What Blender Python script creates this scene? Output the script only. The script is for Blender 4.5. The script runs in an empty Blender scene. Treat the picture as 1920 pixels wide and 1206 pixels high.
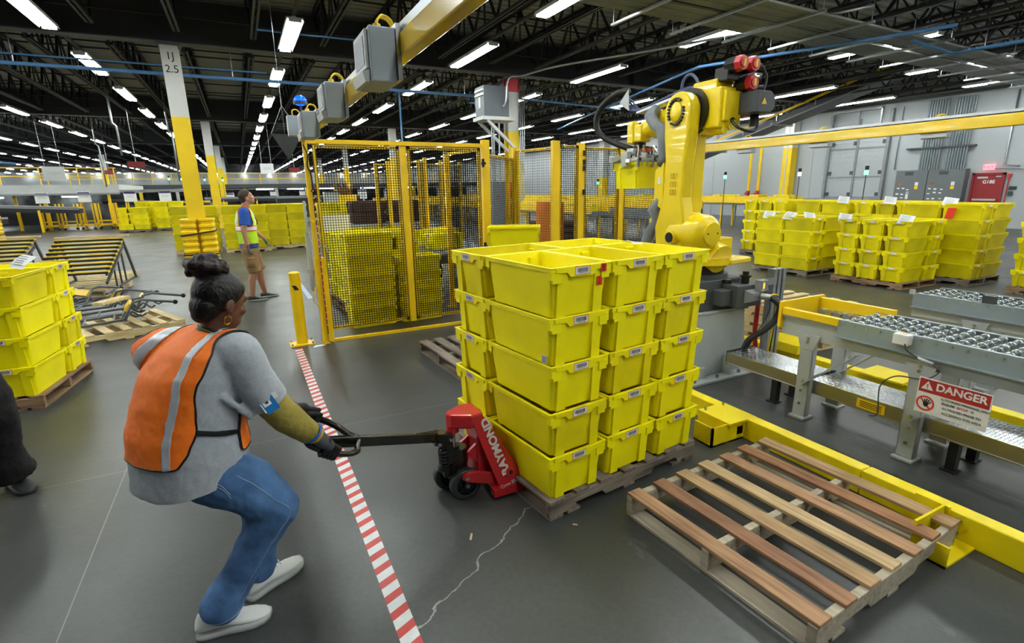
import bpy, bmesh, math, random
from mathutils import Vector, Matrix
R = math.radians
rnd = random.Random(7)
sc = bpy.context.scene
COL = sc.collection

# ---------------------------------------------------------------- camera
cam_d = bpy.data.cameras.new('camera')
cam = bpy.data.objects.new('camera', cam_d)
COL.objects.link(cam)
cam_d.sensor_width = 36.0
cam_d.lens = 965.53 / 1920 * 36.0
cam_d.clip_start = 0.05
cam_d.clip_end = 400
_y, _p, _r = R(-27.052), R(14.498), R(-0.867)
_F = Vector((math.cos(_y) * math.cos(_p), math.sin(_y) * math.cos(_p), -math.sin(_p)))
_R = Vector((math.sin(_y), -math.cos(_y), 0))
_U = _R.cross(_F)
_R, _U = math.cos(_r) * _R + math.sin(_r) * _U, -math.sin(_r) * _R + math.cos(_r) * _U
_q = Matrix(((0, -1, 0), (1, 0, 0), (0, 0, 1)))
_F, _R, _U = _q @ _F, _q @ _R, _q @ _U
cam.matrix_world = Matrix(((_R.x, _U.x, -_F.x, 0), (_R.y, _U.y, -_F.y, 0), (_R.z, _U.z, -_F.z, 1.72), (0, 0, 0, 1)))
sc.camera = cam

# ---------------------------------------------------------------- world, exposure
world = bpy.data.worlds.new('world')
sc.world = world
world.use_nodes = True
world.node_tree.nodes['Background'].inputs[0].default_value = (0.95, 0.97, 1.0, 1)
world.node_tree.nodes['Background'].inputs[1].default_value = 0.35
sc.view_settings.view_transform = 'Standard'
sc.view_settings.look = 'None'
sc.view_settings.gamma = 1
sc.view_settings.use_curve_mapping = False
sc.view_settings.exposure = 1.3
LAMP = 26.0      # strength of the tubes of the ceiling lights

# ---------------------------------------------------------------- materials
def s2l(c):
    return tuple((x / 12.92 if x <= 0.04045 else ((x + 0.055) / 1.055) ** 2.4) for x in c)
def hexc(h):
    return s2l(tuple(int(h[i:i + 2], 16) / 255 for i in (0, 2, 4)))
MATS = {}
def mat(name, col, rough=0.5, metal=0.0, var=0.08, scale=8.0, bump=0.0, bscale=60.0, emit=None, estr=0.0,
        trans=0.0, alpha=1.0, coat=0.0, spec=0.5, sss=0.0, stretch=(1, 1, 1), dirt=None, dirt_amt=0.0):
    if name in MATS:
        return MATS[name]
    if isinstance(col, str):
        col = hexc(col)
    m = bpy.data.materials.new(name)
    m.use_nodes = True
    nt = m.node_tree
    N, L = nt.nodes, nt.links
    b = N['Principled BSDF']
    b.inputs['Roughness'].default_value = rough
    b.inputs['Metallic'].default_value = metal
    b.inputs['Specular IOR Level'].default_value = spec
    b.inputs['Coat Weight'].default_value = coat
    b.inputs['Transmission Weight'].default_value = trans
    b.inputs['Alpha'].default_value = alpha
    if sss:
        b.inputs['Subsurface Weight'].default_value = sss
        b.inputs['Subsurface Radius'].default_value = (0.02, 0.01, 0.006)
    b.inputs['Base Color'].default_value = (*col, 1)
    tc = N.new('ShaderNodeTexCoord')
    mp = N.new('ShaderNodeMapping')
    mp.inputs['Scale'].default_value = stretch
    L.new(tc.outputs['Object'], mp.inputs[0])
    if var > 0:
        no = N.new('ShaderNodeTexNoise')
        no.inputs['Scale'].default_value = scale
        no.inputs['Detail'].default_value = 4
        L.new(mp.outputs[0], no.inputs['Vector'])
        cr = N.new('ShaderNodeValToRGB')
        cr.color_ramp.elements[0].position = 0.3
        cr.color_ramp.elements[1].position = 0.7
        dk = dirt if dirt else tuple(c * (1 - var) for c in col)
        if isinstance(dk, str):
            dk = hexc(dk)
        cr.color_ramp.elements[0].color = (*dk, 1)
        cr.color_ramp.elements[1].color = (*tuple(min(1, c * (1 + var * 0.5)) for c in col), 1)
        L.new(no.outputs['Fac'], cr.inputs[0])
        L.new(cr.outputs[0], b.inputs['Base Color'])
    if bump > 0:
        n2 = N.new('ShaderNodeTexNoise')
        n2.inputs['Scale'].default_value = bscale
        n2.inputs['Detail'].default_value = 3
        L.new(mp.outputs[0], n2.inputs['Vector'])
        bp = N.new('ShaderNodeBump')
        bp.inputs['Strength'].default_value = bump
        bp.inputs['Distance'].default_value = 0.01
        L.new(n2.outputs['Fac'], bp.inputs['Height'])
        L.new(bp.outputs[0], b.inputs['Normal'])
    if emit:
        if isinstance(emit, str):
            emit = hexc(emit)
        b.inputs['Emission Color'].default_value = (*emit, 1)
        b.inputs['Emission Strength'].default_value = estr
    MATS[name] = m
    return m

TOTE_Y = mat('tote_plastic', 'fff000', 0.45, var=0.06, scale=5, spec=.3)
TOTE_F = mat('tote_plastic_scuffed', 'f8e800', 0.5, var=0.12, scale=3, spec=.3)
TUB_H = mat('tote_wall_bright', 'fdee04', 0.48, var=0.08, scale=4, spec=.3)
TUB_Y = mat('tote_wall_shaded', 'ecdc06', 0.5, var=0.16, scale=4, spec=.3)  # thin wall, colour darkened to stand in for shade between stacked levels
TUB_F = mat('tote_wall_scuffed_shaded', 'd8ca0a', 0.55, var=0.2, scale=3, spec=.3)  # scuffed wall, with more of the shade below the rims painted in
SAFE_Y = mat('safety_yellow_paint', 'f2c808', 0.38, var=0.07, scale=4)
POST_Y = mat('fence_yellow_paint', 'ecc20a', 0.42, var=0.07, scale=5)
CURB_Y = mat('curb_yellow_paint', 'efd500', 0.42, var=0.12, scale=4)
ROB_Y = mat('robot_yellow_paint', 'f2d40c', 0.33, var=0.04, scale=3, coat=0.3)
COL_Y = mat('column_yellow_paint', 'e8c40a', 0.5, var=0.1, scale=2)
COL_W = mat('column_white_paint', 'c9cac6', 0.6, var=0.08, scale=2)
WALL_W = mat('wall_white_paint', 'a5abae', 0.7, var=0.04, scale=0.4)
GREY_E = mat('enclosure_grey', '9aa5ad', 0.4, var=0.05, scale=4)
GREY_L = mat('light_grey_paint', 'b4b8b6', 0.45, var=0.08, scale=5)
GREY_M = mat('mid_grey_paint', '7d8184', 0.5, var=0.08, scale=4)
GREY_D = mat('dark_grey_paint', '3c4043', 0.5, var=0.1, scale=5)
BLACK = mat('black_plastic', '101114', 0.4, var=0.1)
RUBBER = mat('black_rubber', '0c0c0d', 0.55, var=0.2, scale=10)
STEEL = mat('galvanised_steel', 'a9aeb0', 0.32, metal=0.85, var=0.15, scale=14)
ZINC = mat('zinc_plate', 'b8bcbc', 0.25, metal=0.9, var=0.12, scale=9)
ALU = mat('aluminium', 'b7bbbd', 0.3, metal=0.8, var=0.05)
CHROME = mat('chrome', 'd8dde0', 0.12, metal=1.0, var=0.0)
TRUSS = mat('joist_dark_steel', '17171a', 0.55, var=0.25, scale=3)
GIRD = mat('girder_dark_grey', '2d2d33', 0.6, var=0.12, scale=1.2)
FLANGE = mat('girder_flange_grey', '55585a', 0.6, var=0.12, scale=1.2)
WHITE = mat('white_plastic', 'e4e6e6', 0.45, var=0.03)
RED = mat('signal_red', 'b81c22', 0.45, var=0.06)
BLUEP = mat('blue_pipe_paint', '4d7fb4', 0.45, var=0.08, scale=2)
PAPER = mat('white_paper', 'e6e8e8', 0.7, var=0.04, scale=30)
INK = mat('black_ink', '131313', 0.7, var=0.0)
INKR = mat('red_orange_ink', 'd9392a', 0.6, var=0.0)
STICKR = mat('orange_red_sticker', 'e02c16', 0.5, var=0.03)
MESHB = mat('fence_mesh_black', '0b0b08', 0.7, var=0.0, spec=.1)
CABY = mat('yellow_cable', 'e8c41a', 0.45, var=0.0)

def wood_mat(name, c1, c2, sc_=1.0, axis=0):
    m = bpy.data.materials.new(name)
    m.use_nodes = True
    N, L = m.node_tree.nodes, m.node_tree.links
    b = N['Principled BSDF']
    b.inputs['Roughness'].default_value = 0.75
    tc = N.new('ShaderNodeTexCoord')
    oi = N.new('ShaderNodeObjectInfo')
    ad = N.new('ShaderNodeVectorMath'); ad.operation = 'ADD'
    mu = N.new('ShaderNodeVectorMath'); mu.operation = 'SCALE'
    mu.inputs[3].default_value = 13.7
    cb = N.new('ShaderNodeCombineXYZ')
    for i in range(3):
        L.new(oi.outputs['Random'], cb.inputs[i])
    L.new(cb.outputs[0], mu.inputs[0])
    L.new(tc.outputs['Object'], ad.inputs[0]); L.new(mu.outputs[0], ad.inputs[1])
    mp = N.new('ShaderNodeMapping')
    s = [22.0, 22.0, 22.0]; s[axis] = 1.6
    mp.inputs['Scale'].default_value = [v * sc_ for v in s]
    L.new(ad.outputs[0], mp.inputs[0])
    no = N.new('ShaderNodeTexNoise'); no.inputs['Scale'].default_value = 2.2; no.inputs['Detail'].default_value = 6
    L.new(mp.outputs[0], no.inputs['Vector'])
    n3 = N.new('ShaderNodeTexNoise'); n3.inputs['Scale'].default_value = 3.0
    L.new(ad.outputs[0], n3.inputs['Vector'])
    mx = N.new('ShaderNodeMath'); mx.operation = 'MULTIPLY_ADD'
    mx.inputs[1].default_value = 0.5; 
    L.new(n3.outputs['Fac'], mx.inputs[0])
    sb = N.new('ShaderNodeMath'); sb.operation = 'MULTIPLY'; sb.inputs[1].default_value = 0.75
    L.new(no.outputs['Fac'], sb.inputs[0]); L.new(sb.outputs[0], mx.inputs[2])
    cr = N.new('ShaderNodeValToRGB')
    cr.color_ramp.elements[0].position = 0.42; cr.color_ramp.elements[0].color = (*hexc(c1), 1)
    cr.color_ramp.elements[1].position = 0.78; cr.color_ramp.elements[1].color = (*hexc(c2), 1)
    L.new(mx.outputs[0], cr.inputs[0]); L.new(cr.outputs[0], b.inputs['Base Color'])
    bp = N.new('ShaderNodeBump'); bp.inputs['Strength'].default_value = 0.25; bp.inputs['Distance'].default_value = 0.004
    L.new(no.outputs['Fac'], bp.inputs['Height']); L.new(bp.outputs[0], b.inputs['Normal'])
    MATS[name] = m
    return m
WOOD_T = [wood_mat('board_brown', '7a5137', 'b58460'), wood_mat('board_red_brown', '6e4430', 'a8745a'),
          wood_mat('board_tan', '8f6f4c', 'c4a27a'), wood_mat('board_pale', 'a5875f', 'd6bd96'),
          wood_mat('board_chestnut', '694229', '9f6c4a')]
WOOD_OLD = wood_mat('pallet_weathered', '4d4238', '8d8070')
WOOD_MID = wood_mat('pallet_brown', '6b5139', 'a38664')
WOOD_NEW = wood_mat('pallet_new_pine', 'b09a6c', 'd9c699')
WOOD_NEWY = wood_mat('pallet_new_pine_cross', 'b09a6c', 'd9c699', axis=1)
WOOD_MIDY = wood_mat('pallet_brown_cross', '6b5139', 'a38664', axis=1)
WOOD_OLDY = wood_mat('pallet_weathered_cross', '4d4238', '8d8070', axis=1)
WOOD_PALEY = wood_mat('stringer_pale', '8d8474', 'b9ae98', axis=1)

# ---------------------------------------------------------------- mesh builder
class MB:
    def __init__(s):
        s.v = []; s.f = []; s.mi = []; s.sm = []; s.mats = []; s.cur = 0; s.smooth = False
        s.M = None; s.marks = []
    def use(s, m):
        if m not in s.mats:
            s.mats.append(m)
        s.cur = s.mats.index(m)
        return s
    def add(s, vs, fs, smooth=None):
        o = len(s.v)
        if s.M is not None:
            vs = [s.M @ Vector(v) for v in vs]
        s.v += [tuple(v) for v in vs]
        for f in fs:
            s.f.append([i + o for i in f]); s.mi.append(s.cur)
            s.sm.append(s.smooth if smooth is None else smooth)
        return s
    def box(s, c, d, rz=0.0, m=None):
        s.marks.append(len(s.f)); hx, hy, hz = d[0] / 2, d[1] / 2, d[2] / 2
        vs = [Vector((x, y, z)) for x in (-hx, hx) for y in (-hy, hy) for z in (-hz, hz)]
        if m is not None:
            vs = [m @ v for v in vs]
        if rz:
            q = Matrix.Rotation(rz, 3, 'Z'); vs = [q @ v for v in vs]
        vs = [v + Vector(c) for v in vs]
        return s.add(vs, [(0, 1, 3, 2), (4, 6, 7, 5), (0, 4, 5, 1), (2, 3, 7, 6), (0, 2, 6, 4), (1, 5, 7, 3)], False)
    def bb(s, x0, x1, y0, y1, z0, z1):
        return s.box(((x0 + x1) / 2, (y0 + y1) / 2, (z0 + z1) / 2), (x1 - x0, y1 - y0, z1 - z0))
    def bar(s, a, b, w, h, up=(0, 0, 1)):
        a, b = Vector(a), Vector(b)
        d = (b - a); L_ = d.length; d.normalize()
        u = Vector(up)
        if abs(d.dot(u)) > 0.98:
            u = Vector((0, 1, 0))
        x = d.cross(u).normalized(); z = x.cross(d).normalized()
        m = Matrix((x, d, z)).transposed()
        return s.box((a + b) / 2, (w, L_, h), 0, m)
    def cyl(s, a, b, r, r2=None, n=12, caps=True, smooth=True):
        s.marks.append(len(s.f)); a, b = Vector(a), Vector(b)
        r2 = r if r2 is None else r2
        d = (b - a).normalized()
        u = Vector((0, 0, 1)) if abs(d.z) < 0.9 else Vector((1, 0, 0))
        x = d.cross(u).normalized(); y = d.cross(x)
        vs = []
        for k in range(n):
            t = 2 * math.pi * k / n
            e = x * math.cos(t) + y * math.sin(t)
            vs += [a + e * r, b + e * r2]
        fs = [(2 * k, 2 * ((k + 1) % n), 2 * ((k + 1) % n) + 1, 2 * k + 1) for k in range(n)]
        s.add(vs, fs, smooth)
        if caps:
            s.add([vs[2 * k] for k in range(n)], [tuple(range(n))], False)
            s.add([vs[2 * k + 1] for k in range(n)], [tuple(reversed(range(n)))], False)
        return s
    def tube(s, pts, r, n=8, closed=False, caps=True, sub=0):
        s.marks.append(len(s.f)); P = [Vector(p) for p in pts]
        if sub:
            P = catmull(P, sub, closed)
        m = len(P)
        rr = r if isinstance(r, (list, tuple)) else [r] * m
        if len(rr) != m:
            rr = [rr[min(len(rr) - 1, int(i * (len(rr)) / m))] for i in range(m)]
        up = Vector((0, 0, 1)); rings = []
        prev = None
        for i in range(m):
            if closed:
                t = P[(i + 1) % m] - P[i - 1]
            else:
                t = P[min(i + 1, m - 1)] - P[max(i - 1, 0)]
            if t.length < 1e-9:
                t = Vector((0, 0, 1))
            t.normalize()
            if prev is None:
                x = t.cross(up if abs(t.z) < 0.9 else Vector((1, 0, 0))).normalized()
            else:
                x = (prev - t * prev.dot(t)).normalized()
            prev = x; y = t.cross(x)
            rings.append([P[i] + (x * math.cos(2 * math.pi * k / n) + y * math.sin(2 * math.pi * k / n)) * rr[i] for k in range(n)])
        return s.loft(rings, closed=closed, caps=caps)
    def loft(s, rings, closed=False, caps=True, smooth=True):
        n = len(rings[0]); m = len(rings)
        vs = [v for r_ in rings for v in r_]
        fs = []
        for i in range(m if closed else m - 1):
            j = (i + 1) % m
            for k in range(n):
                l = (k + 1) % n
                fs.append((i * n + k, i * n + l, j * n + l, j * n + k))
        if caps and not closed:
            fs.append(tuple(reversed(range(n)))); fs.append(tuple((m - 1) * n + k for k in range(n)))
        return s.add(vs, fs, smooth)
    def sph(s, c, r, n=12, m=8, sc_=(1, 1, 1), q=None):
        s.marks.append(len(s.f)); rings = []
        for i in range(1, m):
            t = math.pi * i / m
            ring = []
            for k in range(n):
                p = 2 * math.pi * k / n
                v = Vector((math.sin(t) * math.cos(p) * sc_[0], math.sin(t) * math.sin(p) * sc_[1], math.cos(t) * sc_[2])) * r
                if q is not None:
                    v = q @ v
                ring.append(v + Vector(c))
            rings.append(ring)
        s.loft(rings, caps=False)
        for z, ring, fl in ((1, rings[0], 0), (-1, rings[-1], 1)):
            v = Vector((0, 0, z * sc_[2])) * r
            if q is not None:
                v = q @ v
            tip = v + Vector(c)
            s.add(ring + [tip], [((k + 1) % n, k, n) if fl else (k, (k + 1) % n, n) for k in range(n)], True)
        return s
    def prism(s, poly, h, m=None, z0=0.0):
        s.marks.append(len(s.f)); n = len(poly)
        vs = [Vector((p[0], p[1], z0)) for p in poly] + [Vector((p[0], p[1], z0 + h)) for p in poly]
        if m is not None:
            vs = [m @ v for v in vs]
        fs = [tuple(reversed(range(n))), tuple(range(n, 2 * n))] + [(k, (k + 1) % n, (k + 1) % n + n, k + n) for k in range(n)]
        return s.add(vs, fs, False)
    def each(s, name, material=None, parent=None, bevel=0.0):
        out = []; mk = s.marks + [len(s.f)]
        for a, b in zip(mk[:-1], mk[1:]):
            if b <= a: continue
            fs = s.f[a:b]; ids = sorted({i for f in fs for i in f}); mp = {i: k for k, i in enumerate(ids)}
            m = MB(); m.v = [s.v[i] for i in ids]; m.f = [[mp[i] for i in f] for f in fs]; m.sm = s.sm[a:b]; m.mi = [0] * (b - a)
            out.append(m.build(name, material, parent, bevel))
        return out
    def build(s, name, material=None, parent=None, bevel=0.0, loc=None):
        me = bpy.data.meshes.new(name)
        me.from_pydata(s.v, [], s.f)
        ms = s.mats if s.mats else [material]
        for q in ms:
            me.materials.append(q)
        if s.mats:
            for p, i in zip(me.polygons, s.mi):
                p.material_index = i
        for p, t in zip(me.polygons, s.sm):
            p.use_smooth = t
        me.validate()
        bm = bmesh.new(); bm.from_mesh(me)
        bmesh.ops.recalc_face_normals(bm, faces=bm.faces)
        bm.to_mesh(me); bm.free()
        me.update()
        o = bpy.data.objects.new(name, me)
        COL.objects.link(o)
        if parent is not None:
            o.parent = parent
        if loc is not None:
            o.location = loc
        if bevel:
            md = o.modifiers.new('bevel', 'BEVEL'); md.width = bevel; md.segments = 2; md.limit_method = 'ANGLE'
            md.angle_limit = R(50)
        return o

def catmull(P, sub, closed=False):
    out = []; m = len(P)
    rng = range(m if closed else m - 1)
    for i in rng:
        p1, p2 = P[i], P[(i + 1) % m]
        p0 = P[i - 1] if (i > 0 or closed) else p1 * 2 - p2
        p3 = P[(i + 2) % m] if (i + 2 < m or closed) else p2 * 2 - p1
        for k in range(sub):
            t = k / sub
            out.append(0.5 * ((2 * p1) + (p2 - p0) * t + (2 * p0 - 5 * p1 + 4 * p2 - p3) * t * t + (3 * p1 - p0 - 3 * p2 + p3) * t ** 3))
    if not closed:
        out.append(P[-1])
    return out

def thing(name, label, cat, loc=(0, 0, 0), rz=0.0, group=None):
    o = bpy.data.objects.new(name, None)
    COL.objects.link(o)
    o.empty_display_size = 0.1
    o.location = loc; o.rotation_euler = (0, 0, rz)
    return tag(o, label, cat, group)
def tag(o, label=None, cat=None, group=None, kind=None):
    if label: o['label'] = label
    if cat: o['category'] = cat
    if group: o['group'] = group
    if kind: o['kind'] = kind
    return o
def struct(o):
    o['kind'] = 'structure'
    return o
def dup(root, loc, rz=0.0, label=None, group=None, rot=None):
    r_ = root.copy(); COL.objects.link(r_)
    r_.location = loc; r_.rotation_euler = rot if rot else (0, 0, rz)
    if label: r_['label'] = label
    if group: r_['group'] = group
    for ch in root.children:
        c = ch.copy(); COL.objects.link(c); c.parent = r_
        for g in ch.children:
            d = g.copy(); COL.objects.link(d); d.parent = c
    return r_

# text turned into mesh, laid in the plane given by matrix (x right, y up)
def text_mesh(name, txt, size, M, material, parent=None, depth=0.0006, bold=0.0, align='CENTER', sx=1.0):
    cu = bpy.data.curves.new(name, 'FONT')
    cu.body = txt; cu.size = size; cu.extrude = depth; cu.align_x = align; cu.align_y = 'CENTER'
    cu.offset = bold
    t = bpy.data.objects.new(name + '_t', cu)
    COL.objects.link(t)
    dg = bpy.context.evaluated_depsgraph_get()
    me = bpy.data.meshes.new_from_object(t.evaluated_get(dg))
    bpy.data.objects.remove(t)
    me.transform(Matrix.Diagonal((sx, 1, 1, 1)))
    me.transform(M)
    me.materials.clear(); me.materials.append(material)
    o = bpy.data.objects.new(name, me)
    COL.objects.link(o)
    if parent is not None:
        o.parent = parent
    return o
def frame(o, x, y):
    x = Vector(x).normalized(); y = Vector(y); z = x.cross(y).normalized(); y = z.cross(x)
    return Matrix(((x.x, y.x, z.x, o[0]), (x.y, y.y, z.y, o[1]), (x.z, y.z, z.z, o[2]), (0, 0, 0, 1)))
# ================================================================ THE HALL
X0, X1, YB, YF = -64.0, 25.4, -14.0, 112.0     # left, right wall, behind, far end
ZB, ZD = 5.05, 6.05                            # girder underside, roof deck

def floor_material():
    m = bpy.data.materials.new('polished_concrete'); m.use_nodes = True
    N, L = m.node_tree.nodes, m.node_tree.links
    b = N['Principled BSDF']
    tc = N.new('ShaderNodeTexCoord')
    def noise(s, d=5, st=(1, 1, 1), ro=0.55):
        mp = N.new('ShaderNodeMapping'); mp.inputs['Scale'].default_value = st
        L.new(tc.outputs['Object'], mp.inputs[0])
        n = N.new('ShaderNodeTexNoise'); n.inputs['Scale'].default_value = s; n.inputs['Detail'].default_value = d
        n.inputs['Roughness'].default_value = ro
        L.new(mp.outputs[0], n.inputs['Vector']); return n.outputs['Fac']
    def mth(op, a, b_=None, c=None):
        n = N.new('ShaderNodeMath'); n.operation = op
        for i, v in enumerate((a, b_, c)):
            if v is None: continue
            if isinstance(v, (int, float)): n.inputs[i].default_value = v
            else: L.new(v, n.inputs[i])
        return n.outputs[0]
    def ramp(f, a, ca, z, cz):
        cr = N.new('ShaderNodeValToRGB')
        cr.color_ramp.elements[0].position = a; cr.color_ramp.elements[0].color = (*ca, 1)
        cr.color_ramp.elements[1].position = z; cr.color_ramp.elements[1].color = (*cz, 1)
        L.new(f, cr.inputs[0]); return cr.outputs[0]
    base = ramp(noise(0.7, 6), 0.3, hexc('363837'), 0.72, hexc('4e504e'))
    fine = ramp(noise(38, 3), 0.35, (0.86,) * 3, 0.75, (1.08,) * 3)
    def mix(a, c, f, mode='MIX'):
        n = N.new('ShaderNodeMix'); n.data_type = 'RGBA'; n.blend_type = mode
        if isinstance(f, (int, float)): n.inputs[0].default_value = f
        else: L.new(f, n.inputs[0])
        for i, v in ((6, a), (7, c)):
            if isinstance(v, tuple): n.inputs[i].default_value = (*v, 1)
            else: L.new(v, n.inputs[i])
        return n.outputs[2]
    col = mix(base, fine, 1.0, 'MULTIPLY')
    # pale scuffs
    sc_ = mth('SMOOTH_MIN', noise(5.5, 8, (1, .35, 1), .7), 1.0, 0.0)
    sf = mth('MULTIPLY', mth('GREATER_THAN', sc_, 0.665), 0.10)
    col = mix(col, hexc('9a9c98'), sf)
    sx = N.new('ShaderNodeSeparateXYZ'); L.new(tc.outputs['Object'], sx.inputs[0])
    # saw-cut joints
    def joint(out, off, step):
        a = mth('SUBTRACT', out, off)
        a = mth('DIVIDE', a, step)
        a = mth('SUBTRACT', a, mth('ROUND', a))
        a = mth('MULTIPLY', mth('ABSOLUTE', a), step)
        return mth('LESS_THAN', a, 0.0028)
    j = mth('MAXIMUM', joint(sx.outputs['X'], -0.87, 4.5), joint(sx.outputs['Y'], 3.78, 4.9))
    col = mix(col, hexc('8a8a82'), mth('MULTIPLY', j, 0.55))
    # a filled crack, with its own wandering line
    wob = mth('MULTIPLY', mth('SUBTRACT', noise(7, 4), 0.5), 0.10)
    cx, cy = mth('ADD', sx.outputs['X'], wob), mth('ADD', sx.outputs['Y'], mth('MULTIPLY', wob, -1))
    (ax, ay), (bx, by) = (0.40, 1.69), (1.36, 2.29)
    dx, dy = bx - ax, by - ay; l = math.hypot(dx, dy)
    dist = mth('ABSOLUTE', mth('SUBTRACT', mth('MULTIPLY', mth('SUBTRACT', cx, ax), dy / l), mth('MULTIPLY', mth('SUBTRACT', cy, ay), dx / l)))
    tt = mth('ADD', mth('MULTIPLY', mth('SUBTRACT', cx, ax), dx / l), mth('MULTIPLY', mth('SUBTRACT', cy, ay), dy / l))
    msk = mth('MULTIPLY', mth('LESS_THAN', dist, 0.0045), mth('MULTIPLY', mth('GREATER_THAN', tt, 0), mth('LESS_THAN', tt, l)))
    col = mix(col, hexc('9c9c97'), mth('MULTIPLY', msk, 0.8))
    L.new(col, b.inputs['Base Color'])
    rr = N.new('ShaderNodeMapRange'); rr.inputs[3].default_value = 0.26; rr.inputs[4].default_value = 0.48
    L.new(noise(1.6, 4), rr.inputs[0]); L.new(rr.outputs[0], b.inputs['Roughness'])
    b.inputs['Specular IOR Level'].default_value = 0.5
    bp = N.new('ShaderNodeBump'); bp.inputs['Strength'].default_value = 0.06; bp.inputs['Distance'].default_value = 0.01
    L.new(noise(14, 4), bp.inputs['Height']); L.new(bp.outputs[0], b.inputs['Normal'])
    return m

def deck_material():
    m = bpy.data.materials.new('ribbed_roof_deck'); m.use_nodes = True
    N, L = m.node_tree.nodes, m.node_tree.links
    b = N['Principled BSDF']; b.inputs['Roughness'].default_value = 0.6
    tc = N.new('ShaderNodeTexCoord')
    w = N.new('ShaderNodeTexWave'); w.wave_type = 'BANDS'; w.bands_direction = 'Y'; w.inputs['Scale'].default_value = 1.05
    w.inputs['Distortion'].default_value = 0
    L.new(tc.outputs['Object'], w.inputs[0])
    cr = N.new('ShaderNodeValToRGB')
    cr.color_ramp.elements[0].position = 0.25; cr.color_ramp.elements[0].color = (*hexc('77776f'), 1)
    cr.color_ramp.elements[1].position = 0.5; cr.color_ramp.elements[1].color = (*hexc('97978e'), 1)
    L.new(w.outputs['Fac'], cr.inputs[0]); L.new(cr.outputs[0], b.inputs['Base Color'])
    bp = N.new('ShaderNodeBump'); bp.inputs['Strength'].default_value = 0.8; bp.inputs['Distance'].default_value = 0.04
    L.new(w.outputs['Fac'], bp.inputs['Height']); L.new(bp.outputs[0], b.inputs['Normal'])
    return m

struct(MB().bb(X0, X1 + .3, YB, YF + .3, -0.2, 0.0).build('floor', floor_material()))
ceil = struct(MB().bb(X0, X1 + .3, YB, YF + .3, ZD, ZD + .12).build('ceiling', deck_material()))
m = MB(); m.bb(X1, X1 + .3, YB, YF + .3, 0, ZD); wall_r = struct(m.build('wall_right', WALL_W))
m = MB(); m.bb(X0, X1 + .3, YF, YF + .3, 0, ZD); struct(m.build('wall_far', WALL_W))
m = MB(); m.bb(X0 - .3, X0, YB, YF + .3, 0, ZD); struct(m.build('wall_left', WALL_W))
m = MB(); m.bb(X0, X1 + .3, YB - .3, YB, 0, ZD); struct(m.build('wall_back', WALL_W))

# girders (I-beams) across, joists (open web) between them
GY = [-14.0 + 0.3, 0.5, 15.2, 29.9, 44.6, 59.3, 74.0, 88.7, 103.4]
for gy in GY:
    m = MB()
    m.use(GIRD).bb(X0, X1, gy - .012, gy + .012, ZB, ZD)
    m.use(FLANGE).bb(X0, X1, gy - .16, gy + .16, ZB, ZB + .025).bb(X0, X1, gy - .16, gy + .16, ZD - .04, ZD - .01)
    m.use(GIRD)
    for k in range(10):
        x = -46 + 9 * k + 4.5
        m.bb(x - .01, x + .01, gy - .15, gy + .15, ZB, ZD)
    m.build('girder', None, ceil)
def joist_mesh(L_, dist=False):
    m = MB()
    zb, zt = ZB + .06, ZD - .09
    for s in (-1, 1):
        m.bb(s * .045 - .022, s * .045 + .022, 0.15, L_ - .15, zt, zt + .07)
        m.bb(s * .045 - .022, s * .045 + .022, 0.9, L_ - .9, zb, zb + .06)
    n = 22; st = (L_ - 1.8) / n
    y = 0.9
    for k in range(n):
        a, b_ = (zb + .03, zt + .03) if k % 2 == 0 else (zt + .03, zb + .03)
        if k % 2:
            m.bar((0, y, a), (0, y + st, b_), .045, .05)
        else:
            m.bar((0, y, a), (0, y + st, b_), .06, .03)
            m.bar((0, y + st, zb), (0, y + st, zt), .03, .03)
        y += st
    m.bar((0, .15, zt), (0, .9, zb), .05, .05); m.bar((0, L_ - .15, zt), (0, L_ - .9, zb), .05, .05)
    return m
jm = joist_mesh(14.7)
proto = jm.build('joist', TRUSS, ceil); proto.location = (-0.75, 15.2, 0)
spots = []
for gi, gy in enumerate(GY[1:-1]):
    for k in range(-40, 18):
        x = -0.75 + 1.5 * k
        if X0 + 1 < x < X1 - .4 and not (gi == 1 and k == 0):
            spots.append((x, gy))
spots.sort(key=lambda p: math.hypot(p[0] - 2, p[1] + 5))
for x, y in spots[:98]:
    o = proto.copy(); o.location = (x, y, 0); COL.objects.link(o)
rest = MB()
for x, y in spots[98:]:
    if x < -0.95 * (y + 16) - 4 or x > 1.6 * (y + 20): continue
    rest.M = Matrix.Translation((x, y, 0)); o0 = len(rest.v)
    rest.add(jm.v, jm.f, False)
o = rest.build('joist', TRUSS, ceil); o['kind'] = 'stuff'
# bridging bars, across the joists
n = 0
for gi, gy in enumerate(GY[1:6]):
    for k in range(5):
        y = gy + 1.7 + k * 2.8
        m = MB().cyl((X0, y, ZD - .12), (X1, y, ZD - .12), .022, n=5).cyl((X0, y, ZB + .13), (X1, y, ZB + .13), .018, n=5)
        m.build('bridging_bar', TRUSS, ceil)

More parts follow.
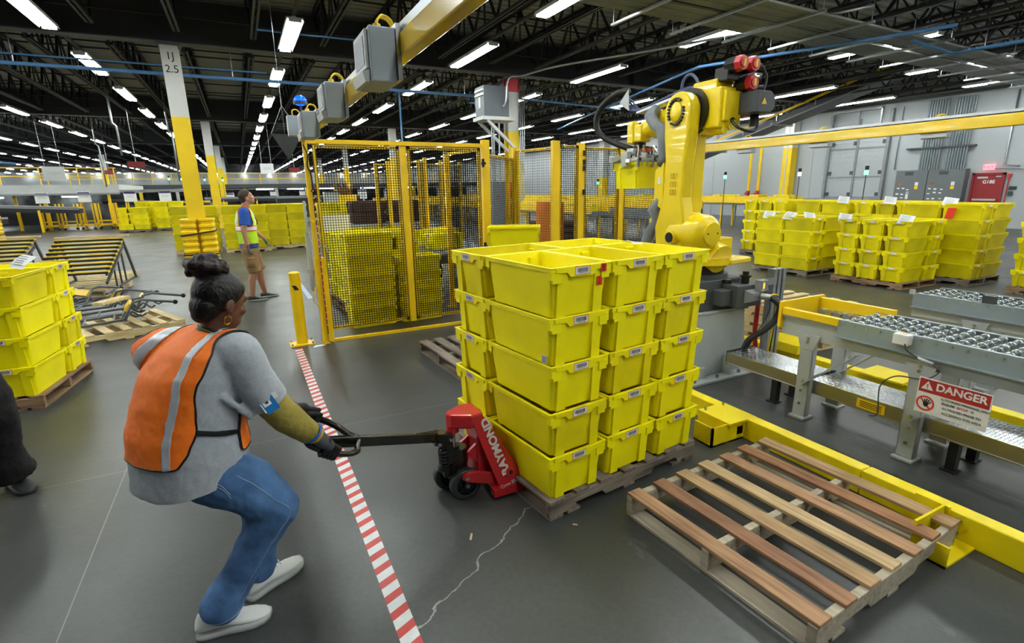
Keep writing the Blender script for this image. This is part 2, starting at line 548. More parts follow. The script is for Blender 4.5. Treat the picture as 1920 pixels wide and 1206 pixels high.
# ---------------------------------------------------------------- ceiling lights
TUBE = mat('fluorescent_tube', 'ffffff', 0.4, var=0, emit=(0.955, 1.0, 0.975), estr=LAMP)
def light_parts(L_=2.5):
    h = MB(); h.bb(-.16, .16, 0, L_, .055, .085)
    h.prism([(-.16, .055), (-.17, .02), (-.155, .02), (-.145, .055)], L_, frame((0, L_, 0), (1, 0, 0), (0, 0, 1)))
    h.prism([(.16, .055), (.17, .02), (.155, .02), (.145, .055)], L_, frame((0, L_, 0), (1, 0, 0), (0, 0, 1)))
    for y in (0, L_ / 2, L_): h.bb(-.12, .12, y - .02, y + .02, .0, .06)
    h.bb(-.04, .04, .1, L_ - .1, .085, .13)
    t = []
    for s in (-1, 1):
        t.append(MB().cyl((s * .065, .03, .03), (s * .065, L_ / 2 - .03, .03), .032, n=8).cyl((s * .065, L_ / 2 + .03, .03), (s * .065, L_ - .03, .03), .032, n=8))
    return h, t
LZ = 4.95
HOUS = mat('light_housing', 'c9cccc', 0.35, var=.03)
lh, lt = light_parts()
rows = [(1.42, 'row above the blue beacon'), (5.72, 'row right of the wall of grey screens'), (10.0, 'row above the steel bracketed transformer'),
        (14.6, 'row above the yellow robot'), (18.95, 'second row from the white wall'), (23.4, 'row beside the white wall'),
        (-2.95, 'row left of the numbered column'), (-7.45, 'second row left of the numbered column'),
        (-11.8, 'third row left of the numbered column'), (-16.2, 'fourth row left of the numbered column'),
        (-20.6, 'fifth row left of the numbered column'), (-25.0, 'sixth row left of the numbered column'),
        (-29.4, 'seventh row left of the numbered column'), (-33.8, 'eighth row left of the numbered column')]
rows[1] = (5.72, 'row crossing over the three grey screens'); rows[2] = (10.0, 'row above the column transformer')
ORD = ['nearest', 'second nearest', 'third nearest', 'fourth nearest', 'fifth nearest', 'sixth nearest', 'seventh nearest', 'eighth nearest', 'ninth nearest',
       'tenth nearest', 'eleventh nearest', 'twelfth nearest', 'thirteenth nearest', 'fourteenth nearest', 'fifteenth nearest', 'sixteenth nearest', 'seventeenth nearest', 'eighteenth nearest']
lp = None
for rx, rname in rows:
    dy = {10.0: .55, 14.6: -.2, 18.95: .1, 23.4: .5, -7.45: 1.0}.get(rx, 0.0)
    i = 0
    for k in range(-5, 14):
        y = 11.95 + 4.72 * k + dy
        if rx < -9 and y < 4 - rx * .35: continue
        if y < (-8 if rx > 0 else 1.5): continue
        lab = 'twin tube ceiling light, %s in the %s' % (ORD[i] if i < len(ORD) else 'far', rname); i += 1
        if lp is None:
            lp = thing('ceiling_light', lab, 'ceiling light', (rx, y, LZ), 0, 'twin tube ceiling lights in long rows')
            lh.build('light_housing', HOUS, lp)
            for q in lt: q.build('fluorescent_tube', TUBE, lp)
        else:
            dup(lp, (rx, y, LZ), 0, lab)
m = MB()
for rx, _ in rows + [(-38.2, ''), (-42.6, ''), (-47, '')]:
    for k in range(14 if rx > -36 else 3, 22):
        y = 11.95 + 4.72 * k
        m.bb(rx - .06, rx + .06, y, y + 1.9, LZ, LZ + .04)
o = m.build('ceiling_light', TUBE); tag(o, 'far ceiling lights shrinking to dots at the end of the hall', 'ceiling light', None, 'stuff')
# strut rails the lights hang from
for rx, _ in rows:
    MB().bb(rx - .03, rx + .03, -9, YF - 5, LZ + .13, LZ + .19).build('light_rail', mat('strut_rail', '3a3833', .6), ceil)

# ---------------------------------------------------------------- columns
def column(x, y, label, txt=None, red=False, guard=None, w=.36):
    t = thing('steel_column', label, 'column', (x, y, 0))
    h = w / 2
    def sec(z0, z1, mt, nm):
        m = MB(); m.use(mt)
        m.bb(-h, h, -h, -h + .03, z0, z1).bb(-h, h, h - .03, h, z0, z1).bb(-.05, .05, -h + .03, h - .03, z0, z1)
        m.bb(-h + .02, h - .02, -h + .03, h - .03, z0, z1) if not red else m.bb(-h + .1, h - .1, -h + .03, h - .03, z0, z1)
        m.build(nm, None, t)
    sec(0, 3.47, COL_Y, 'painted_lower_shaft')
    if red:
        sec(3.47, 4.62, COL_W, 'white_upper_shaft'); sec(4.62, ZB - .04, RED, 'red_top_band')
    else:
        sec(3.47, ZB - .04, COL_W, 'white_upper_shaft')
    MB().bb(-h - .05, h + .05, -h - .05, h + .05, ZB - .04, ZB - .005).build('cap_plate', FLANGE, t)
    if txt:
        M = frame((0, -h - .003, 4.78), (1, 0, 0), (0, 0, 1))
        text_mesh('grid_number', txt[0], .23, M, INK, t)
        M = frame((0, -h - .003, 4.50), (1, 0, 0), (0, 0, 1))
        text_mesh('grid_number', txt[1], .23, M, INK, t)
    return t
column(-1.0, 15.3, 'numbered column, white above yellow, rising from a yellow column guard', ('1J', '2.5'))
column(8.0, 15.5, 'column with a red top band carrying the grey transformer', None, True)
column(-1.0, 30.0, 'column just behind the numbered column', None)
column(8.0, 30.0, 'column seen past the fence above the brown pallets', None)
for (x, y, d) in ((-1.0, 44.8, 'third in line behind the numbered column'), (-1.0, 59.4, 'fourth in line behind the numbered column'), (-10.0, 57.0, 'standing through the mezzanine rail on the left'),
                  (8.0, 44.8, 'third in line behind the transformer column'), (17.0, 31.6, 'just right of the transformer column'), (17.0, 46, 'second in line right of the transformer column'),
                  (-19, 44.6, 'far left, third back'), (-19, 59.4, 'far left, fourth back'), (-28, 59.4, 'outermost left, fourth back'), (8, 59.4, 'fourth in line behind the transformer column')):
    column(x, y, 'white and yellow column, ' + d)
# ================================================================ TOTES AND PALLETS
TH = 0.25     # tote height
TP = 0.2475   # stacking pitch
def tote_body(m, lod=False):
    bx, by, tx, ty = (.153, .252, .186, .287) if lod else (.163, .262, .186, .287)
    w = .004
    def ring(hx, hy, z, c=.02):
        if lod:
            return [Vector(p) for p in ((-hx, -hy, z), (hx, -hy, z), (hx, hy, z), (-hx, hy, z))]
        out = []
        for sx, sy, a0 in ((1, -1, -90), (1, 1, 0), (-1, 1, 90), (-1, -1, 180)):
            for k in range(4):
                a = R(a0 + 30 * k)
                out.append(Vector((sx * (hx - c) + c * math.cos(a), sy * (hy - c) + c * math.sin(a), z)))
        return out
    m.loft([ring(bx, by, 0), ring(tx, ty, TH - .004)], caps=False, smooth=False)
    m.loft([ring(tx - w, ty - w, TH - .004), ring(bx - w, by - w, w)], caps=False, smooth=False)
    r0 = ring(bx, by, 0); n = len(r0); m.add(r0, [tuple(reversed(range(n)))], False)
    r0 = ring(bx - w, by - w, w); m.add(r0, [tuple(range(n))], False)
    # vertical ribs and feet at the two ends
    for s in (-1, 1):
        for q in (-1, 1):
            x0, x1 = q * .088, q * .146
            vs = []
            for z, yy in ((0.0, .280), (TH - .03, .292)):
                for x in (x0, x1):
                    vs += [(x, s * .255, z), (x, s * yy, z)]
            m.add(vs, [(0, 1, 3, 2), (4, 6, 7, 5), (1, 5, 7, 3), (0, 4, 5, 1), (2, 3, 7, 6), (0, 2, 6, 4)], False)
def tote_rim(m, lod=False):
    # rolled lip, then the skirt pieces on both ends
    def fr(ox, oy, ix, iy, z0, z1):
        v = []
        for z in (z0, z1):
            v += [(-ox, -oy, z), (ox, -oy, z), (ox, oy, z), (-ox, oy, z), (-ix, -iy, z), (ix, -iy, z), (ix, iy, z), (-ix, iy, z)]
        f = []
        for k in range(4):
            l = (k + 1) % 4
            f += [(k, l, 4 + l, 4 + k)[::-1], (8 + k, 8 + l, 12 + l, 12 + k), (k, l, 8 + l, 8 + k), (4 + k, 12 + k, 12 + l, 4 + l)]
        m.add(v, f, False)
    fr(.198, .298, .182, .283, TH - .008, TH)
    fr(.1945, .2945, .186, .287, TH - .024, TH - .008)
    for s in (-1, 1):
        def pl(poly, y0=.286, y1=.300):
            M = frame((0, s * y0, 0), (-s, 0, 0), (0, 0, 1))
            m.prism([(-s * a, b) for a, b in poly] if False else poly, y1 - y0, frame((0, s * y0, 0), (-s, 0, 0), (0, 0, 1)))
        pl([(-.075, TH - .052), (.075, TH - .052), (.095, TH - .030), (.165, TH - .028), (.165, TH - .002), (-.165, TH - .002), (-.165, TH - .028), (-.095, TH - .030)])
        for q in (-1, 1):
            a, b_ = sorted((q * .128, q * .182))
            pl([(a, TH - .078), (b_, TH - .078), (b_, TH - .026), (a, TH - .026)], .284, .297)
            # corner wall behind the skirt, closing on to the long side
            m.bb(*sorted((q * .180, q * .192)), *sorted((s * .262, s * .297)), TH - .060, TH - .024)
def barcode(m, s, x=0.0, z=None, w=.098, h=.042, y=.3004, rs=3, plain=False, ms=(None,)):
    z = TH - .026 if z is None else z
    M = frame((x, s * y, z), (-s, 0, 0), (0, 0, 1))
    m.use(mat('label_red_edge', 'd4472c', .6, var=0))
    m.add([M @ Vector(p) for p in ((-w / 2, -h / 2, 0), (w / 2, -h / 2, 0), (w / 2, h / 2, 0), (-w / 2, h / 2, 0))], [(0, 1, 2, 3)], False)
    w2, h2 = w * .94, h * .86
    m.use(PAPER)
    m.add([M @ Vector(p) for p in ((-w2 / 2, -h2 / 2, .0004), (w2 / 2, -h2 / 2, .0004), (w2 / 2, h2 / 2, .0004), (-w2 / 2, h2 / 2, .0004))], [(0, 1, 2, 3)], False)
    if plain: return
    m.use(INK); rr = random.Random(rs); xx = -w2 * .38
    while xx < w2 * .38:
        bw = rr.choice((.0012, .0018, .0028, .004))
        m.add([M @ Vector(p) for p in ((xx, -h2 * .22, .0008), (xx + bw, -h2 * .22, .0008), (xx + bw, h2 * .33, .0008), (xx, h2 * .33, .0008))], [(0, 1, 2, 3)], False)
        xx += bw + rr.choice((.0012, .0018, .0026))
    for k in range(7):
        a = -w2 * .25 + k * w2 * .08
        m.add([M @ Vector(p) for p in ((a, -h2 * .38, .0008), (a + .004, -h2 * .38, .0008), (a + .004, -h2 * .29, .0008), (a, -h2 * .29, .0008))], [(0, 1, 2, 3)], False)
def tote_parts(mt):
    a = MB(); tote_body(a); b_ = MB(); tote_rim(b_); l1 = MB(); barcode(l1, -1, rs=4); l2 = MB(); barcode(l2, 1, rs=9)
    return a, b_, l1, l2
proto_t = {}
def tote(label, loc, rz=0.0, scuff=False, grp='yellow totes stacked on pallets', both=True):
    key = scuff
    if key not in proto_t:
        mt = TOTE_F if scuff else TOTE_Y
        t = thing('tote', label, 'tote', loc, rz, grp)
        a, b_, l1, l2 = tote_parts(mt)
        a.build('tub', TUB_H if not scuff else TUB_Y, t); r_ = b_.build('rim', mt, t, bevel=.0018)
        l1.build('barcode_label', None, t); l2.build('barcode_label', None, t)
        proto_t[key] = t
        return t
    return dup(proto_t[key], loc, rz, label, grp)
lod_me = {}
def tote_lod(label, loc, rz=0.0, v=0, grp='yellow totes stacked on pallets'):
    if v not in lod_me:
        m = MB(); m.use(TUB_F if v else TUB_Y)
        tote_body(m, True); m.use(TOTE_F if v else TOTE_Y); tote_rim(m, True)
        barcode(m, -1, plain=True); barcode(m, 1, plain=True)
        o = m.build('tote'); lod_me[v] = o
        o.location = loc; o.rotation_euler = (0, 0, rz)
        return tag(o, label, 'tote', grp)
    o = lod_me[v].copy(); COL.objects.link(o)
    o.location = loc; o.rotation_euler = (0, 0, rz)
    return tag(o, label, 'tote', grp)

# pallet: stringers along local X (length L), deck boards along local Y (length W)
pal_proto = {}
def pallet(label, x, y, rz, L_=1.2, W=1.0, kind='old', H_=.115, nb=7, bw=.10, grp=None):
    key = (kind, L_, W, nb, H_)
    if key in pal_proto:
        return dup(pal_proto[key], (x, y, 0), rz, label, grp)
    t = thing('wooden_pallet', label, 'pallet', (x, y, 0), rz, grp)
    sm, dm = {'old': (WOOD_OLD, WOOD_OLDY), 'mid': (WOOD_MID, WOOD_MIDY), 'new': (WOOD_NEW, WOOD_NEWY), 'free': (WOOD_PALEY, None)}[kind]
    bt = .018; hs = H_ - 2 * bt; hl = L_ / 2
    for yy in (-W / 2 + .02, 0, W / 2 - .02):
        p = [(-hl, 0), (-hl + .16, 0), (-hl + .19, .032), (-hl + .38, .032), (-hl + .41, 0), (hl - .41, 0), (hl - .38, .032), (hl - .19, .032), (hl - .16, 0), (hl, 0), (hl, hs), (-hl, hs)]
        MB().prism(p, .038, frame((0, yy + .019, bt), (1, 0, 0), (0, 0, 1))).build('stringer', sm, t, .003)
    rr = random.Random(hash(kind) % 1000 if False else len(kind) * 7)
    for k in range(nb):
        xx = -hl + bw / 2 + k * (L_ - bw) / (nb - 1)
        mm = dm if dm else None
        if mm is None:
            mm = [WOOD_T2[i] for i in range(5)][(0, 1, 2, 3, 0, 4, 2)[k]]
        MB().box((xx, rr.uniform(-.004, .004), H_ - bt / 2), (bw * rr.uniform(.94, 1.03), W, bt), rr.uniform(-.006, .006)).build('deck_board', mm, t, .003)
    for xx in (-hl + .05, -hl + .17, 0, hl - .17, hl - .05):
        MB().box((xx, 0, bt / 2), (.09, W, bt)).build('bottom_board', dm if dm else WOOD_PALEY, t, .002)
    pal_proto[key] = t
    return t
WOOD_T2 = [wood_mat('board_brown_cross', '76523a', 'b38c66', 1, 1), wood_mat('board_red_brown_cross', '6b4733', 'a07656', 1, 1),
           wood_mat('board_tan_cross', '866847', 'bc9b70', 1, 1), wood_mat('board_pale_cross', '9a7c55', 'ccb084', 1, 1),
           wood_mat('board_rust_cross', '724c32', 'aa7c56', 1, 1)]

LVN = {0: 'bottom', 1: 'second from bottom', 2: 'middle', 3: 'second from top', 4: 'top'}
def lvname(k, n):
    if k == 0: return 'bottom'
    if k == n - 1: return 'top'
    return ['', 'second up', 'third up', 'fourth up'][k]
SPOT = [('left front stack', -.4, -.2, 0), ('middle front stack', 0, -.2, 0), ('right front stack', .4, -.2, 0), ('left back stack', -.3, .3, 90), ('right back stack', .3, .3, 90)]
hidden_totes = []
def load(name, x, y, rz, levels, hi=False, back=(), pk='old', names=None, grp=None, skip=(), jig=.006, seed=1, palh=.115, pal_label=None):
    rr = random.Random(seed)
    pallet(pal_label or ('worn wooden pallet under the ' + name), x, y, R(rz), kind=pk, H_=palh)
    q = Matrix.Rotation(R(rz), 3, 'Z')
    for i, (sn, lx, ly, a) in enumerate(SPOT):
        n = levels[i] if isinstance(levels, (list, tuple)) else levels
        nm = names[i] if names else sn
        for k in range(n):
            p = q @ Vector((lx + rr.uniform(-jig, jig), ly + rr.uniform(-jig, jig), 0))
            lab = 'yellow tote, %s, %s, %s' % (lvname(k, n), nm, name)
            loc = (x + p.x, y + p.y, palh + .001 + TP * k)
            aa = R(rz + a + rr.uniform(-.5, .5))
            g = grp or ('yellow totes, ' + name)
            if i in back or (i, k) in back: hidden_totes.append((loc, aa)); continue
            if hi: tote(lab, loc, aa, scuff=(k + i * 3) % 4 == 1, grp=g)
            else: tote_lod(lab, loc, aa, (k + i * 2) % 3 == 0, g)

# ---- the load on the red pallet jack
_q = Matrix.Rotation(R(6.8), 3, 'Z'); c0 = _q @ Vector((.6, .5, 0))
LX, LY, LR = 1.245 + c0.x, 2.035 + c0.y, 6.8
load('load on the red jack', LX, LY, LR, 5, True, names=['near corner stack', 'middle front stack', 'right front stack', 'back left stack', 'back right stack'], seed=4, back=[(4, k) for k in range(4)])
# marks on some of those totes
def on_load(lx, ly, z):     # local load point -> world
    v = Matrix.Rotation(R(LR), 3, 'Z') @ Vector((lx, ly, 0)); return Vector((LX + v.x, LY + v.y, z))
def lx_frame(lx, ly, z, face='-Y', rot=0.0):
    q = Matrix.Rotation(R(LR), 3, 'Z')
    xd = q @ Vector((1, 0, 0)) if face == '-Y' else q @ Vector((0, -1, 0))
    M = frame(on_load(lx, ly, z), xd, (0, 0, 1))
    return M @ Matrix.Rotation(rot, 4, 'Z')
zt = .116 + 4 * TP
for nm, txt, lx, z, rot, w, h in (('heavy_sticker', 'HE', -.268, zt + .226, R(90), .040, .036), ('heavy_sticker', 'AVY', -.286, zt + .160, R(82), .046, .036)):
    M = lx_frame(lx, -.507 if txt == 'HE' else -.4985, z, '-Y', 0)
    o = MB().prism([(-h / 2, -w / 2), (h / 2, -w / 2), (h / 2, w / 2), (-h / 2, w / 2)] if nm else [], .0008, M).build('warning_sticker', STICKR)
    tag(o, 'orange red sticker reading %s on the top tote corner' % txt, 'sticker')
    text_mesh('lettering', txt, .026 if txt == 'HE' else .019, M @ Matrix.Translation((0, 0, .0012)) @ Matrix.Rotation(rot, 4, 'Z'), INK, o)
def scribble(label, pts, M, r=.0012, mt=INK):
    m = MB()
    for st in pts: m.tube([M @ Vector((a, b_, 0)) for a, b_ in st], r, n=4, sub=3)
    o = m.build('marker_scribble', mt); tag(o, label, 'marking')
M = lx_frame(.395, -.467, .116 + 2 * TP + .11, '-Y')
scribble('black marker figure 5 on the right front stack', [[(.02, .035), (-.012, .033), (-.014, .008), (.008, .006), (.018, -.01), (.008, -.03), (-.016, -.034)]], M)
M = lx_frame(-.6 + .037, .3, .116 + 2 * TP + .10, '-X')
scribble('black marker scrawl OS on the back left stack', [[(-.03, .02), (-.045, 0), (-.03, -.025), (-.012, 0), (-.03, .02)], [(.022, .018), (.004, .014), (.012, 0), (.024, -.012), (.004, -.024)], [(.03, .02), (.04, -.02)]], M)
M = lx_frame(-.6 + .037, .3, .116 + 3 * TP + .09, '-X')
scribble('small black marker tick on the back left stack', [[(-.01, .03), (-.004, 0), (.008, -.01)], [(0, .0), (-.008, -.02)]], M)
# yellow-black caution sticker on the long side of the second tote
M = lx_frame(-.583, -.43, .116 + 3 * TP + .032, '-X')
m = MB(); m.use(PAPER).prism([(-.022, -.02), (.022, -.02), (.022, .02), (-.022, .02)], .0006, M)
m.use(INK)
for k in range(4): m.prism([(-.018, -.016 + k * .008), (.018, -.016 + k * .008), (.018, -.012 + k * .008), (-.018, -.012 + k * .008)], .0009, M)
tag(m.build('stock_label'), 'small printed label low on the long side of the near corner stack', 'label')

# ---- left foreground load with a packing slip
_q = Matrix.Rotation(R(-7.5), 3, 'Z'); c0 = _q @ Vector((.6, -.5, 0))
load('load beside the left edge', -1.655 - c0.x, 5.33 - c0.y, -7.5, 4, True, pk='mid', seed=8, back=(3,))

# ---- loads right of the robot, on the open floor
load('short load right of the robot', 9.9, 6.68, 90, 4, names=['front stack of the far side', 'middle far side stack', 'back far side stack', 'near right facing stack', 'near left facing stack'], seed=11, back=(1, 2))
load('three stack load by the conveyor', 9.98, 5.06, -92, 4, pk='mid', names=['leftmost facing stack', 'centre facing stack', 'rightmost facing stack', 'hidden left stack', 'stack around the right corner'], seed=12, back=(3,))
load('tall load before the red door', 11.25, 4.68, 88, 5, names=['first far stack', 'second far stack', 'third far stack', 'near stack', 'far stack'], seed=13, back=(1, 2))
load('tall narrow load beside the robot', 11.9, 8.65, -90, 5, seed=14, back=(3, 4))
load('tall load behind the short load', 11.9, 7.25, 90, 5, seed=15, back=[0, 1, 2] + [(i, k) for i in (3, 4) for k in range(4)])
load('tall load behind the three stack load', 11.9, 5.95, -90, 5, seed=16, back=[3, 4] + [(i, k) for i in (0, 1, 2) for k in range(4)])
load('load cut off by the right edge', 11.15, 2.98, -90, 5, pk='mid', seed=17, back=(3, 4))
# ---- shrink-wrapped loads behind the standing man
for x, y, nm in ((-1.22, 18.2, 'wrapped load behind the column guard'), (.08, 17.8, 'wrapped load behind the man'), (1.25, 18.2, 'wrapped load right of the man')):
    load(nm, x, y, 180, 5, pk='new', seed=int(x * 10) + 40, back=(0, 1, 2))
WRAP = mat('stretch_film', '60603c', .10, var=0, alpha=.07, bump=1.0, bscale=9, stretch=(1, 1, 5), spec=1.0, coat=1.0)
for x, y, nm in ((-1.22, 18.2, 'stretch film around the tote load behind the column guard'), (.08, 17.8, 'stretch film around the tote load behind the man'), (1.25, 18.2, 'stretch film around the tote load right of the man')):
    m = MB(); rr = random.Random(int(x * 7)); rings = []
    for k in range(15):
        z = .10 + k * (1.28 / 14); ring = []
        for a, b_ in ([(-.6 + .12 * i, -.5) for i in range(10)] + [(.6, -.5 + .125 * i) for i in range(8)] + [(.6 - .12 * i, .5) for i in range(10)] + [(-.6, .5 - .125 * i) for i in range(8)]):
            d = .012 + rr.uniform(0, .012)
            ring.append(Vector((a * (1 + d / .6), b_ * (1 + d / .5), z)))
        rings.append(ring)
    m.loft(rings, caps=False, smooth=True)
    o = m.build('stretch_film', WRAP, None, loc=(x, y, 0)); tag(o, nm, 'plastic wrap')
# ---- far loads on the left
for x, y, n, nm in ((-4.5, 30.1, 4, 'far load, leftmost'), (-3.1, 30.6, 5, 'far load left of the column guard'), (-4.0, 31.9, 5, 'far load behind the leftmost')):
    load(nm, x, y, 180, n if x != -4.5 else [4, 4, 4, 4, 1], seed=int(y), back=(0, 1, 2))
# ---- inside the fence
load('pallet behind the fence pile', 1.75, 8.15, 4, 4, True, seed=21, pk='mid', back=(2, 4))
def pile(nm, x, y, rz, zs, scuff=0):
    for i, z in enumerate(zs):
        tote('yellow tote, %s, nested in the %s' % (['lowest', 'second lowest', 'third lowest', 'fourth lowest', 'fifth lowest', 'sixth lowest', 'seventh lowest', 'eighth lowest'][i] if i < len(zs) - 1 else 'uppermost', nm), (x, y, z + .001), rz, i % 2 == 0, 'yellow totes nested in piles inside the fence')
pile('left pile against the fence', 1.38, 6.80, R(90 + 3), [0, .105, .21, .315, .42, .53, .7, .945])
pile('right pile against the fence', 2.02, 6.80, R(90 + 2), [0, .10, .20, .30, .42, .62])
# ---- totes just behind the jack load
tote('yellow tote waiting on the inner conveyor behind the jack load', (2.78, 5.35, 1.051), R(60), grp='totes on the inner conveyor')
t = thing('tote_stand', 'grey stand under the tote just behind the jack load', 'stand', (2.78, 5.35, 0))
MB().bb(-.32, .32, -.32, .32, .99, 1.05).build('stand_top', GREY_M, t)
for a_ in (-.28, .28):
    for b_ in (-.28, .28): MB().bb(a_ - .03, a_ + .03, b_ - .03, b_ + .03, 0, .99).build('leg', GREY_M, t)
# ---- free pallets
pallet('empty brown pallet with seven slats in the right foreground', 2.265, 1.42, R(3.2), 1.19, 1.02, 'free', .14, 7, .09)
pallet('empty grey pallet on the floor behind the jack load', 2.12, 4.75, R(3), 1.1, 1.05, 'old', .13)
# ================================================================ FENCE, BEAMS
def wire(m, p0, p1, z0, z1, pitch=.028, w=.0052):
    p0, p1 = Vector((*p0, 0)), Vector((*p1, 0)); d = p1 - p0; L_ = d.length; d.normalize()
    n = int(L_ / pitch)
    for i in range(n + 1):
        p = p0 + d * (L_ * i / n); m.box((p.x, p.y, (z0 + z1) / 2), (w, w, z1 - z0))
    n = int((z1 - z0) / pitch)
    a = math.atan2(d.y, d.x)
    for i in range(n + 1):
        z = z0 + (z1 - z0) * i / n; c = (p0 + p1) / 2; m.box((c.x, c.y, z), (L_, w, w), a)
def panel(parent, p0, p1, z0, z1, pitch=.028, fw=.035, w=.0052, ins=.03):
    m = MB(); a = Vector((*p0, 0)); b_ = Vector((*p1, 0)); d = (b_ - a).normalized()
    up = (0, 0, 1)
    m.bar(a + Vector((0, 0, z0)), b_ + Vector((0, 0, z0)), .03, fw).bar(a + Vector((0, 0, z1)), b_ + Vector((0, 0, z1)), .03, fw)
    for p in (a + d * fw / 2, b_ - d * fw / 2):
        m.bar(p + Vector((0, 0, z0 - fw / 2)), p + Vector((0, 0, z1 + fw / 2)), .03, fw, (d.x, d.y, 0))
    f = m.build('panel_frame', POST_Y, parent)
    m = MB(); q = Vector((-d.y, d.x, 0)) * -.017
    wire(m, (a + q)[:2], (b_ + q)[:2], z0, z1, pitch, w); m.build('wire_mesh', MESHB, f)
    m = MB(); L_ = (b_ - a).length
    for z in (z0, z1):
        k = max(2, int(L_ / .22))
        for i in range(k):
            p = a + d * L_ * (i + .5) / k + q * 1.6; m.box((p.x, p.y, z), (.02, .012, .018), math.atan2(d.y, d.x))
    for z in (z0 + .45, z0 + .95, z0 + 1.45):
        for p in (a + d * .03, b_ - d * .03):
            p = p + q * 1.6; m.box((p.x, p.y, z), (.018, .012, .02), math.atan2(d.y, d.x))
    m.each('mesh_clip', ALU, f)
    return f
def post(parent, x, y, h, w=.06, d=None, foot=True):
    m = MB(); d = d or w
    m.bb(x - w / 2, x + w / 2, y - d / 2, y + d / 2, 0, h)
    if foot:
        m.bb(x - w * .95, x + w * .95, y - d * .95, y + d * .95, 0, .014)
        m.use(POST_Y)
        m.use(ZINC)
        for a in (-1, 1):
            for b_ in (-1, 1):
                m.cyl((x + a * w * .75, y + b_ * d * .75, .012), (x + a * w * .75, y + b_ * d * .75, .03), .009, n=6)
    if m.mats: m.mats.insert(0, POST_Y) if m.mats[0] is not POST_Y else None
    return m.build('fence_post', POST_Y, parent)
FY = 6.15
t = thing('double_gate', 'yellow framed double gate of black wire mesh before the piled totes', 'gate', (0, 0, 0))
panel(t, (.76, FY), (1.70, FY), .17, 2.19)
panel(t, (1.80, FY), (2.72, FY), .17, 2.19)
m = MB(); m.bb(1.715, 1.785, FY - .02, FY + .03, .13, 2.24); m.build('meeting_stile', POST_Y, t)
m = MB(); m.bb(.72, 2.76, FY - .03, FY + .03, 2.215, 2.26); m.build('header_bar', POST_Y, t)
m = MB(); m.bb(.80, 2.5, FY + .0, FY + .05, 0.0, .03); m.build('floor_sill', POST_Y, t)
m = MB()
for z in (1.98, .95):
    m.bb(2.735, 2.765, FY - .05, FY - .03, z, z + .1).bb(2.72, 2.78, FY - .06, FY - .045, z + .03, z + .06)
m.each('gate_latch', BLACK, t)
t = thing('gate_post', 'left gate post with the safety light curtain running down it', 'post', (0, 0, 0))
post(t, .69, FY, 2.27, .045, .06); post(t, .775, FY, 2.2, .02, .05, False)
MB().bb(.72, .77, FY - .045, FY + .03, 0.02, 1.0).bb(.655, .675, FY - .06, FY + .03, .02, 1.0).build('guard_channel', POST_Y, t)
m = MB(); m.bb(.716, .724, FY - .06, FY - .045, .12, 1.95); m.build('light_curtain_strip', BLACK, t)
LEDR = mat('red_led', 'ff2a10', .4, var=0, emit=(1, .06, .02), estr=1.8)
m = MB()
for k in range(22): m.bb(.716, .724, FY - .064, FY - .059, .22 + k * .075, .22 + k * .075 + .010)
m.build('red_indicator_lights', LEDR, t)
MB().tube([(.67, FY - .05, 2.2), (.70, FY - .06, 2.1), (.69, FY - .06, 1.98), (.715, FY - .06, 1.9), (.72, FY - .06, 1.75), (.70, FY - .05, 1.72)], .008, sub=4).build('cable', BLACK, t)
MB().bb(.60, .645, FY + .04, FY + .09, .62, 1.28).bb(.61, .635, FY + .0, FY + .04, 1.3, 1.62).build('reader_housing', GREY_L, t, .004)
MB().tube([(.64, FY, .66), (.62, FY - .03, .6), (.60, FY - .02, .52), (.66, FY, .44)], .006, sub=4).build('yellow_lead', CABY, t)
t = thing('safety_fence', 'tall yellow fence with black mesh between gate and robot', 'fence', (0, 0, 0))
post(t, 2.82, FY + .05, 2.31, .10, .06)
posts = [(3.68, 7.05, 2.30, .07), (3.86, 6.2, 2.33, .11), (4.27, 6.2, 2.31, .10), (4.98, 6.2, 2.3, .08), (6.2, 6.2, 2.3, .08)]
for x, y, h, w in posts: post(t, x, y, h, w, .06)
panel(t, (2.87, 6.25), (3.66, 7.05), .55, 2.13, .03, .035, .0034)
panel(t, (3.70, 7.02), (3.86, 6.25), .25, 2.24, .036, .035, .003)
panel(t, (3.92, 6.2), (4.22, 6.2), .25, 2.26)
panel(t, (4.33, 6.2), (4.93, 6.2), .25, 2.24)
panel(t, (5.03, 6.2), (6.15, 6.2), .25, 2.24)
panel(t, (6.25, 6.2), (7.0, 6.95), .25, 2.24, .03)
m = MB()
for z in (2.14, 2.02, 1.94, 1.62, .4): m.bb(4.29, 4.325, 6.15, 6.17, z, z + .07)
for z in (2.06, ): m.bb(2.865, 2.885, 6.2, 6.22, z, z + .08)
m.each('safety_switch', BLACK, t)
post(t, 7.0, 7.0, 2.30, .08)
tag(MB().bb(4.02, 4.20, 6.5, 7.0, .02, 1.52).build('orange_sheet_panel', mat('orange_board', 'e88408', .5, var=.05)), 'orange upright panel standing behind the fence mesh', 'panel')
t = thing('inner_fence', 'inner yellow fence panels of the next cell seen through the gate', 'fence', (0, 0, 0))
for x, y, h in ((2.67, 7.19, 2.2), (3.12, 9.55, 2.29), (2.62, 9.5, 2.18), (2.55, 11.0, 2.25), (2.72, 10.7, 2.28), (3.42, 10.9, 2.32), (4.15, 11.6, 2.36), (4.9, 12.3, 2.36)):
    post(t, x, y, h, .065)
panel(t, (2.79, 6.24), (2.68, 7.16), .15, 2.2)
panel(t, (2.65, 9.5), (3.08, 9.53), .3, 2.2, .03)
panel(t, (2.56, 10.98), (2.70, 10.72), .3, 2.22, .03)
panel(t, (3.45, 10.93), (4.12, 11.57), .3, 2.25, .035)
panel(t, (4.18, 11.63), (4.87, 12.27), .3, 2.25, .035)

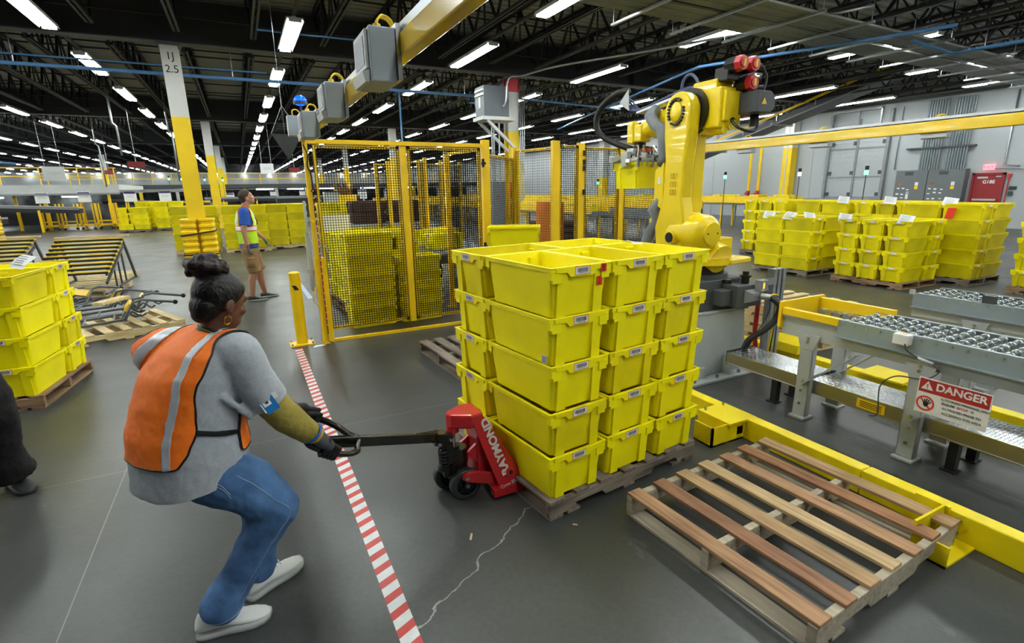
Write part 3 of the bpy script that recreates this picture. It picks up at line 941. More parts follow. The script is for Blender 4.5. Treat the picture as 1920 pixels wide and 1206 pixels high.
# bollard
t = thing('bollard', 'yellow steel bollard with a black diamond, at the end of the striped tape', 'bollard', (.44, 6.24, 0))
m = MB(); m.cyl((0, 0, .01), (0, 0, .83), .062, n=24).sph((0, 0, .83), .062, 24, 8, (1, 1, .35)); m.build('pole', SAFE_Y, t)
MB().bb(-.13, .13, -.10, .10, 0, .014).build('base_plate', SAFE_Y, t)
m = MB()
for a, b_ in ((-.11, -.08), (.11, -.08), (-.11, .08), (.11, .08)): m.cyl((a, b_, .014), (a, b_, .034), .012, n=6)
m.each('anchor_bolt', ZINC, t)
m = MB(); vs = []
for ang, z in ((-128, .70), (-100, .66), (-55, .66), (-80, .70)):
    pass
for k in range(9):
    a = R(-130 + k * 7.5)
    s = k / 8
    vs += [(.0635 * math.cos(a), .0635 * math.sin(a), .705 - .055 * s - .0), (.0635 * math.cos(a), .0635 * math.sin(a), .66 - .055 * max(0, s - .45) + .045 * max(0, .45 - s))]
vs = []
for k in range(9):
    s = k / 8; a = R(-132 + 66 * s)
    zt = .70 if s < .6 else .70 - .045 * (s - .6) / .4
    zb = .645 if s > .4 else .70 - .055 * (s / .4)
    vs += [(.0635 * math.cos(a), .0635 * math.sin(a), zt), (.0635 * math.cos(a), .0635 * math.sin(a), zb)]
m.add(vs, [(2 * k, 2 * k + 1, 2 * k + 3, 2 * k + 2) for k in range(8)]); m.build('black_diamond', INK, t)

# overhead beams
def beam(name_label, x0, x1, y0, y1, z0, bh):
    t = thing('overhead_beam', name_label, 'beam', (0, 0, 0))
    MB().bb(x0, x1, y0, y1, z0, z0 + bh).build('beam_tube', mat('beam_yellow_gloss', 'e9c400', .18, var=.03, coat=.4), t, .006)
    m = MB(); m.bb(x0 + .01, x1 - .01, y0, y1, z0 + bh + .001, z0 + bh + .012).bb(x0 + .01, x0 + .02, y0, y1, z0 + bh, z0 + bh + .04).bb(x1 - .02, x1 - .01, y0, y1, z0 + bh, z0 + bh + .04)
    m.build('cable_raceway', ALU, t)
    return t
beam('yellow beam hung with grey screens, running overhead from the gate post', .640, .700, -2.5, 6.2, 2.235, .085)
beam('long yellow beam crossing overhead right of the robot', 7.0, 7.12, -2.5, 7.05, 2.26, .12)
SCR = mat('dark_screen', '4d5963', .4, var=.03)
def hmi(label, x, y, z, side):
    t = thing('operator_screen', label, 'control screen', (x, y, z), 0, 'grey operator screens on the overhead beams')
    s = side
    # housing hangs beside the beam, screen looks away from the beam
    MB().bb(*sorted((0, s * .105)), 0, .25, -.20, 0).build('housing', GREY_E, t, .006)
    p = [(0, -.20), (.25, -.20), (.25, -.185), (0, -.185)]
    m = MB(); m.bb(*sorted((s * .105, s * .118)), .02, .23, -.15, -.01); m.build('bezel', GREY_L, t, .003)
    MB().bb(*sorted((s * .117, s * .120)), .045, .205, -.135, -.03).build('screen', SCR, t)
    m = MB(); m.add([(s * .105, .02, -.152), (s * .105, .23, -.152), (s * .135, .23, -.165), (s * .135, .02, -.165), (s * .105, .02, -.20), (s * .105, .23, -.20), (s * .125, .23, -.20), (s * .125, .02, -.20)],
                    [(0, 1, 2, 3), (4, 5, 6, 7), (0, 1, 5, 4), (3, 2, 6, 7), (0, 3, 7, 4), (1, 2, 6, 5)]); m.build('keypad_sill', GREY_L, t)
    m = MB(); m.bb(*sorted((s * -.018, 0)), -.008, .258, -.19, .015); m.build('mounting_bracket', ALU, t)
    m = MB()
    for k in range(3):
        o_ = k * .016
        m.tube([(s * .055, .05 + o_, 0), (s * .055, .05 + o_, .03), (s * .03, .07 + o_, .058), (s * -.01, .09 + o_, .05), (s * -.03, .09 + o_, .0)], .0045, 6, sub=4)
    m.cyl((s * .055, .066, -.002), (s * .055, .066, .022), .016, n=8)
    m.each('yellow_cable', CABY, t)
    return t
hmi('grey operator screen nearest the camera on the left overhead beam', .625, 2.19, 2.335, -1)
hmi('grey operator screen in the middle of the left overhead beam', .625, 3.35, 2.335, -1)
hmi('small grey operator screen at the gate end of the left overhead beam', .625, 4.58, 2.335, -1)
for y, l in ((5.75, 'grey screen housing on the right beam nearest the robot'), (4.55, 'middle grey screen housing on the right beam'), (3.2, 'grey screen housing on the right beam below the conduit rack')):
    hmi(l, 7.14, y, 2.40, 1)
t = thing('beacon', 'round blue signal beacon glowing above the gate post', 'beacon', (.695, 6.15, 2.27))
MB().cyl((0, 0, 0), (0, 0, .33), .012, n=8).cyl((0, 0, .33), (0, 0, .36), .07, n=16).build('stem', GREY_D, t)
MB().sph((0, 0, .37), .065, 16, 10, (1, 1, .8)).build('blue_lens', mat('blue_lens', '0818d0', .2, var=0, emit=(.0, .035, 1), estr=2.6), t)
t = thing('junction_box', 'grey junction box on top of the gate post beside the beacon', 'box', (.60, 6.05, 2.28))
MB().bb(-.06, .05, 0, .12, 0, .2).build('box_body', GREY_E, t, .005)
MB().tube([(0, .05, .2), (0, .05, .25), (.05, .06, .26), (.1, .07, .18), (.1, .07, .1)], .006, sub=4).build('yellow_lead', CABY, t)

# floor tape
m = MB(); N = 46
WT = mat('tape_white', 'd9dbdb', .4, var=.1, scale=20); RT = mat('tape_red', 'c23a35', .4, var=.15, scale=20)
y0, y1 = .85, 6.05; x0, x1 = .34, .42
per = .098; sh = .035
k = 0; y = y0
def pt(x, y): return (x, y + sh * (x - x0) / (x1 - x0), .0012)
while y < y1 - per:
    for mt, a, b_ in ((WT, y, y + per * .54), (RT, y + per * .54, y + per)):
        m.use(mt).add([pt(x0, a), pt(x1, a), pt(x1, b_), pt(x0, b_)], [(0, 1, 2, 3)])
    y += per
m.use(WT).add([pt(x0, y), pt(x1, y), (x1, y1, .0012), (x0, y1, .0012)], [(0, 1, 2, 3)])
tag(m.build('floor_tape'), 'red and white striped tape on the floor leading to the bollard', 'floor tape')
tag(MB().prism([(.80, 8.97), (.88, 8.99), (.86, 10.9), (.80, 10.9)], .001).build('floor_tape', mat('tape_pale_blue', '9fb0cf', .4, var=.25, scale=6)), 'short worn pale blue tape strip behind the bollard', 'floor tape')
tag(MB().prism([(.53, 6.02), (.68, 6.05), (.64, 6.09), (.56, 6.08)], .002).build('paper_scrap', PAPER), 'white paper scrap on the floor between bollard and gate post', 'litter')

# curb guard rail
t = thing('guard_rail', 'low heavy yellow rail on the floor behind the empty pallet', 'guard rail', (0, 0, 0))
MB().bb(2.93, 3.02, -.6, 1.42, 0, .15).bb(2.93, 3.02, 1.425, 4.2, 0, .15).build('rail_beam', CURB_Y, t, .006)
def brk(y, s):
    m = MB()
    m.bb(2.66, 2.93, y, y + .012, 0, .165) if s < 0 else m.bb(2.66, 2.93, y - .012, y, 0, .165)
    m.bb(2.655, 2.93, min(y, y + s * .14), max(y, y + s * .14), 0, .012)
    m.bb(2.918, 2.93, y - .02, y + .13, 0.01, .165)
    m.bb(2.655, 2.667, *sorted((y, y + s * .14)), 0, .11) 
    o = m.build('floor_bracket', CURB_Y, t)
    m = MB()
    for a, b_, c in ((2.74, y + s * .07, .014), (2.86, y + s * .07, .014)): m.cyl((a, b_, .01), (a, b_, .035), .012, n=6)
    for z in (.05, .12): m.cyl((2.925, y + s * .06, z), (2.905, y + s * .06, z), .012, n=6)
    m.each('bolt', ZINC, o)
brk(1.02, -1)
m = MB(); m.bb(2.62, 2.93, 2.20, 2.212, 0, .14).bb(2.62, 2.635, 2.20, 2.36, 0, .14).bb(2.76, 3.02, 2.18, 2.46, .135, .15).bb(2.76, 2.775, 2.20, 2.46, 0, .14).bb(2.62, 2.93, 2.2, 2.36, 0, .012)
o = m.build('floor_bracket', CURB_Y, t)
m = MB()
for a, b_ in ((2.68, 2.27), (2.70, 2.33)): m.cyl((a, b_, .01), (a, b_, .035), .012, n=6)
m.cyl((2.80, 2.43, .15), (2.80, 2.43, .165), .01, n=6).cyl((2.98, 2.43, .15), (2.98, 2.43, .165), .01, n=6)
m.each('bolt', ZINC, o)
MB().bb(2.86, 2.92, 2.2, 2.206, .04, .10).build('white_tag', PAPER, t)
t = thing('guard_rail', 'yellow floor rail with cover plate, seen under the roller conveyor', 'guard rail', (0, 0, 0))
MB().bb(4.55, 4.66, -.6, 4.3, 0, .15).build('rail_beam', CURB_Y, t, .006)
MB().bb(4.50, 4.80, 2.0, 2.35, .15, .17).bb(4.50, 4.80, 2.9, 3.3, .15, .24).each('cover_plate', CURB_Y, t, .004)
# ================================================================ ROBOT
RX, RY = 3.76, 3.50
t = thing('robot_pedestal', 'light grey steel pedestal bolted down under the yellow robot', 'pedestal', (RX, RY, 0))
m = MB()
def tbox(m, a, b_, z0, z1, c=(0, 0)):     # tapered box: half sizes a at z0, b at z1
    v = []
    for (hx, hy), z in ((a, z0), (b_, z1)):
        v += [(c[0] - hx, c[1] - hy, z), (c[0] + hx, c[1] - hy, z), (c[0] + hx, c[1] + hy, z), (c[0] - hx, c[1] + hy, z)]
    return m.add(v, [(3, 2, 1, 0), (4, 5, 6, 7), (0, 1, 5, 4), (1, 2, 6, 5), (2, 3, 7, 6), (3, 0, 4, 7)], False)
PED = mat('pedestal_grey', 'aab1b3', .5, var=.05)
tbox(m, (.36, .34), (.32, .31), .022, .60); m.bb(-.35, .35, -.33, .33, .60, .625); m.build('pedestal_body', PED, t, .006)
m = MB(); m.bb(-.44, .42, -.46, .46, 0, .022); m.build('floor_plate', PED, t, .004)
m = MB(); m.bb(-.34, -.20, -.50 + .12, -.34, .022, .12).bb(.05, .08, -.42, -.34, .022, .2).each('gusset', PED, t)
m = MB()
for a in (-.38, -.1, .18, .38): m.cyl((a, -.42, .02), (a, -.42, .05), .016, n=6)
m.each('anchor_bolt', ZINC, t)

t = thing('industrial_robot', 'yellow industrial robot arm with red motor caps lifting a tote', 'robot', (RX, RY, 0))
CAST = mat('cast_dark_grey', '45494c', .55, var=.1)
# base casting
m = MB(); tbox(m, (.30, .30), (.27, .28), .625, .90); m.cyl((0, 0, .88), (0, 0, .935), .27, n=32)
base = m.build('base_casting', CAST, t, .01)
m = MB(); m.bb(.02, .34, -.46, -.20, .66, .86).bb(-.10, .02, -.40, -.28, .68, .82); m.build('connector_box', CAST, base, .008)
m = MB(); m.add([(.10, -.465, .70), (.24, -.465, .70), (.24, -.465, .82), (.10, -.465, .82), (.14, -.52, .725), (.24, -.52, .725), (.24, -.52, .79), (.14, -.52, .79)],
                [(0, 1, 5, 4), (1, 2, 6, 5), (2, 3, 7, 6), (3, 0, 4, 7), (4, 5, 6, 7)])
m.build('cable_hood', GREY_M, base)
m = MB().cyl((.20, -.38, .86), (.20, -.38, .92), .035, n=12).cyl((.20, -.38, .92), (.20, -.38, .935), .05, n=12).cyl((.06, -.30, .86), (.06, -.30, .895), .04, n=12).cyl((.2, -.38, .935), (.2, -.38, .97), .028, n=10)
m.each('fitting', BLACK, base)
m = MB().cyl((.24, -.52, .76), (.29, -.58, .755), .028, n=12).cyl((.30, -.44, .80), (.36, -.50, .80), .024, n=12); m.build('plug', STEEL, base)
MB().cyl((0, 0, .93), (0, 0, 1.03), .235, n=32).build('slewing_ring', BLACK, t)
m = MB().cyl((0, 0, 1.03), (0, 0, 1.085), .32, n=36)
m.prism([(.05, -.34), (.36, -.30), (.38, -.2), (.2, .1), (-.1, .1)], .05, Matrix.Translation((0, 0, 1.03)))
m.box((.0, .0, 1.17), (.42, .40, .18)); m.cyl((-.02, -.28, 1.08), (-.02, .1, 1.2), .13, n=16)
m.build('turret', ROB_Y, t, .012)
# cheek with the slotted disc of the second axis, seen from the left
def yz(poly, x0, x1, m):       # prism with profile in y-z between x0 and x1
    M = Matrix(((0, 0, 1, x0), (1, 0, 0, 0), (0, 1, 0, 0), (0, 0, 0, 1)))
    m.prism(poly, x1 - x0, M)
m = MB(); yz([(-.16 + .3 * math.cos(a) * .8 + .18, 1.29 + .2 * math.sin(a)) for a in [2 * math.pi * k / 28 for k in range(28)]], -.16, -.06, m)
m.box((-.1, .06, 1.15), (.14, .34, .18)); m.build('shoulder_cheek', ROB_Y, t, .01)
m = MB()
for a0 in (120, 160, 200):
    for k in range(4):
        a = R(a0 + k * 7); a2 = R(a0 + (k + 1) * 7)
        pa = [(.02 + .21 * math.cos(a), 1.29 + .175 * math.sin(a)), (.02 + .21 * math.cos(a2), 1.29 + .175 * math.sin(a2)), (.02 + .235 * math.cos(a2), 1.29 + .195 * math.sin(a2)), (.02 + .235 * math.cos(a), 1.29 + .195 * math.sin(a))]
        pa = [(.04 - (p[0] - .04), p[1]) for p in pa]
        yz(pa, -.163, -.158, m)
m.each('slot', BLACK, t)
# balancer cylinder
m = MB(); bx, bz = -.16, 1.31
prof = [(-.27, .10), (-.255, .14), (-.22, .163), (-.17, .165), (.08, .155), (.16, .13), (.22, .11)]
rings = []
for y, r_ in prof: rings.append([Vector((bx + r_ * math.cos(2 * math.pi * k / 32), y, bz + r_ * math.sin(2 * math.pi * k / 32))) for k in range(32)])
m.loft(rings); m.cyl((bx, -.295, bz), (bx, -.265, bz), .098, n=32); bal = m.build('balancer_cylinder', ROB_Y, t)
m = MB().cyl((bx - .06, -.3, bz + .005), (bx - .06, -.293, bz + .005), .007, n=8).cyl((bx + .055, -.3, bz + .005), (bx + .055, -.293, bz + .005), .007, n=8); m.each('screw', BLACK, bal)
m = MB().cyl((-.30, .02, 1.27), (-.36, .02, 1.27), .055, n=20).cyl((-.30, .02, 1.27), (-.1, .05, 1.27), .075, n=20); m.build('pivot_boss', ROB_Y, t)
m = MB().cyl((-.36, .02, 1.27), (-.364, .02, 1.27), .046, n=20); m.build('pivot_cap', BLACK, t)
# lower arm
pr_ = []
for k in range(13):
    a = math.pi * k / 12; pr_.append((.08 + .155 * math.cos(a), 2.34 + .165 * math.sin(a)))
pr_ += [(-.065, 2.12), (-.045, 1.95), (-.04, 1.62), (-.075, 1.46), (-.11, 1.34), (-.06, 1.18), (.10, 1.12), (.26, 1.18), (.285, 1.34), (.245, 1.46), (.20, 1.62), (.195, 1.95), (.225, 2.15)]
m = MB(); yz(pr_, -.30, -.17, m); low = m.build('lower_arm', ROB_Y, t, .022)
m = MB(); yz([(-.02, 1.45), (.17, 1.45), (.17, 2.15), (-.02, 2.15)], -.17, -.02, m); m.build('arm_back_web', ROB_Y, low, .02)
m = MB()
for k in range(24):
    a = 2 * math.pi * k / 24
    if k in (9, 10, 21): continue
    c = (-.305, .085 + .088 * math.cos(a), 2.34 + .105 * math.sin(a)); m.cyl((-.297, c[1], c[2]), (-.318, c[1], c[2]), .012, n=6, smooth=False)
m.each('ring_bolt', BLACK, low)
m = MB(); ra, rb = [], []
for k in range(28):
    a = 2 * math.pi * k / 28
    ra.append(Vector((-.303, .085 + .07 * math.cos(a), 2.34 + .086 * math.sin(a)))); rb.append(Vector((-.312, .085 + .06 * math.cos(a), 2.34 + .075 * math.sin(a))))
m.loft([ra, rb]); m.build('hub_disc', ROB_Y, low)
m = MB(); yz([(-.01, 1.60), (.10, 1.60), (.10, 1.76), (-.01, 1.76)], -.3015, -.3005, m); 
# raised outlined marks cast on the arm
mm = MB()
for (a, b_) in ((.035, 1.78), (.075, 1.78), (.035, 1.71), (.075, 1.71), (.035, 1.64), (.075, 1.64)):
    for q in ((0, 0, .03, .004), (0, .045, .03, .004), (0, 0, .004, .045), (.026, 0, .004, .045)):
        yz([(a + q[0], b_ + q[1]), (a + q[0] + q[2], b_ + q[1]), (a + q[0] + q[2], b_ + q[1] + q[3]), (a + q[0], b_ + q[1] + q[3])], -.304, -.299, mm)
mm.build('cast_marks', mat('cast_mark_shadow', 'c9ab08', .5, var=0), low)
m = MB(); yz([(.20, 1.50), (.33, 1.56), (.33, 1.86), (.22, 1.95)], -.285, -.20, m); cv = m.build('side_cover', ROB_Y, low, .008)
m = MB(); yz([(.245, 1.74), (.28, 1.74), (.28, 1.80), (.245, 1.80)], -.288, -.284, m); m.build('white_sticker', PAPER, cv)
# black gap disc and elbow housing
m = MB().cyl((-.17, .08, 2.34), (-.11, .08, 2.34), .20, n=32); m.build('joint_disc', BLACK, t)
m = MB().cyl((-.11, .08, 2.34), (.07, .08, 2.34), .215, n=32); m.box((.0, -.10, 2.35), (.26, .26, .32)); m.box((-.02, -.04, 2.50), (.20, .26, .16)); m.box((.0, -.22, 2.36), (.20, .08, .24))
m.cyl((.0, -.22, 2.22), (.0, -.26, 2.22), .05, n=12).cyl((-.06, -.10, 2.17), (-.06, -.24, 2.17), .035, n=10)
elb = m.build('elbow_housing', ROB_Y, t, .012)
# motors on the back: red caps
def motor(x, z, y=-.30, L_=.10, r_=.062):
    m = MB().cyl((x, y, z), (x, y - L_, z), r_ * 1.02, n=8, smooth=False); b_ = m.build('motor', BLACK, elb, .004)
    m = MB().cyl((x, y - L_, z), (x, y - L_ - .045, z), r_ * 1.05, r_ * .92, n=8, smooth=False).cyl((x, y - L_ - .045, z), (x, y - L_ - .055, z), r_ * .6, n=12); m.build('red_motor_cap', mat('motor_red', 'c4232d', .35, var=.04), b_, .003)
    MB().bb(x - .012, x + .012, y - L_ - .058, y - L_ - .055, z - .026, z + .026).build('yellow_label', SAFE_Y, b_)
motor(-.05, 2.665, -.22); motor(.09, 2.67, -.22); motor(.09, 2.53, -.22)
m = MB(); m.bb(-.10, .14, -.26, -.12, 2.55, 2.66); m.build('motor_mount', BLACK, elb, .01)
m = MB(); m.cyl((.16, -.30, 2.56), (.2, -.34, 2.56), .022, n=8).cyl((.16, -.30, 2.66), (.2, -.34, 2.66), .022, n=8).cyl((.17, -.33, 2.5), (.21, -.36, 2.5), .018, n=8); m.each('cable_plug', GREY_D, elb)
m = MB(); m.prism([(-.10, -.075), (.07, -.075), (.11, -.035), (.11, .05), (.06, .09), (-.10, .09)], .20, frame((.16, -.24, 2.37), (1, 0, 0), (0, 0, 1))); mb_ = m.build('rear_motor', GREY_D, elb, .006)
m = MB(); m.prism([(-.0, -.08), (.075, -.08), (.115, -.04), (.115, .055), (.065, .095), (0, .095)], .035, frame((.17, -.205, 2.37), (1, 0, 0), (0, 0, 1))); m.build('red_end_plate', RED, mb_, .003)
M = frame((.135, -.443, 2.375), (1, 0, 0), (0, 0, 1)); m = MB(); m.prism([(-.03, -.02), (.03, -.02), (0, .03)], .002, M); m.build('warning_triangle', SAFE_Y, mb_)
m = MB(); m.tube([(-.02, -.26, 2.25), (-.02, -.34, 2.18), (.08, -.38, 2.15), (.18, -.36, 2.18), (.2, -.34, 2.3)], .012, 8, sub=5).tube([(.2, -.34, 2.66), (.24, -.36, 2.58), (.22, -.36, 2.48), (.2, -.36, 2.4)], .01, 8, sub=4).cyl((.2, -.3, 2.2), (.2, -.3, 2.3), .03, n=8)
m.each('rear_cable', BLACK, elb)
# forearm and wrist
m = MB(); A, B_ = Vector((-.02, .18, 2.40)), Vector((-.02, .78, 2.27))
m.cyl(A, A.lerp(B_, .5), .125, .10, n=24).cyl(A.lerp(B_, .5), B_, .10, .085, n=24).cyl(A.lerp(B_, .62), A.lerp(B_, .80), .125, .12, n=24)
fore = m.build('forearm', ROB_Y, t)
m = MB(); m.box((-.05, .84, 2.24), (.13, .20, .17)); m.box((-.09, .90, 2.25), (.08, .10, .22)); wr = m.build('wrist', ROB_Y, t, .018)
m = MB().cyl((-.04, .84, 2.16), (-.04, .84, 2.10), .06, n=20); m.build('tool_flange', BLACK, wr)
# tray with cables on top of the forearm, pointed plate, hose, grey sleeve
m = MB(); m.bar((-.08, .05, 2.53), (-.08, .80, 2.43), .12, .02); m.build('cable_tray', ALU, t)
m = MB()
for k in range(4): m.tube([(-.10 + .02 * k, .02, 2.55), (-.10 + .02 * k, .3, 2.54 + .01 * k), (-.1 + .02 * k, .8, 2.46), (-.10 + .02 * k, .98, 2.50 + .02 * k), (-.1, 1.02, 2.62)], .011, 6, sub=4)
m.tube([(-.05, .30, 2.53), (-.05, .28, 2.64), (-.05, .20, 2.68), (-.05, .12, 2.62), (-.05, .08, 2.52)], .013, 8, sub=4)
m.each('blue_grey_cable', mat('cable_slate_blue', '4a5578', .5, var=.1), t)
m = MB(); m.prism([(0, 0), (.14, .10), (.14, -.10)], .01, frame((-.14, 1.06, 2.55), (0, -1, .1), (0, 0, 1))); m.build('pointed_plate', GREY_L, t)
m = MB().tube([(-.10, .98, 2.66), (-.12, 1.12, 2.66), (-.18, 1.30, 2.56), (-.20, 1.38, 2.42), (-.18, 1.34, 2.28), (-.12, 1.15, 2.17), (-.06, .95, 2.10), (-.04, .84, 2.06)], .032, 12, sub=6)
m.build('black_hose', RUBBER, t)
SLV = mat('grey_cloth_sleeve', '7e8288', .85, var=.15, scale=12, bump=.6, bscale=18)
m = MB().tube([(-.14, .52, 2.42), (-.22, .50, 2.36), (-.26, .38, 2.26), (-.27, .28, 2.22), (-.27, .26, 2.12), (-.26, .24, 1.98), (-.26, .28, 1.90)], [.055, .06, .05, .06, .045, .055, .04], 10, sub=1)
m.build('upper_cable_sleeve', SLV, t)
m = MB().tube([(-.25, .28, 1.60), (-.27, .34, 1.50), (-.26, .30, 1.40), (-.27, .38, 1.28), (-.28, .42, 1.12), (-.26, .36, 1.0)], [.04, .055, .045, .055, .06, .05], 10)
m.build('lower_cable_sleeve', SLV, t)
MB().box((-.24, .27, 2.16), (.08, .07, .05)).box((-.25, .33, 1.40), (.08, .08, .05)).each('sleeve_clamp', ROB_Y, t, .005)
# gripper
g0 = Vector((-.02, .72, 0)); gz = 1.96
m = MB(); m.bb(g0.x - .30, g0.x + .30, g0.y - .20, g0.y - .17, gz, gz + .03).bb(g0.x - .30, g0.x + .30, g0.y + .17, g0.y + .20, gz, gz + .03)
for a in (-.29, -.1, .1, .29): m.bb(g0.x + a - .015, g0.x + a + .015, g0.y - .2, g0.y + .2, gz, gz + .03)
m.bb(g0.x - .13, g0.x + .13, g0.y - .10, g0.y + .14, gz + .04, gz + .06).cyl((g0.x, g0.y + .08, gz + .03), (-.04, .84, 2.11), .04, n=12)
grp_ = m.build('gripper_frame', ALU, t, .002)
m = MB()
for a in (-.30, -.12, .1, .28):
    for b_ in (-.19, .19):
        m.box((g0.x + a, g0.y + b_, gz - .02), (.03, .02, .07)); m.cyl((g0.x + a, g0.y + b_, gz - .06), (g0.x + a, g0.y + b_, gz + .05), .009, n=6)
for k in range(9): m.cyl((g0.x - .28 + k * .07, g0.y - .22, gz - .05), (g0.x - .28 + k * .07, g0.y - .22, gz + .02), .006, n=6)
m.each('gripper_finger', STEEL, grp_)
m = MB(); m.box((g0.x - .31, g0.y - .02, gz + .02), (.05, .09, .14)); m.box((g0.x - .28, g0.y + .20, gz + .03), (.05, .10, .07), R(30)); m.box((g0.x - .2, g0.y - .16, gz + .05), (.10, .05, .05), R(40)); m.box((g0.x + .1, g0.y - .15, gz + .07), (.12, .06, .06), R(-30)); m.box((g0.x - .02, g0.y - .18, gz + .11), (.05, .05, .10))
m.each('pneumatic_block', GREY_L, grp_, .005)
m = MB(); m.cyl((g0.x - .14, g0.y + .02, gz + .06), (g0.x - .14, g0.y + .02, gz + .12), .03, n=10).box((g0.x - .18, g0.y + .1, gz + .07), (.04, .04, .04)); m.each('valve', mat('orange_plastic', 'c8561c', .4, var=.05), grp_)
for dx, dy, dz, w_, h_, d_, an in ((-.34, -.10, -.02, .10, .04, .04, 35), (-.33, .12, .03, .09, .05, .05, -30), (.02, -.20, .06, .07, .05, .09, 15), (.16, -.12, .09, .10, .06, .07, -25), (.24, .1, .06, .08, .06, .08, 30), (-.10, .16, .09, .09, .06, .08, 20), (-.24, -.05, .09, .05, .05, .06, 0)):
    MB().box((g0.x + dx, g0.y + dy, gz + dz), (w_, h_, d_), R(an), Matrix.Rotation(R(an * .7), 3, 'Y')).build('actuator_block', GREY_L if (dx * 100) % 2 else ALU, grp_, .004)
for dx in (-.28, -.16, .04, .18):
    MB().cyl((g0.x + dx, g0.y - .14, gz + .03), (g0.x + dx * .6, g0.y - .02, gz + .15), .014, n=8).build('actuator_rod', CHROME, grp_)
MB().cyl((g0.x, g0.y + .08, gz + .04), (g0.x, g0.y + .08, gz + .075), .11, n=24).build('tool_plate', GREY_M, grp_)
MB().cyl((g0.x + .02, g0.y + .08, gz + .10), (g0.x + .02, g0.y + .08, gz + .135), .06, n=20).build('orange_ring', mat('orange_plastic', 'c8561c', .4, var=.05), grp_)
m = MB()
rr = random.Random(5)
for k in range(7):
    a = Vector((g0.x + rr.uniform(-.25, .2), g0.y + rr.uniform(-.15, .15), gz + .03)); b_ = Vector((-.04, .84, 2.08))
    m.tube([a, a + Vector((0, 0, .09)), (a + b_) / 2 + Vector((0, 0, .07)), b_], .007, 6, sub=4)
m.each('air_line', BLACK, grp_)
tote('yellow tote held up in the robot gripper', (RX - .02, RY + .72, 1.70), R(90), grp='tote in the gripper')
# black cables from the base to the tray
t = thing('power_cables', 'two thick black cables curving from robot base into the diamond plate tray', 'cable', (RX, RY, 0))
for dx in (0, .035):
    MB().tube([(.29 + dx, -.58, .755), (.34 + dx, -.64, .68), (.32 + dx, -.62, .55), (.20 + dx, -.60, .46), (.08 + dx, -.57, .40), (.03 + dx, -.56, .31)], .021, 10, sub=6).build('cable', RUBBER, t)
tag(MB().tube([(RX + .44, RY - .36, .74), (RX + .43, RY - .36, .4), (RX + .45, RY - .38, .1), (RX + .45, RY - .38, .0)], .022, 8).build('red_hose', RED), 'red hose standing behind the robot pedestal', 'hose')
tag(MB().tube([(RX + .36, RY - .50, .80), (RX + .44, RY - .48, .6), (RX + .33, RY - .46, .4), (RX + .28, RY - .44, .31)], .005, 6, sub=5).build('thin_cable', mat('cable_blue_green', '2f5f78', .5, var=0)), 'thin blue green cable hanging beside the black cables', 'cable')
# ================================================================ PALLET JACK
JR = mat('jack_red_paint', 'c21f25', .28, var=.06, scale=6, coat=.4)
JB = mat('jack_black_paint', '18150f', .25, var=.1, coat=.3)
t = thing('pallet_jack', 'red hand pallet jack with black handle lifting the tall tote load', 'pallet jack', (0, 0, 0))
YC = 2.53
def quadslab(m, q, th):          # four corners, thickness along the quad normal
    q = [Vector(p) for p in q]; n = (q[1] - q[0]).cross(q[3] - q[0]).normalized() * th
    v = q + [p + n for p in q]
    return m.add(v, [(3, 2, 1, 0), (4, 5, 6, 7), (0, 1, 5, 4), (1, 2, 6, 5), (2, 3, 7, 6), (3, 0, 4, 7)], False)
def mir(p): return (p[0], 2 * YC - p[1], p[2])
TL, TR, BRt, BL = (.985, 2.445, .485), (1.055, 2.450, .500), (1.285, 2.350, .075), (1.115, 2.342, .045)
for s in (0, 1):
    q = [BL, BRt, TR, TL]
    if s: q = [mir(p) for p in q][::-1]
    m = MB(); quadslab(m, q, -.014); pl = m.build('side_plate', JR, t, .004)
    if s == 0:
        M = frame((1.118, 2.392, .285), (Vector(TL) - Vector(BL)) * -1 + Vector((0, 0, 0)), Vector(BRt) - Vector(BL))
        ax = (Vector(TL) - Vector(BL)).normalized(); nrm = (Vector(BRt) - Vector(BL)).cross(ax).normalized()
        if nrm.y > 0: nrm = -nrm
        c = (Vector(TL) + Vector(TR) + Vector(BRt) + Vector(BL)) / 4 + nrm * .0035 + ax * .03 - nrm.cross(ax) * .010
        yv = nrm.cross(ax)
        M = Matrix(((ax.x, yv.x, nrm.x, c.x), (ax.y, yv.y, nrm.y, c.y), (ax.z, yv.z, nrm.z, c.z), (0, 0, 0, 1)))
        text_mesh('lettering', 'RAYMOND', .066, M, WHITE, pl, bold=.0028, sx=1.08)
        c2 = Vector(BL).lerp(Vector(BRt), .50) + nrm * .0035 + ax * .03
        xv = (Vector(BRt) - Vector(BL)).normalized(); y2 = nrm.cross(xv)
        M2 = Matrix(((xv.x, y2.x, nrm.x, c2.x), (xv.y, y2.y, nrm.y, c2.y), (xv.z, y2.z, nrm.z, c2.z), (0, 0, 0, 1)))
        text_mesh('lettering', 'Cmax 5500LBS', .026, M2, WHITE, pl, bold=.0006)
        c3 = Vector(BL).lerp(Vector(BRt), .52) + ax * .095
        m = MB().cyl(c3, c3 + nrm * .022, .026, .020, n=16); m.build('pivot_collar', JR, pl)
        MB().cyl(c3 + nrm * .0222, c3 + nrm * .0225, .012, n=12).build('pivot_hole', BLACK, pl)
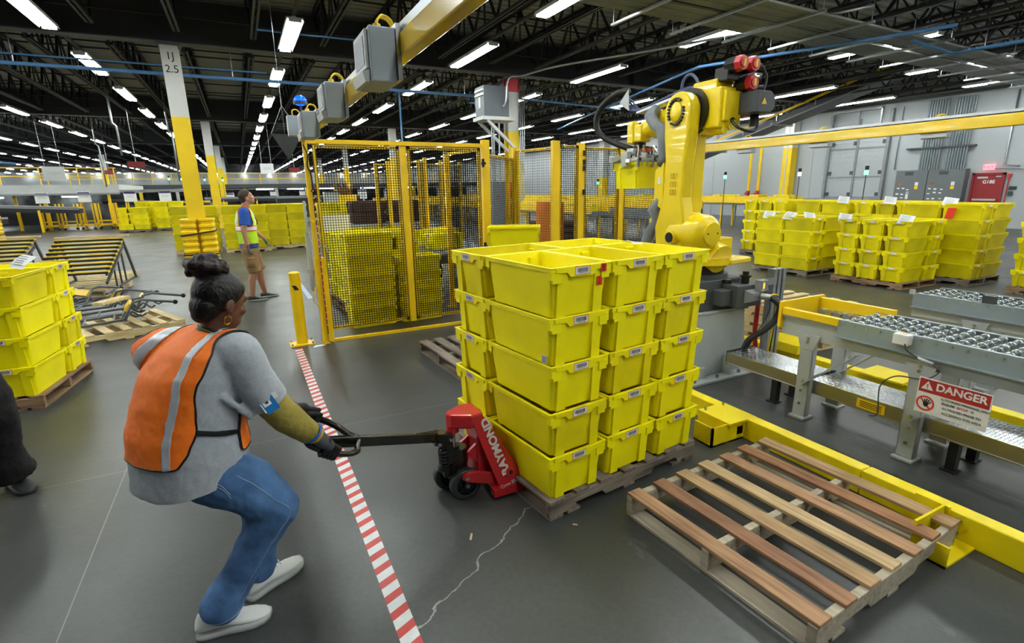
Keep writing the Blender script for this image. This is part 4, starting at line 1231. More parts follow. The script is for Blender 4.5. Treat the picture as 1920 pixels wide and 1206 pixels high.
# head: top cap, necking down to the ram
m = MB()
top = [(1.06, 2.445), (1.06, 2.615), (.985, 2.62), (.885, 2.565), (.865, 2.53), (.885, 2.495), (.985, 2.44)]
m.prism(top, .085, Matrix.Translation((0, 0, .425))); m.build('head_casting', JR, t, .012)
MB().cyl((.905, YC, .395), (.905, YC, .44), .036, n=20).build('ram_socket', JR, t, .004)
m = MB(); m.bb(1.02, 1.06, 2.45, 2.61, .10, .50); m.build('back_plate', JR, t, .004)
for y in (2.47, 2.59):
    quadslab(MB(), [(0, 0, 0)] * 4, 0) if False else None
    m = MB(); m.bar((.99, y, .30), (1.16, y, .07), .022, .07); m.build('inner_rib', JR, t, .003)
MB().cyl((.900, YC - .01, .28), (.900, YC - .01, .41), .015, n=16).build('ram_rod', CHROME, t)
m = MB().cyl((.93, YC, .16), (.93, YC, .295), .052, n=20).cyl((.905, YC, .295), (.905, YC, .31), .030, n=16); m.box((.88, YC, .22), (.10, .09, .16)); m.box((.885, YC - .03, .17), (.05, .05, .1), .4)
m.build('pump_body', JB, t, .005)
m = MB()
pts = []
for k in range(5 * 14 + 1):
    a = 2 * math.pi * k / 14; pts.append((.822 + .025 * math.cos(a), YC - .06 + .025 * math.sin(a), .335 - .10 * k / 70))
m.tube(pts, .0055, 6); m.cyl((.822, YC - .06, .22), (.822, YC - .06, .345), .011, n=10).cyl((.822, YC - .06, .21), (.822, YC - .06, .235), .033, n=14)
m.build('pump_spring', BLACK, t)
# red link arms to the wheel axle
for y, s in ((2.395, 0), (2.665, 1)):
    m = MB(); M = Matrix(((1, 0, 0, 0), (0, 0, 1, y), (0, 1, 0, 0), (0, 0, 0, 1)))
    m.prism([(.905, .155), (.925, .135), (1.10, .075), (1.20, .055), (1.20, .12), (1.10, .145), (.99, .185), (.93, .188), (.908, .175)], .022, M); a = m.build('link_arm', JR, t, .004)
    MB().cyl((.925, y - .004, .163), (.925, y - .012, .163), .012, n=6).build('pivot_bolt', ZINC, a)
# forks, reaching under the pallet
for y in (2.345 + .075, 2.715 - .075):
    q = Matrix.Rotation(R(0), 3, 'Z')
    m = MB(); m.bb(1.08, 2.28, y - .075, y + .075, .066, .078).bb(1.08, 2.28, y - .075, y - .069, .030, .070).bb(1.08, 2.28, y + .069, y + .075, .030, .070)
    m.build('fork', JR, t)
m = MB(); m.prism([(1.07, 2.342), (1.30, 2.342), (1.30, 2.352), (1.12, 2.36), (1.07, 2.40)], .05, Matrix.Translation((0, 0, .02))); m.bb(1.09, 1.12, 2.36, 2.70, .03, .075)
m.build('fork_toe_frame', JR, t, .003)
# steering wheels
for y, wdx in ((2.462, .012), (2.602, -.036)):
    WX = .93 + wdx
    a, b_ = (.93, y - .026, .092), (.93, y + .026, .092)
    rings = []
    for yy, r_ in ((-.026, .060), (-.026, .082), (-.020, .091), (.020, .091), (.026, .082), (.026, .060)):
        rings.append([Vector((WX + r_ * math.cos(2 * math.pi * k / 36), y + yy, .092 + r_ * math.sin(2 * math.pi * k / 36))) for k in range(36)])
    m = MB(); m.use(mat('grey_tyre', '35383a', .5, var=.2)); m.loft(rings, caps=False)
    w = m.build('steer_wheel', None, t)
    m = MB().cyl((WX, y - .018, .092), (WX, y + .018, .092), .070, n=36).cyl((WX, y - .03, .092), (WX, y + .03, .092), .022, n=16)
    m.build('wheel_disc', mat('wheel_gloss_black', '0b0b0d', .12, var=0), w)
    m = MB()
    for k in range(5):
        aa = 2 * math.pi * k / 5; m.bar((WX, y - .019, .092), (WX + .068 * math.cos(aa), y - .019, .092 + .068 * math.sin(aa)), .012, .006, (0, 1, 0))
    m.build('wheel_spokes', mat('wheel_gloss_black', '0b0b0d', .12), w)
MB().cyl((.944, 2.42, .092), (.89, 2.64, .092), .012, n=10).build('wheel_axle', STEEL, t)
m = MB(); m.box((.925, YC, .13), (.05, .09, .09)); m.build('steer_yoke', JB, t, .004)
# handle
P0, S, P1 = Vector((.835, 2.51, .385)), Vector((.345, 2.353, .557)), Vector((.195, 2.30, .655))
P1 = P0 + (S - P0) * 1.33
hd = MB(); hd.bar(P0, P1, .034, .052); hnd = hd.build('handle', JB, t, .005)
m = MB(); m.box(P0 + Vector((-.0, 0, -.005)), (.10, .075, .07), 0, Matrix.Rotation(R(15), 3, 'Y')); m.box((.845, YC - .045, .36), (.08, .02, .055)); m.box((.845, YC + .045, .36), (.08, .02, .055)); m.cyl((.865, YC - .055, .355), (.865, YC + .055, .355), .020, n=12); m.box((.86, YC - .05, .29), (.05, .03, .12))
m.bar(P0 + Vector((-.02, 0, .045)), P0 + Vector((-.17, -.055, .085)), .012, .008)
m.build('handle_yoke', JB, t, .004)
for p in ((.80, 2.455, .375), (.865, 2.462, .385)):
    MB().cyl(p, (p[0], p[1] - .014, p[2]), .009, n=10).build('yoke_pin', ZINC, t)
m = MB().tube([S + Vector((.02, 0, .0)), S + Vector((.0, -.06, -.002)), S + Vector((-.01, -.10, -.003)), (.29, 2.225, .565), (.235, 2.20, .595), (.19, 2.188, .625), (.135, 2.17, .672), (.12, 2.21, .69)], .0145, 12, sub=6)
m.build('grip_loop', JB, hnd)
m = MB().tube([S + Vector((.02, .0, .01)), S + Vector((-.02, .02, .03)), (.27, 2.385, .640), (.22, 2.405, .672), (.165, 2.42, .698), (.13, 2.40, .712)], .0155, 12, sub=6)
m.build('grip_loop', JB, hnd)
m = MB().tube([(.12, 2.21, .69), (.115, 2.30, .705), (.13, 2.40, .712)], .0145, 12, sub=6); m.build('grip_crossbar', JB, hnd)
# ================================================================ CONVEYORS
CONV = mat('conveyor_pale_grey', 'a7acab', .42, var=.06, scale=4)
CONVB = mat('conveyor_blue_grey', '93a0a6', .38, metal=.25, var=.08, scale=4)
WHL = mat('skate_wheel_zinc', 'c3cacc', .18, metal=.9, var=.05)
def conveyor(name, label, x, y, full=True, axles=18):
    t = thing(name, label, 'conveyor', (x, y, 0))
    # local: near rail at x=0, runs toward -y
    W_ = .46
    for xx, nm in ((0, 'near_rail'), (W_, 'far_rail')):
        s = 1 if xx == 0 else -1
        m = MB(); m.bb(xx - .003, xx + .003, -3.0, 0, .695, .812); m.bb(*sorted((xx, xx + s * .022)), -3.0, 0, .806, .812); m.bb(*sorted((xx - s * .03, xx)), -3.0, 0, .692, .698)
        r_ = m.build('side_rail', CONVB, t)
    m = MB()
    for k in range(36):
        yy = -.03 - k * .078
        m.cyl((-.004, yy, .79), (-.012, yy, .79), .008, n=6)
    o = m.build('axle_nuts', STEEL, t); o['kind'] = 'stuff'
    # wheels on axles
    wm = MB()
    rings = []
    for dx, r_ in ((-.008, .012), (-.008, .020), (-.005, .0245), (.005, .0245), (.008, .020), (.008, .012)):
        rings.append([Vector((dx, r_ * math.cos(2 * math.pi * k / 16), r_ * math.sin(2 * math.pi * k / 16))) for k in range(16)])
    wm.loft(rings, closed=True); wm.cyl((-.011, 0, 0), (.011, 0, 0), .012, n=10)
    w0 = None
    for k in range(axles):
        yy = -.03 - k * .078
        a = MB().cyl((.0, yy, .79), (W_, yy, .79), .005, n=6).build('axle', STEEL, t)
        for i in range(5):
            xx = .055 + i * .088 + (.022 if k % 2 else 0) - .01
            if w0 is None:
                w0 = wm.build('skate_wheel', WHL, a, None, (xx, yy, .79))
            else:
                w = w0.copy(); COL.objects.link(w); w.parent = a; w.location = (xx, yy, .79)
    m = MB(); m.bb(.02, W_ - .02, -3.0, 0, .70, .705) if False else None
    for yy in (-.5, -1.3, -2.1):
        MB().bb(0, W_, yy - .02, yy + .02, .70, .74).build('cross_member', CONV, t)
    # lower white frame rail
    for xx in (.02, W_ - .02):
        m = MB(); m.bb(xx - .003, xx + .003, -3.0, .42 if full else 0, .615, .755 if not full else .752); m.bb(xx - .003, xx + .03, -3.0, .42 if full else 0, .612, .618)
        m.build('frame_rail', CONV, t, .002)
    for yy in ((.20, -.52, -1.6) if full else (-.45, -1.4)):
        for xx in (.0, W_ - .05):
            m = MB(); m.bb(xx, xx + .05, yy - .045, yy + .045, .018, .52) if False else None
            m.bb(xx, xx + .006, yy - .05, yy + .05, .02, .60).bb(xx, xx + .05, yy - .05, yy - .044, .02, .60).bb(xx, xx + .05, yy + .044, yy + .05, .02, .60)
            m.add([(xx - .003, yy - .09, .66), (xx - .003, yy + .09, .66), (xx - .003, yy + .05, .54), (xx - .003, yy - .05, .54), (xx + .003, yy - .09, .66), (xx + .003, yy + .09, .66), (xx + .003, yy + .05, .54), (xx + .003, yy - .05, .54)],
                  [(0, 1, 2, 3), (7, 6, 5, 4), (0, 4, 5, 1), (1, 5, 6, 2), (2, 6, 7, 3), (3, 7, 4, 0)])
            m.bb(xx - .03, xx + .09, yy - .06, yy + .06, 0, .015)
            lg = m.build('leg', CONV, t, .002)
            b_ = MB()
            for z in (.63, .60, .30, .22, .12):
                b_.cyl((xx - .004, yy, z), (xx - .014, yy, z), .010, n=6)
            b_.each('bolt', ZINC, lg)
        MB().bb(.05, W_ - .05, yy - .02, yy + .02, .26, .30).build('cross_brace', CONV, t)
        if full:
            MB().bar((-.006, yy, .27), (-.006, yy - .36, .60), .008, .045, (1, 0, 0)).build('diagonal_brace', CONV, t)
            MB().bar((W_ - .04, yy, .27), (W_ - .04, yy - .36, .60), .008, .045, (1, 0, 0)).build('diagonal_brace', CONV, t)
    return t
CX, CY = 3.57, 2.03
t = conveyor('roller_conveyor', 'skate wheel conveyor on grey legs with a yellow stop box at its end', CX, CY)
# yellow guides at the near end (local coordinates)
MB().bb(-.02, .50, .42, .445, .66, .862).build('stop_plate', SAFE_Y, t, .003)
m = MB(); m.bb(-.01, .035, .0, .42, .765, .815); m.build('side_guard', SAFE_Y, t, .002)
m = MB(); m.bb(.44, .475, -.12, .42, .765, .845); m.build('side_guard', SAFE_Y, t, .002)
MB().bb(-.004, .0, .005, .42, .752, .768).build('edge_trim', CONV, t)
for k in range(5):
    MB().cyl((.40 - .02, .03 + k * .07, .74), (.42, .03 + k * .07, .74), .026, n=16).build('guide_wheel', WHL, t)
t2 = conveyor('roller_conveyor', 'second skate wheel conveyor, behind the one with the yellow stop', 4.99, 2.26, False)
MB().bb(-.01, .0, -.01, .03, .80, .84).build('end_tab', CONV, t2)
t = thing('sensor_box', 'white sensor box clipped on the conveyor rail with a drooping cable', 'sensor', (3.545, 1.62, .75))
MB().bb(-.03, .03, -.045, .045, -.005, .065).build('housing', WHITE, t, .008)
MB().bb(-.012, .012, -.02, .02, .0655, .068).build('yellow_label', SAFE_Y, t)
MB().tube([(-.03, -.03, .01), (-.045, -.05, -.02), (-.05, -.12, -.05), (-.05, -.20, -.06)], .004, sub=5).build('lead', BLACK, t)
MB().tube([(-.05, -.12, -.05), (-.05, -.20, -.065)], .009).build('connector', GREY_L, t)
MB().tube([(-.05, -.20, -.065), (-.055, -.24, -.10), (-.05, -.17, -.17), (-.045, -.02, -.20), (-.04, .06, -.30), (-.035, .05, -.48), (-.03, .10, -.52)], .004, sub=6).build('cable', GREY_D, t)
tag(MB().bb(4.52 + .47, 4.56 + .47, 1.72, 1.80, .80, .87).build('sensor_box', GREY_D), 'small dark sensor box on the rail of the second conveyor', 'sensor')
# danger sign
t = thing('danger_sign', 'red and white DANGER sign hanging on the conveyor side', 'sign', (3.44, 1.275, .505), R(-90))
SW, SH = .345, .215
m = MB(); m.bb(-SW / 2, SW / 2, -.003, 0, -SH / 2, SH / 2); m.build('sign_board', WHITE, t)
SR = mat('sign_red', 'b3282a', .5, var=.03)
m = MB(); m.bb(-SW / 2 + .006, SW / 2 - .006, -.0042, -.003, .022, SH / 2 - .006); m.build('red_header', SR, t)
def F(x, z, d=.0048): return frame((x, -d, z), (1, 0, 0), (0, 0, 1))
text_mesh('danger_lettering', 'DANGER', .060, F(.035, .066), WHITE, t, bold=.0016, sx=.98)
tri = MB(); tri.prism([(-.030, -.022), (.030, -.022), (0, .03)], .0008, F(-.125, .062)); tri = tri.build('warning_triangle', WHITE, t)
text_mesh('exclamation_mark', '!', .038, F(-.125, .059, .006), SR, tri, bold=.001)
ring = MB(); vs = []
for k in range(40):
    a = 2 * math.pi * k / 40; c, s = math.cos(a), math.sin(a)
    vs += [(-.122 + .046 * c, -.0045, -.045 + .046 * s), (-.122 + .036 * c, -.0045, -.045 + .036 * s)]
ring.add(vs, [(2 * k, 2 * ((k + 1) % 40), 2 * ((k + 1) % 40) + 1, 2 * k + 1) for k in range(40)], False)
ring.bar((-.149, -.0052, -.016), (-.095, -.0052, -.074), .001, .009, (1, 0, 1)); ring = ring.build('prohibition_ring', INKR, t)
hm = MB(); hm.sph((-.118, -.0058, -.050), .013, 10, 6, (1, .06, 1.1))
for dx, dz, l in ((-.020, .012, 0), (-.012, .028, 0), (-.001, .033, 0), (.010, .029, 0), (.020, .018, 0)):
    hm.bar((-.118 + dx * .4, -.0062, -.048), (-.114 + dx, -.0062, -.047 + dz), .0008, .0055, (1, 0, 0))
hm.build('hand_symbol', INK, t)
TX = mat('sign_text_grey', '2f3338', .6, var=0)
for s_, x, z, sz, mt in (('AUTHORIZED PERSONNEL ONLY', .062, .006, .0165, TX), ('ENSURE', -.012, -.018, .0195, TX), ('ESTOP', .055, -.018, .0195, INKR), ('IS', .100, -.018, .0195, TX), ('ACTIVATED PRIOR TO', .053, -.046, .0195, TX), ('ACCESSING THIS AREA', .056, -.074, .0195, TX)):
    text_mesh('lettering', s_, sz, F(x, z), mt, t, sx=.92)
# diamond plate walkway over the cable tray
DIA = ZINC
BRUSH = mat('tray_side_steel', 'a9a595', .28, metal=.9, var=.1, scale=3)
t = thing('cable_tray', 'low cable tray with diamond plate cover running from the robot base', 'cable tray', (0, 0, 0))
m = MB(); m.bb(3.64, 3.97, -1.0, 2.98, .292, .30); m.build('diamond_cover', DIA, t)
m = MB(); m.bb(3.64, 3.652, -1.0, 2.98, .205, .292).bb(3.63, 3.652, -1, 2.98, .200, .206); m.build('near_side', BRUSH, t)
m = MB(); m.bb(3.958, 3.97, -1.0, 2.98, .205, .292); m.build('far_side', BRUSH, t)
m = MB(); m.bb(3.64, 3.97, 2.975, 2.985, .19, .31); m.build('end_plate', BLACK, t)
for x, y in ((3.68, 2.51), (3.94, 2.53), (3.68, 1.30), (3.94, 1.30)):
    m = MB(); m.bb(x - .025, x + .025, y - .025, y + .025, 0, .20).bb(x - .05, x + .03, y - .04, y + .04, 0, .01); m.build('leg', BLACK, t)
M = frame((3.638, 1.78, .248), (0, -1, 0), (0, 0, 1))
m = MB(); m.use(SAFE_Y).prism([(-.09, -.032), (.09, -.032), (.09, .032), (-.09, .032)], .001, M); m.use(INK)
for k in range(4): m.prism([(-.07, -.022 + k * .012), (.07, -.022 + k * .012), (.07, -.017 + k * .012), (-.07, -.017 + k * .012)], .0016, M)
m.build('caution_label', None, t)
# extrusion post and its camera box
m = MB()
i = 0; yy = -.2
while yy < 2.96:
    k = 0; xx = 3.655 + (.0125 if i % 2 else 0)
    while xx < 3.962:
        a = R(45 if (i + k) % 2 else -45); c_, s_ = math.cos(a), math.sin(a)
        q_ = [(xx + u * c_ - v * s_, yy + u * s_ + v * c_) for u, v in ((-.010, 0), (0, -.0035), (.010, 0), (0, .0035))]
        m.add([(p[0], p[1], .3003) for p in q_] + [(xx, yy, .3032)], [(0, 1, 4), (1, 2, 4), (2, 3, 4), (3, 0, 4)], False)
        xx += .025; k += 1
    yy += .0205; i += 1
m.build('tread_lozenges', CHROME, t)
t = thing('extrusion_post', 'tall slotted aluminium post beside the robot base', 'post', (4.3, 3.06, 0))
m = MB()
for dx in (-.06, 0.0, .06):
    for dy in (-.02, .02):
        m.bb(dx - .018, dx + .018, dy - .018, dy + .018, 0, .975)
m.bb(-.075, .075, -.008, .008, 0, .975); m.build('slotted_profile', ALU, t)
MB().bb(-.09, .09, -.05, .05, 0, .012).build('foot_plate', ALU, t)
m = MB(); m.bb(-.28, -.04, -.04, -.03, .84, .90); m.build('sensor_bracket', ALU, t)
s = MB(); s.bb(-.31, -.22, -.09, -.02, .80, .90); s = s.build('sensor', GREY_M, t, .004)
MB().bb(-.29, -.27, -.094, -.09, .83, .88).build('sensor_window', mat('amber_window', 'b87a20', .3, emit=(1, .45, .05), estr=.6, var=0), s)
MB().tube([(-.26, -.06, .80), (-.26, -.08, .74), (-.12, -.09, .76), (-.06, -.08, .70), (-.07, -.07, .45), (-.09, -.06, .20)], .009, sub=6).build('yellow_cable', CABY, t)
MB().tube([(-.27, -.06, .80), (-.20, -.1, .72), (-.08, -.09, .74), (-.04, -.07, .60), (-.06, -.06, .2)], .006, sub=6).build('black_cable', BLACK, t)
pallet('brown pallet lying behind the slotted aluminium post', 5.35, 3.75, R(88), kind='new', H_=.115)
for k in range(1, 4):
    o = dup(pal_proto[('new', 1.2, 1.0, 7, .115)], (5.35, 3.75, .116 * k), R(88 + k), ['', 'second pallet up in the low stack behind the post', 'third pallet up in the low stack behind the post', 'uppermost pallet in the low stack behind the post'][k])
# ================================================================ PEOPLE
def bake(o, mods):
    dg = bpy.context.evaluated_depsgraph_get(); dg.update()
    me = bpy.data.meshes.new_from_object(o.evaluated_get(dg))
    o.modifiers.clear(); old = o.data; o.data = me; bpy.data.meshes.remove(old)
    return o
def blob(name, m, voxel, material, parent=None, smooth=4, disp=0.0, dscale=.05, shade=True):
    o = m.build(name, material)
    r_ = o.modifiers.new('r', 'REMESH'); r_.mode = 'VOXEL'; r_.voxel_size = voxel
    if smooth:
        s_ = o.modifiers.new('s', 'SMOOTH'); s_.factor = .6; s_.iterations = smooth
    if disp:
        tx = bpy.data.textures.new(name, 'CLOUDS'); tx.noise_scale = dscale; tx.noise_depth = 2
        d = o.modifiers.new('d', 'DISPLACE'); d.texture = tx; d.strength = disp; d.mid_level = .5; d.texture_coords = 'LOCAL'
    bpy.context.view_layer.update()
    bake(o, 0)
    me = o.data
    if not me.materials: me.materials.append(material)
    for p in me.polygons: p.use_smooth = True; p.material_index = 0
    o.parent = parent
    return o
def caps(m, a, b, ra, rb, n=16):
    a, b = Vector(a), Vector(b)
    m.sph(a, ra, n, 10); m.sph(b, rb, n, 10); m.cyl(a, b, ra, rb, n)
def chain(m, pts, rs, n=16):
    for i in range(len(pts) - 1): caps(m, pts[i], pts[i + 1], rs[i], rs[i + 1], n)
def fchain(m, pts, rs, n=20):      # chain whose last piece ends flat, like a cuff
    for i in range(len(pts) - 2): caps(m, pts[i], pts[i + 1], rs[i], rs[i + 1], n)
    m.sph(pts[-2], rs[-2], n, 10); m.cyl(pts[-2], pts[-1], rs[-2], rs[-1], n)
def spine_loft(m, secs, f, n=28):
    # secs: (centre, half width, half depth, power); f: facing direction in plan
    f = Vector(f).normalized(); s = Vector((f.y, -f.x, 0))     # s = right-hand side
    rings = []
    for i, (c, a, b, p) in enumerate(secs):
        c = Vector(c)
        t = (Vector(secs[min(i + 1, len(secs) - 1)][0]) - Vector(secs[max(i - 1, 0)][0])).normalized()
        ff = (f - t * f.dot(t)).normalized()
        ring = []
        for k in range(n):
            th = 2 * math.pi * k / n
            cx, sy = math.cos(th), math.sin(th)
            q = (abs(cx) ** p + abs(sy) ** p) ** (-1 / p)
            ring.append(c + s * (a * cx * q) + ff * (b * sy * q))
        rings.append(ring)
    m.loft(rings)
def rotm(fwd, up=(0, 0, 1)):
    x = Vector(fwd).normalized(); y = Vector(up).cross(x).normalized(); z = x.cross(y)
    return Matrix((x, y, z)).transposed()        # columns: forward, left, up
def hand(name, wrist, B0, d, rbar, material, parent, s=1.0, cuff=None):
    wrist, B0, d = Vector(wrist), Vector(B0), Vector(d).normalized()
    w = wrist - B0; w = (w - d * w.dot(d)).normalized(); n2 = d.cross(w)
    m = MB(); R_ = rbar + .009 * s
    kn = []
    for i, off in enumerate((-.030, -.010, .010, .029)):
        L_ = (1.0, 1.08, 1.04, .88)[i]
        c = B0 + d * off * s
        p0 = c + w * (R_ + .012) + n2 * .012 * s
        pts = [p0]
        for a in (60, 115, 165, 215):
            a = R(a * (.92 + .08 * L_)); pts.append(c + (w * math.cos(a) + n2 * math.sin(a)) * (R_ + .001))
        chain(m, pts, [.0105 * s, .0098 * s, .009 * s, .0085 * s, .0078 * s], 10)
        kn.append(p0)
        caps(m, wrist.lerp(p0, .25), p0, .016 * s, .012 * s, 10)
    th = [wrist.lerp(B0 + d * -.03 * s, .45) - n2 * .012, B0 + d * -.042 * s + w * (R_ + .004) - n2 * .012 * s, B0 + d * -.034 * s + w * .2 * R_ - n2 * (R_ + .004), B0 + d * -.016 * s - w * (R_ * .6) - n2 * (R_ * .8)]
    chain(m, th, [.015 * s, .0125 * s, .0105 * s, .009 * s], 10)
    caps(m, wrist, wrist.lerp(kn[1], .5), .024 * s, .028 * s, 14)
    return blob(name, m, .0028, material, parent, 2)
def open_hand(name, wrist, dirn, palm_n, material, parent, s=1.0, curl=.5, side=1, voxel=.004):
    wrist = Vector(wrist); d = Vector(dirn).normalized(); n = Vector(palm_n); n = (n - d * n.dot(d)).normalized(); l = d.cross(n) * side
    m = MB()
    for i, off in enumerate((-.032, -.011, .011, .031)):
        base = wrist + d * .085 * s + l * off * s
        caps(m, wrist + d * .01 + l * off * .5 * s, base, .016 * s, .013 * s, 10)
        a = base; ang = 0
        for k, sl in enumerate((.038, .026, .02)):
            ang += curl * (.35 + .25 * k); q = a + (d * math.cos(ang) + n * math.sin(ang)) * sl * s * (1.0, 1.1, 1.03, .85)[i]
            caps(m, a, q, (.0115 - .0012 * k) * s, (.0105 - .0012 * k) * s, 8); a = q
    a = wrist + d * .02 - l * .03 * s; b_ = wrist + d * .055 * s - l * .058 * s + n * .015; c = wrist + d * .09 * s - l * .055 * s + n * .03
    chain(m, [wrist + d * .01, a, b_, c], [.02 * s, .017 * s, .013 * s, .010 * s], 8)
    return blob(name, m, voxel, material, parent, 2)
def shoe(parent, heel, toe, up_h, mt, sole_mt, w=.046, tilt=0.0, stripe=None, name='shoe'):
    heel, toe = Vector(heel), Vector(toe); L_ = (toe - heel).length
    x = (toe - heel).normalized(); y = Vector((0, 0, 1)).cross(x).normalized(); z = x.cross(y)
    M = Matrix(((x.x, y.x, z.x, heel.x), (x.y, y.y, z.y, heel.y), (x.z, y.z, z.z, heel.z), (0, 0, 0, 1)))
    prof = [(0.0, .026, .03, .075), (.04, .034, .02, .098), (.16, .037, .02, .105), (.30, .036, .02, .100), (.45, .038, .02, .078), (.62, .044, .02, .062), (.80, .043, .02, .05), (.93, .032, .02, .04), (1.0, .014, .022, .032)]
    k_ = w / .046; rings = []
    for t, hw, zb, zt in prof:
        ring = []
        for k in range(16):
            a = 2 * math.pi * k / 16
            cx, sz = math.cos(a), math.sin(a)
            ring.append(M @ Vector((t * L_, hw * k_ * cx * (1 - .35 * max(0, sz)), (zb + zt * up_h) / 2 + (zt * up_h - zb) / 2 * sz)))
        rings.append(ring)
    m = MB(); m.loft(rings); m.smooth = True
    sh = m.build(name, mt, parent)
    srings = []
    for zz, gr in ((0, .97), (.012, 1.05), (.028, 1.03)):
        ring = []
        out = [(t * L_, hw * k_ * 1.12 * gr) for t, hw, _, _ in prof]
        pts = [(a - (.006 if i == 0 else 0) + (.006 if i == len(out) - 1 else 0), b_) for i, (a, b_) in enumerate(out)] + [(a, -b_) for a, b_ in reversed(out)]
        srings.append([M @ Vector((a, b_, zz)) for a, b_ in pts])
    m = MB(); m.loft(srings, smooth=True); m.build('sole', sole_mt, sh)
    m = MB()
    for k in range(4):
        t = .36 + .08 * k; m.tube([M @ Vector((t * L_, -.018, .094 * up_h - .05 * (t - .3))), M @ Vector((t * L_, 0, .099 * up_h - .05 * (t - .3))), M @ Vector(((t + .03) * L_, .018, .094 * up_h - .05 * (t - .3)))], .0028, 5)
    m.build('laces', mt if stripe is None else stripe, sh)
    return sh
def head_mesh(m, c, fwd, s=1.0, up=(0, 0, 1), male=False):
    q = rotm(fwd, up); c = Vector(c)
    P = lambda x, y, z: c + q @ Vector((x, y, z)) * s
    m.sph(P(-.012, 0, .022), .092 * s, 24, 16, (1.04, .86, 1.0), q)
    m.sph(P(.022, 0, -.03), .070 * s, 20, 14, (1.0, .88, 1.12), q)
    m.sph(P(.055, 0, -.085), .030 * s, 14, 10, (1, 1.1, .9), q)            # chin
    m.sph(P(.045, .030, -.062), .034 * s, 12, 8, (1.1, .7, 1), q); m.sph(P(.045, -.030, -.062), .034 * s, 12, 8, (1.1, .7, 1), q)
    m.sph(P(.060, 0, .035), .045 * s, 14, 10, (.6, 1.35, .6), q)           # brow
    for k in (-1, 1):
        m.sph(P(.062, k * .040, -.018), .026 * s, 12, 8, (.9, .8, .8), q)  # cheek
        m.sph(P(-.008, k * .080, -.012), .024 * s, 12, 8, (.75, .35, 1.25), q)  # ear
        m.sph(P(.002, k * .080, -.034), .012 * s, 10, 6, (.8, .5, 1), q)
    chain(m, [P(.082, 0, .018), P(.100, 0, -.018), P(.090, 0, -.030)], [.009 * s, .011 * s, .009 * s], 10)      # nose
    for k in (-1, 1): m.sph(P(.090, k * .012, -.028), .0085 * s, 8, 6)
    m.sph(P(.088, 0, -.050), .018 * s, 12, 8, (.5, 1.2, .38), q); m.sph(P(.085, 0, -.062), .018 * s, 12, 8, (.5, 1.0, .45), q)  # lips
    return P, q
def eyes(P, q, parent, s, iris):
    for k in (-1, 1):
        e = MB(); e.sph(P(.063, k * .030, .010), .0125 * s, 14, 10); o = e.build('eye', WHITE, parent)
        MB().sph(P(.0708, k * .030, .010), .0062 * s, 10, 8).build('iris', iris, o)
        b_ = MB(); b_.tube([P(.080, k * .018, .030), P(.086, k * .034, .035), P(.076, k * .050, .030)], [.003 * s, .0035 * s, .002 * s], 6); b_.build('eyebrow', INK, parent)

# ---------------------------------------------------------------- the woman pulling the jack
SKD = mat('skin_dark_brown', '6b4332', .45, var=.06, scale=20, sss=.05)
TEE = mat('heather_grey_cotton', 'a3a9b0', .85, var=.10, scale=90, bump=.12, bscale=240)
ORG = mat('hi_vis_orange', 'ff8018', .6, var=.03, scale=60, bump=.15, bscale=300, dirt='fd7412')
SILV = mat('reflective_silver', 'c4c9d0', .35, metal=.15, var=.05)
DEN = mat('blue_denim', '4f78a8', .8, var=.30, scale=9, bump=.3, bscale=220, dirt='33557f')
HAIR = mat('hair_black', '120d0e', .42, var=.35, spec=.35, scale=30, bump=.8, bscale=45, stretch=(1, 3, 1), dirt='0c0809')
HAIRB = mat('hair_dark_auburn', '1e1012', .5, var=.4, spec=.3, scale=25, bump=.6, bscale=55, dirt='150b0c')
MUST = mat('mustard_sleeve_cloth', '9a8b3c', .85, var=.12, scale=25, bump=.25, bscale=120)
GLV = mat('glove_grey_knit', '5b5e62', .85, var=.15, scale=80, bump=.2, bscale=260)
GLVB = mat('glove_black_palm', '17181a', .6, var=.2, scale=40)
SHW = mat('white_leather', 'd6d8d6', .5, var=.08, scale=14)
SHG = mat('sole_grey_white', 'b4b8b6', .6, var=.1)
GOLD = mat('gold', 'd9a441', .2, metal=1.0, var=0)
az = R(38); f = Vector((math.cos(az), math.sin(az), 0)); rgt = Vector((f.y, -f.x, 0))
W = thing('person', 'person in orange vest, grey T-shirt and jeans pulling the pallet jack', 'person', (-.24, 2.17, 0))
T0 = Matrix.Translation((.24, -2.17, 0))
class MBW(MB):
    def __init__(s): super().__init__(); s.M = T0
P_ = dict(pel=(-.27, 2.21, .70), wai=(-.275, 2.20, .86), che=(-.245, 2.195, 1.02), upp=(-.195, 2.19, 1.13), nb=(-.140, 2.185, 1.235), hd=(-.108, 2.185, 1.325),
          rs=(-.075, 2.085, 1.145), ls=(-.345, 2.315, 1.13), re=(.010, 2.105, .915), rw=(.160, 2.165, .715), le=(-.19, 2.44, .93), lw=(.085, 2.425, .765),
          rh=(-.215, 2.13, .66), lh=(-.30, 2.28, .66), rk=(-.025, 2.045, .505), lk=(-.085, 2.31, .42), ra=(-.275, 2.075, .125), la=(-.135, 2.235, .125))
hfwd = Vector((.82, .48, -.42))
m = MBW()
spine_loft(m, [(P_['pel'], .15, .11, 2), (P_['wai'], .15, .12, 2), (P_['che'], .16, .12, 2), (P_['upp'], .15, .09, 2), ((-.16, 2.19, 1.19), .08, .06, 2)], f)
chain(m, [P_['upp'], P_['nb'], P_['hd']], [.07, .052, .052])
for a, b_, c, s_ in (('rs', 're', 'rw', 1), ('ls', 'le', 'lw', 1)):
    chain(m, [P_['upp'], P_[a], P_[b_], P_[c]], [.06, .052, .042, .030])
for a, b_, c in (('rh', 'rk', 'ra'), ('lh', 'lk', 'la')):
    chain(m, [P_['pel'], P_[a], P_[b_], P_[c]], [.1, .085, .058, .04])
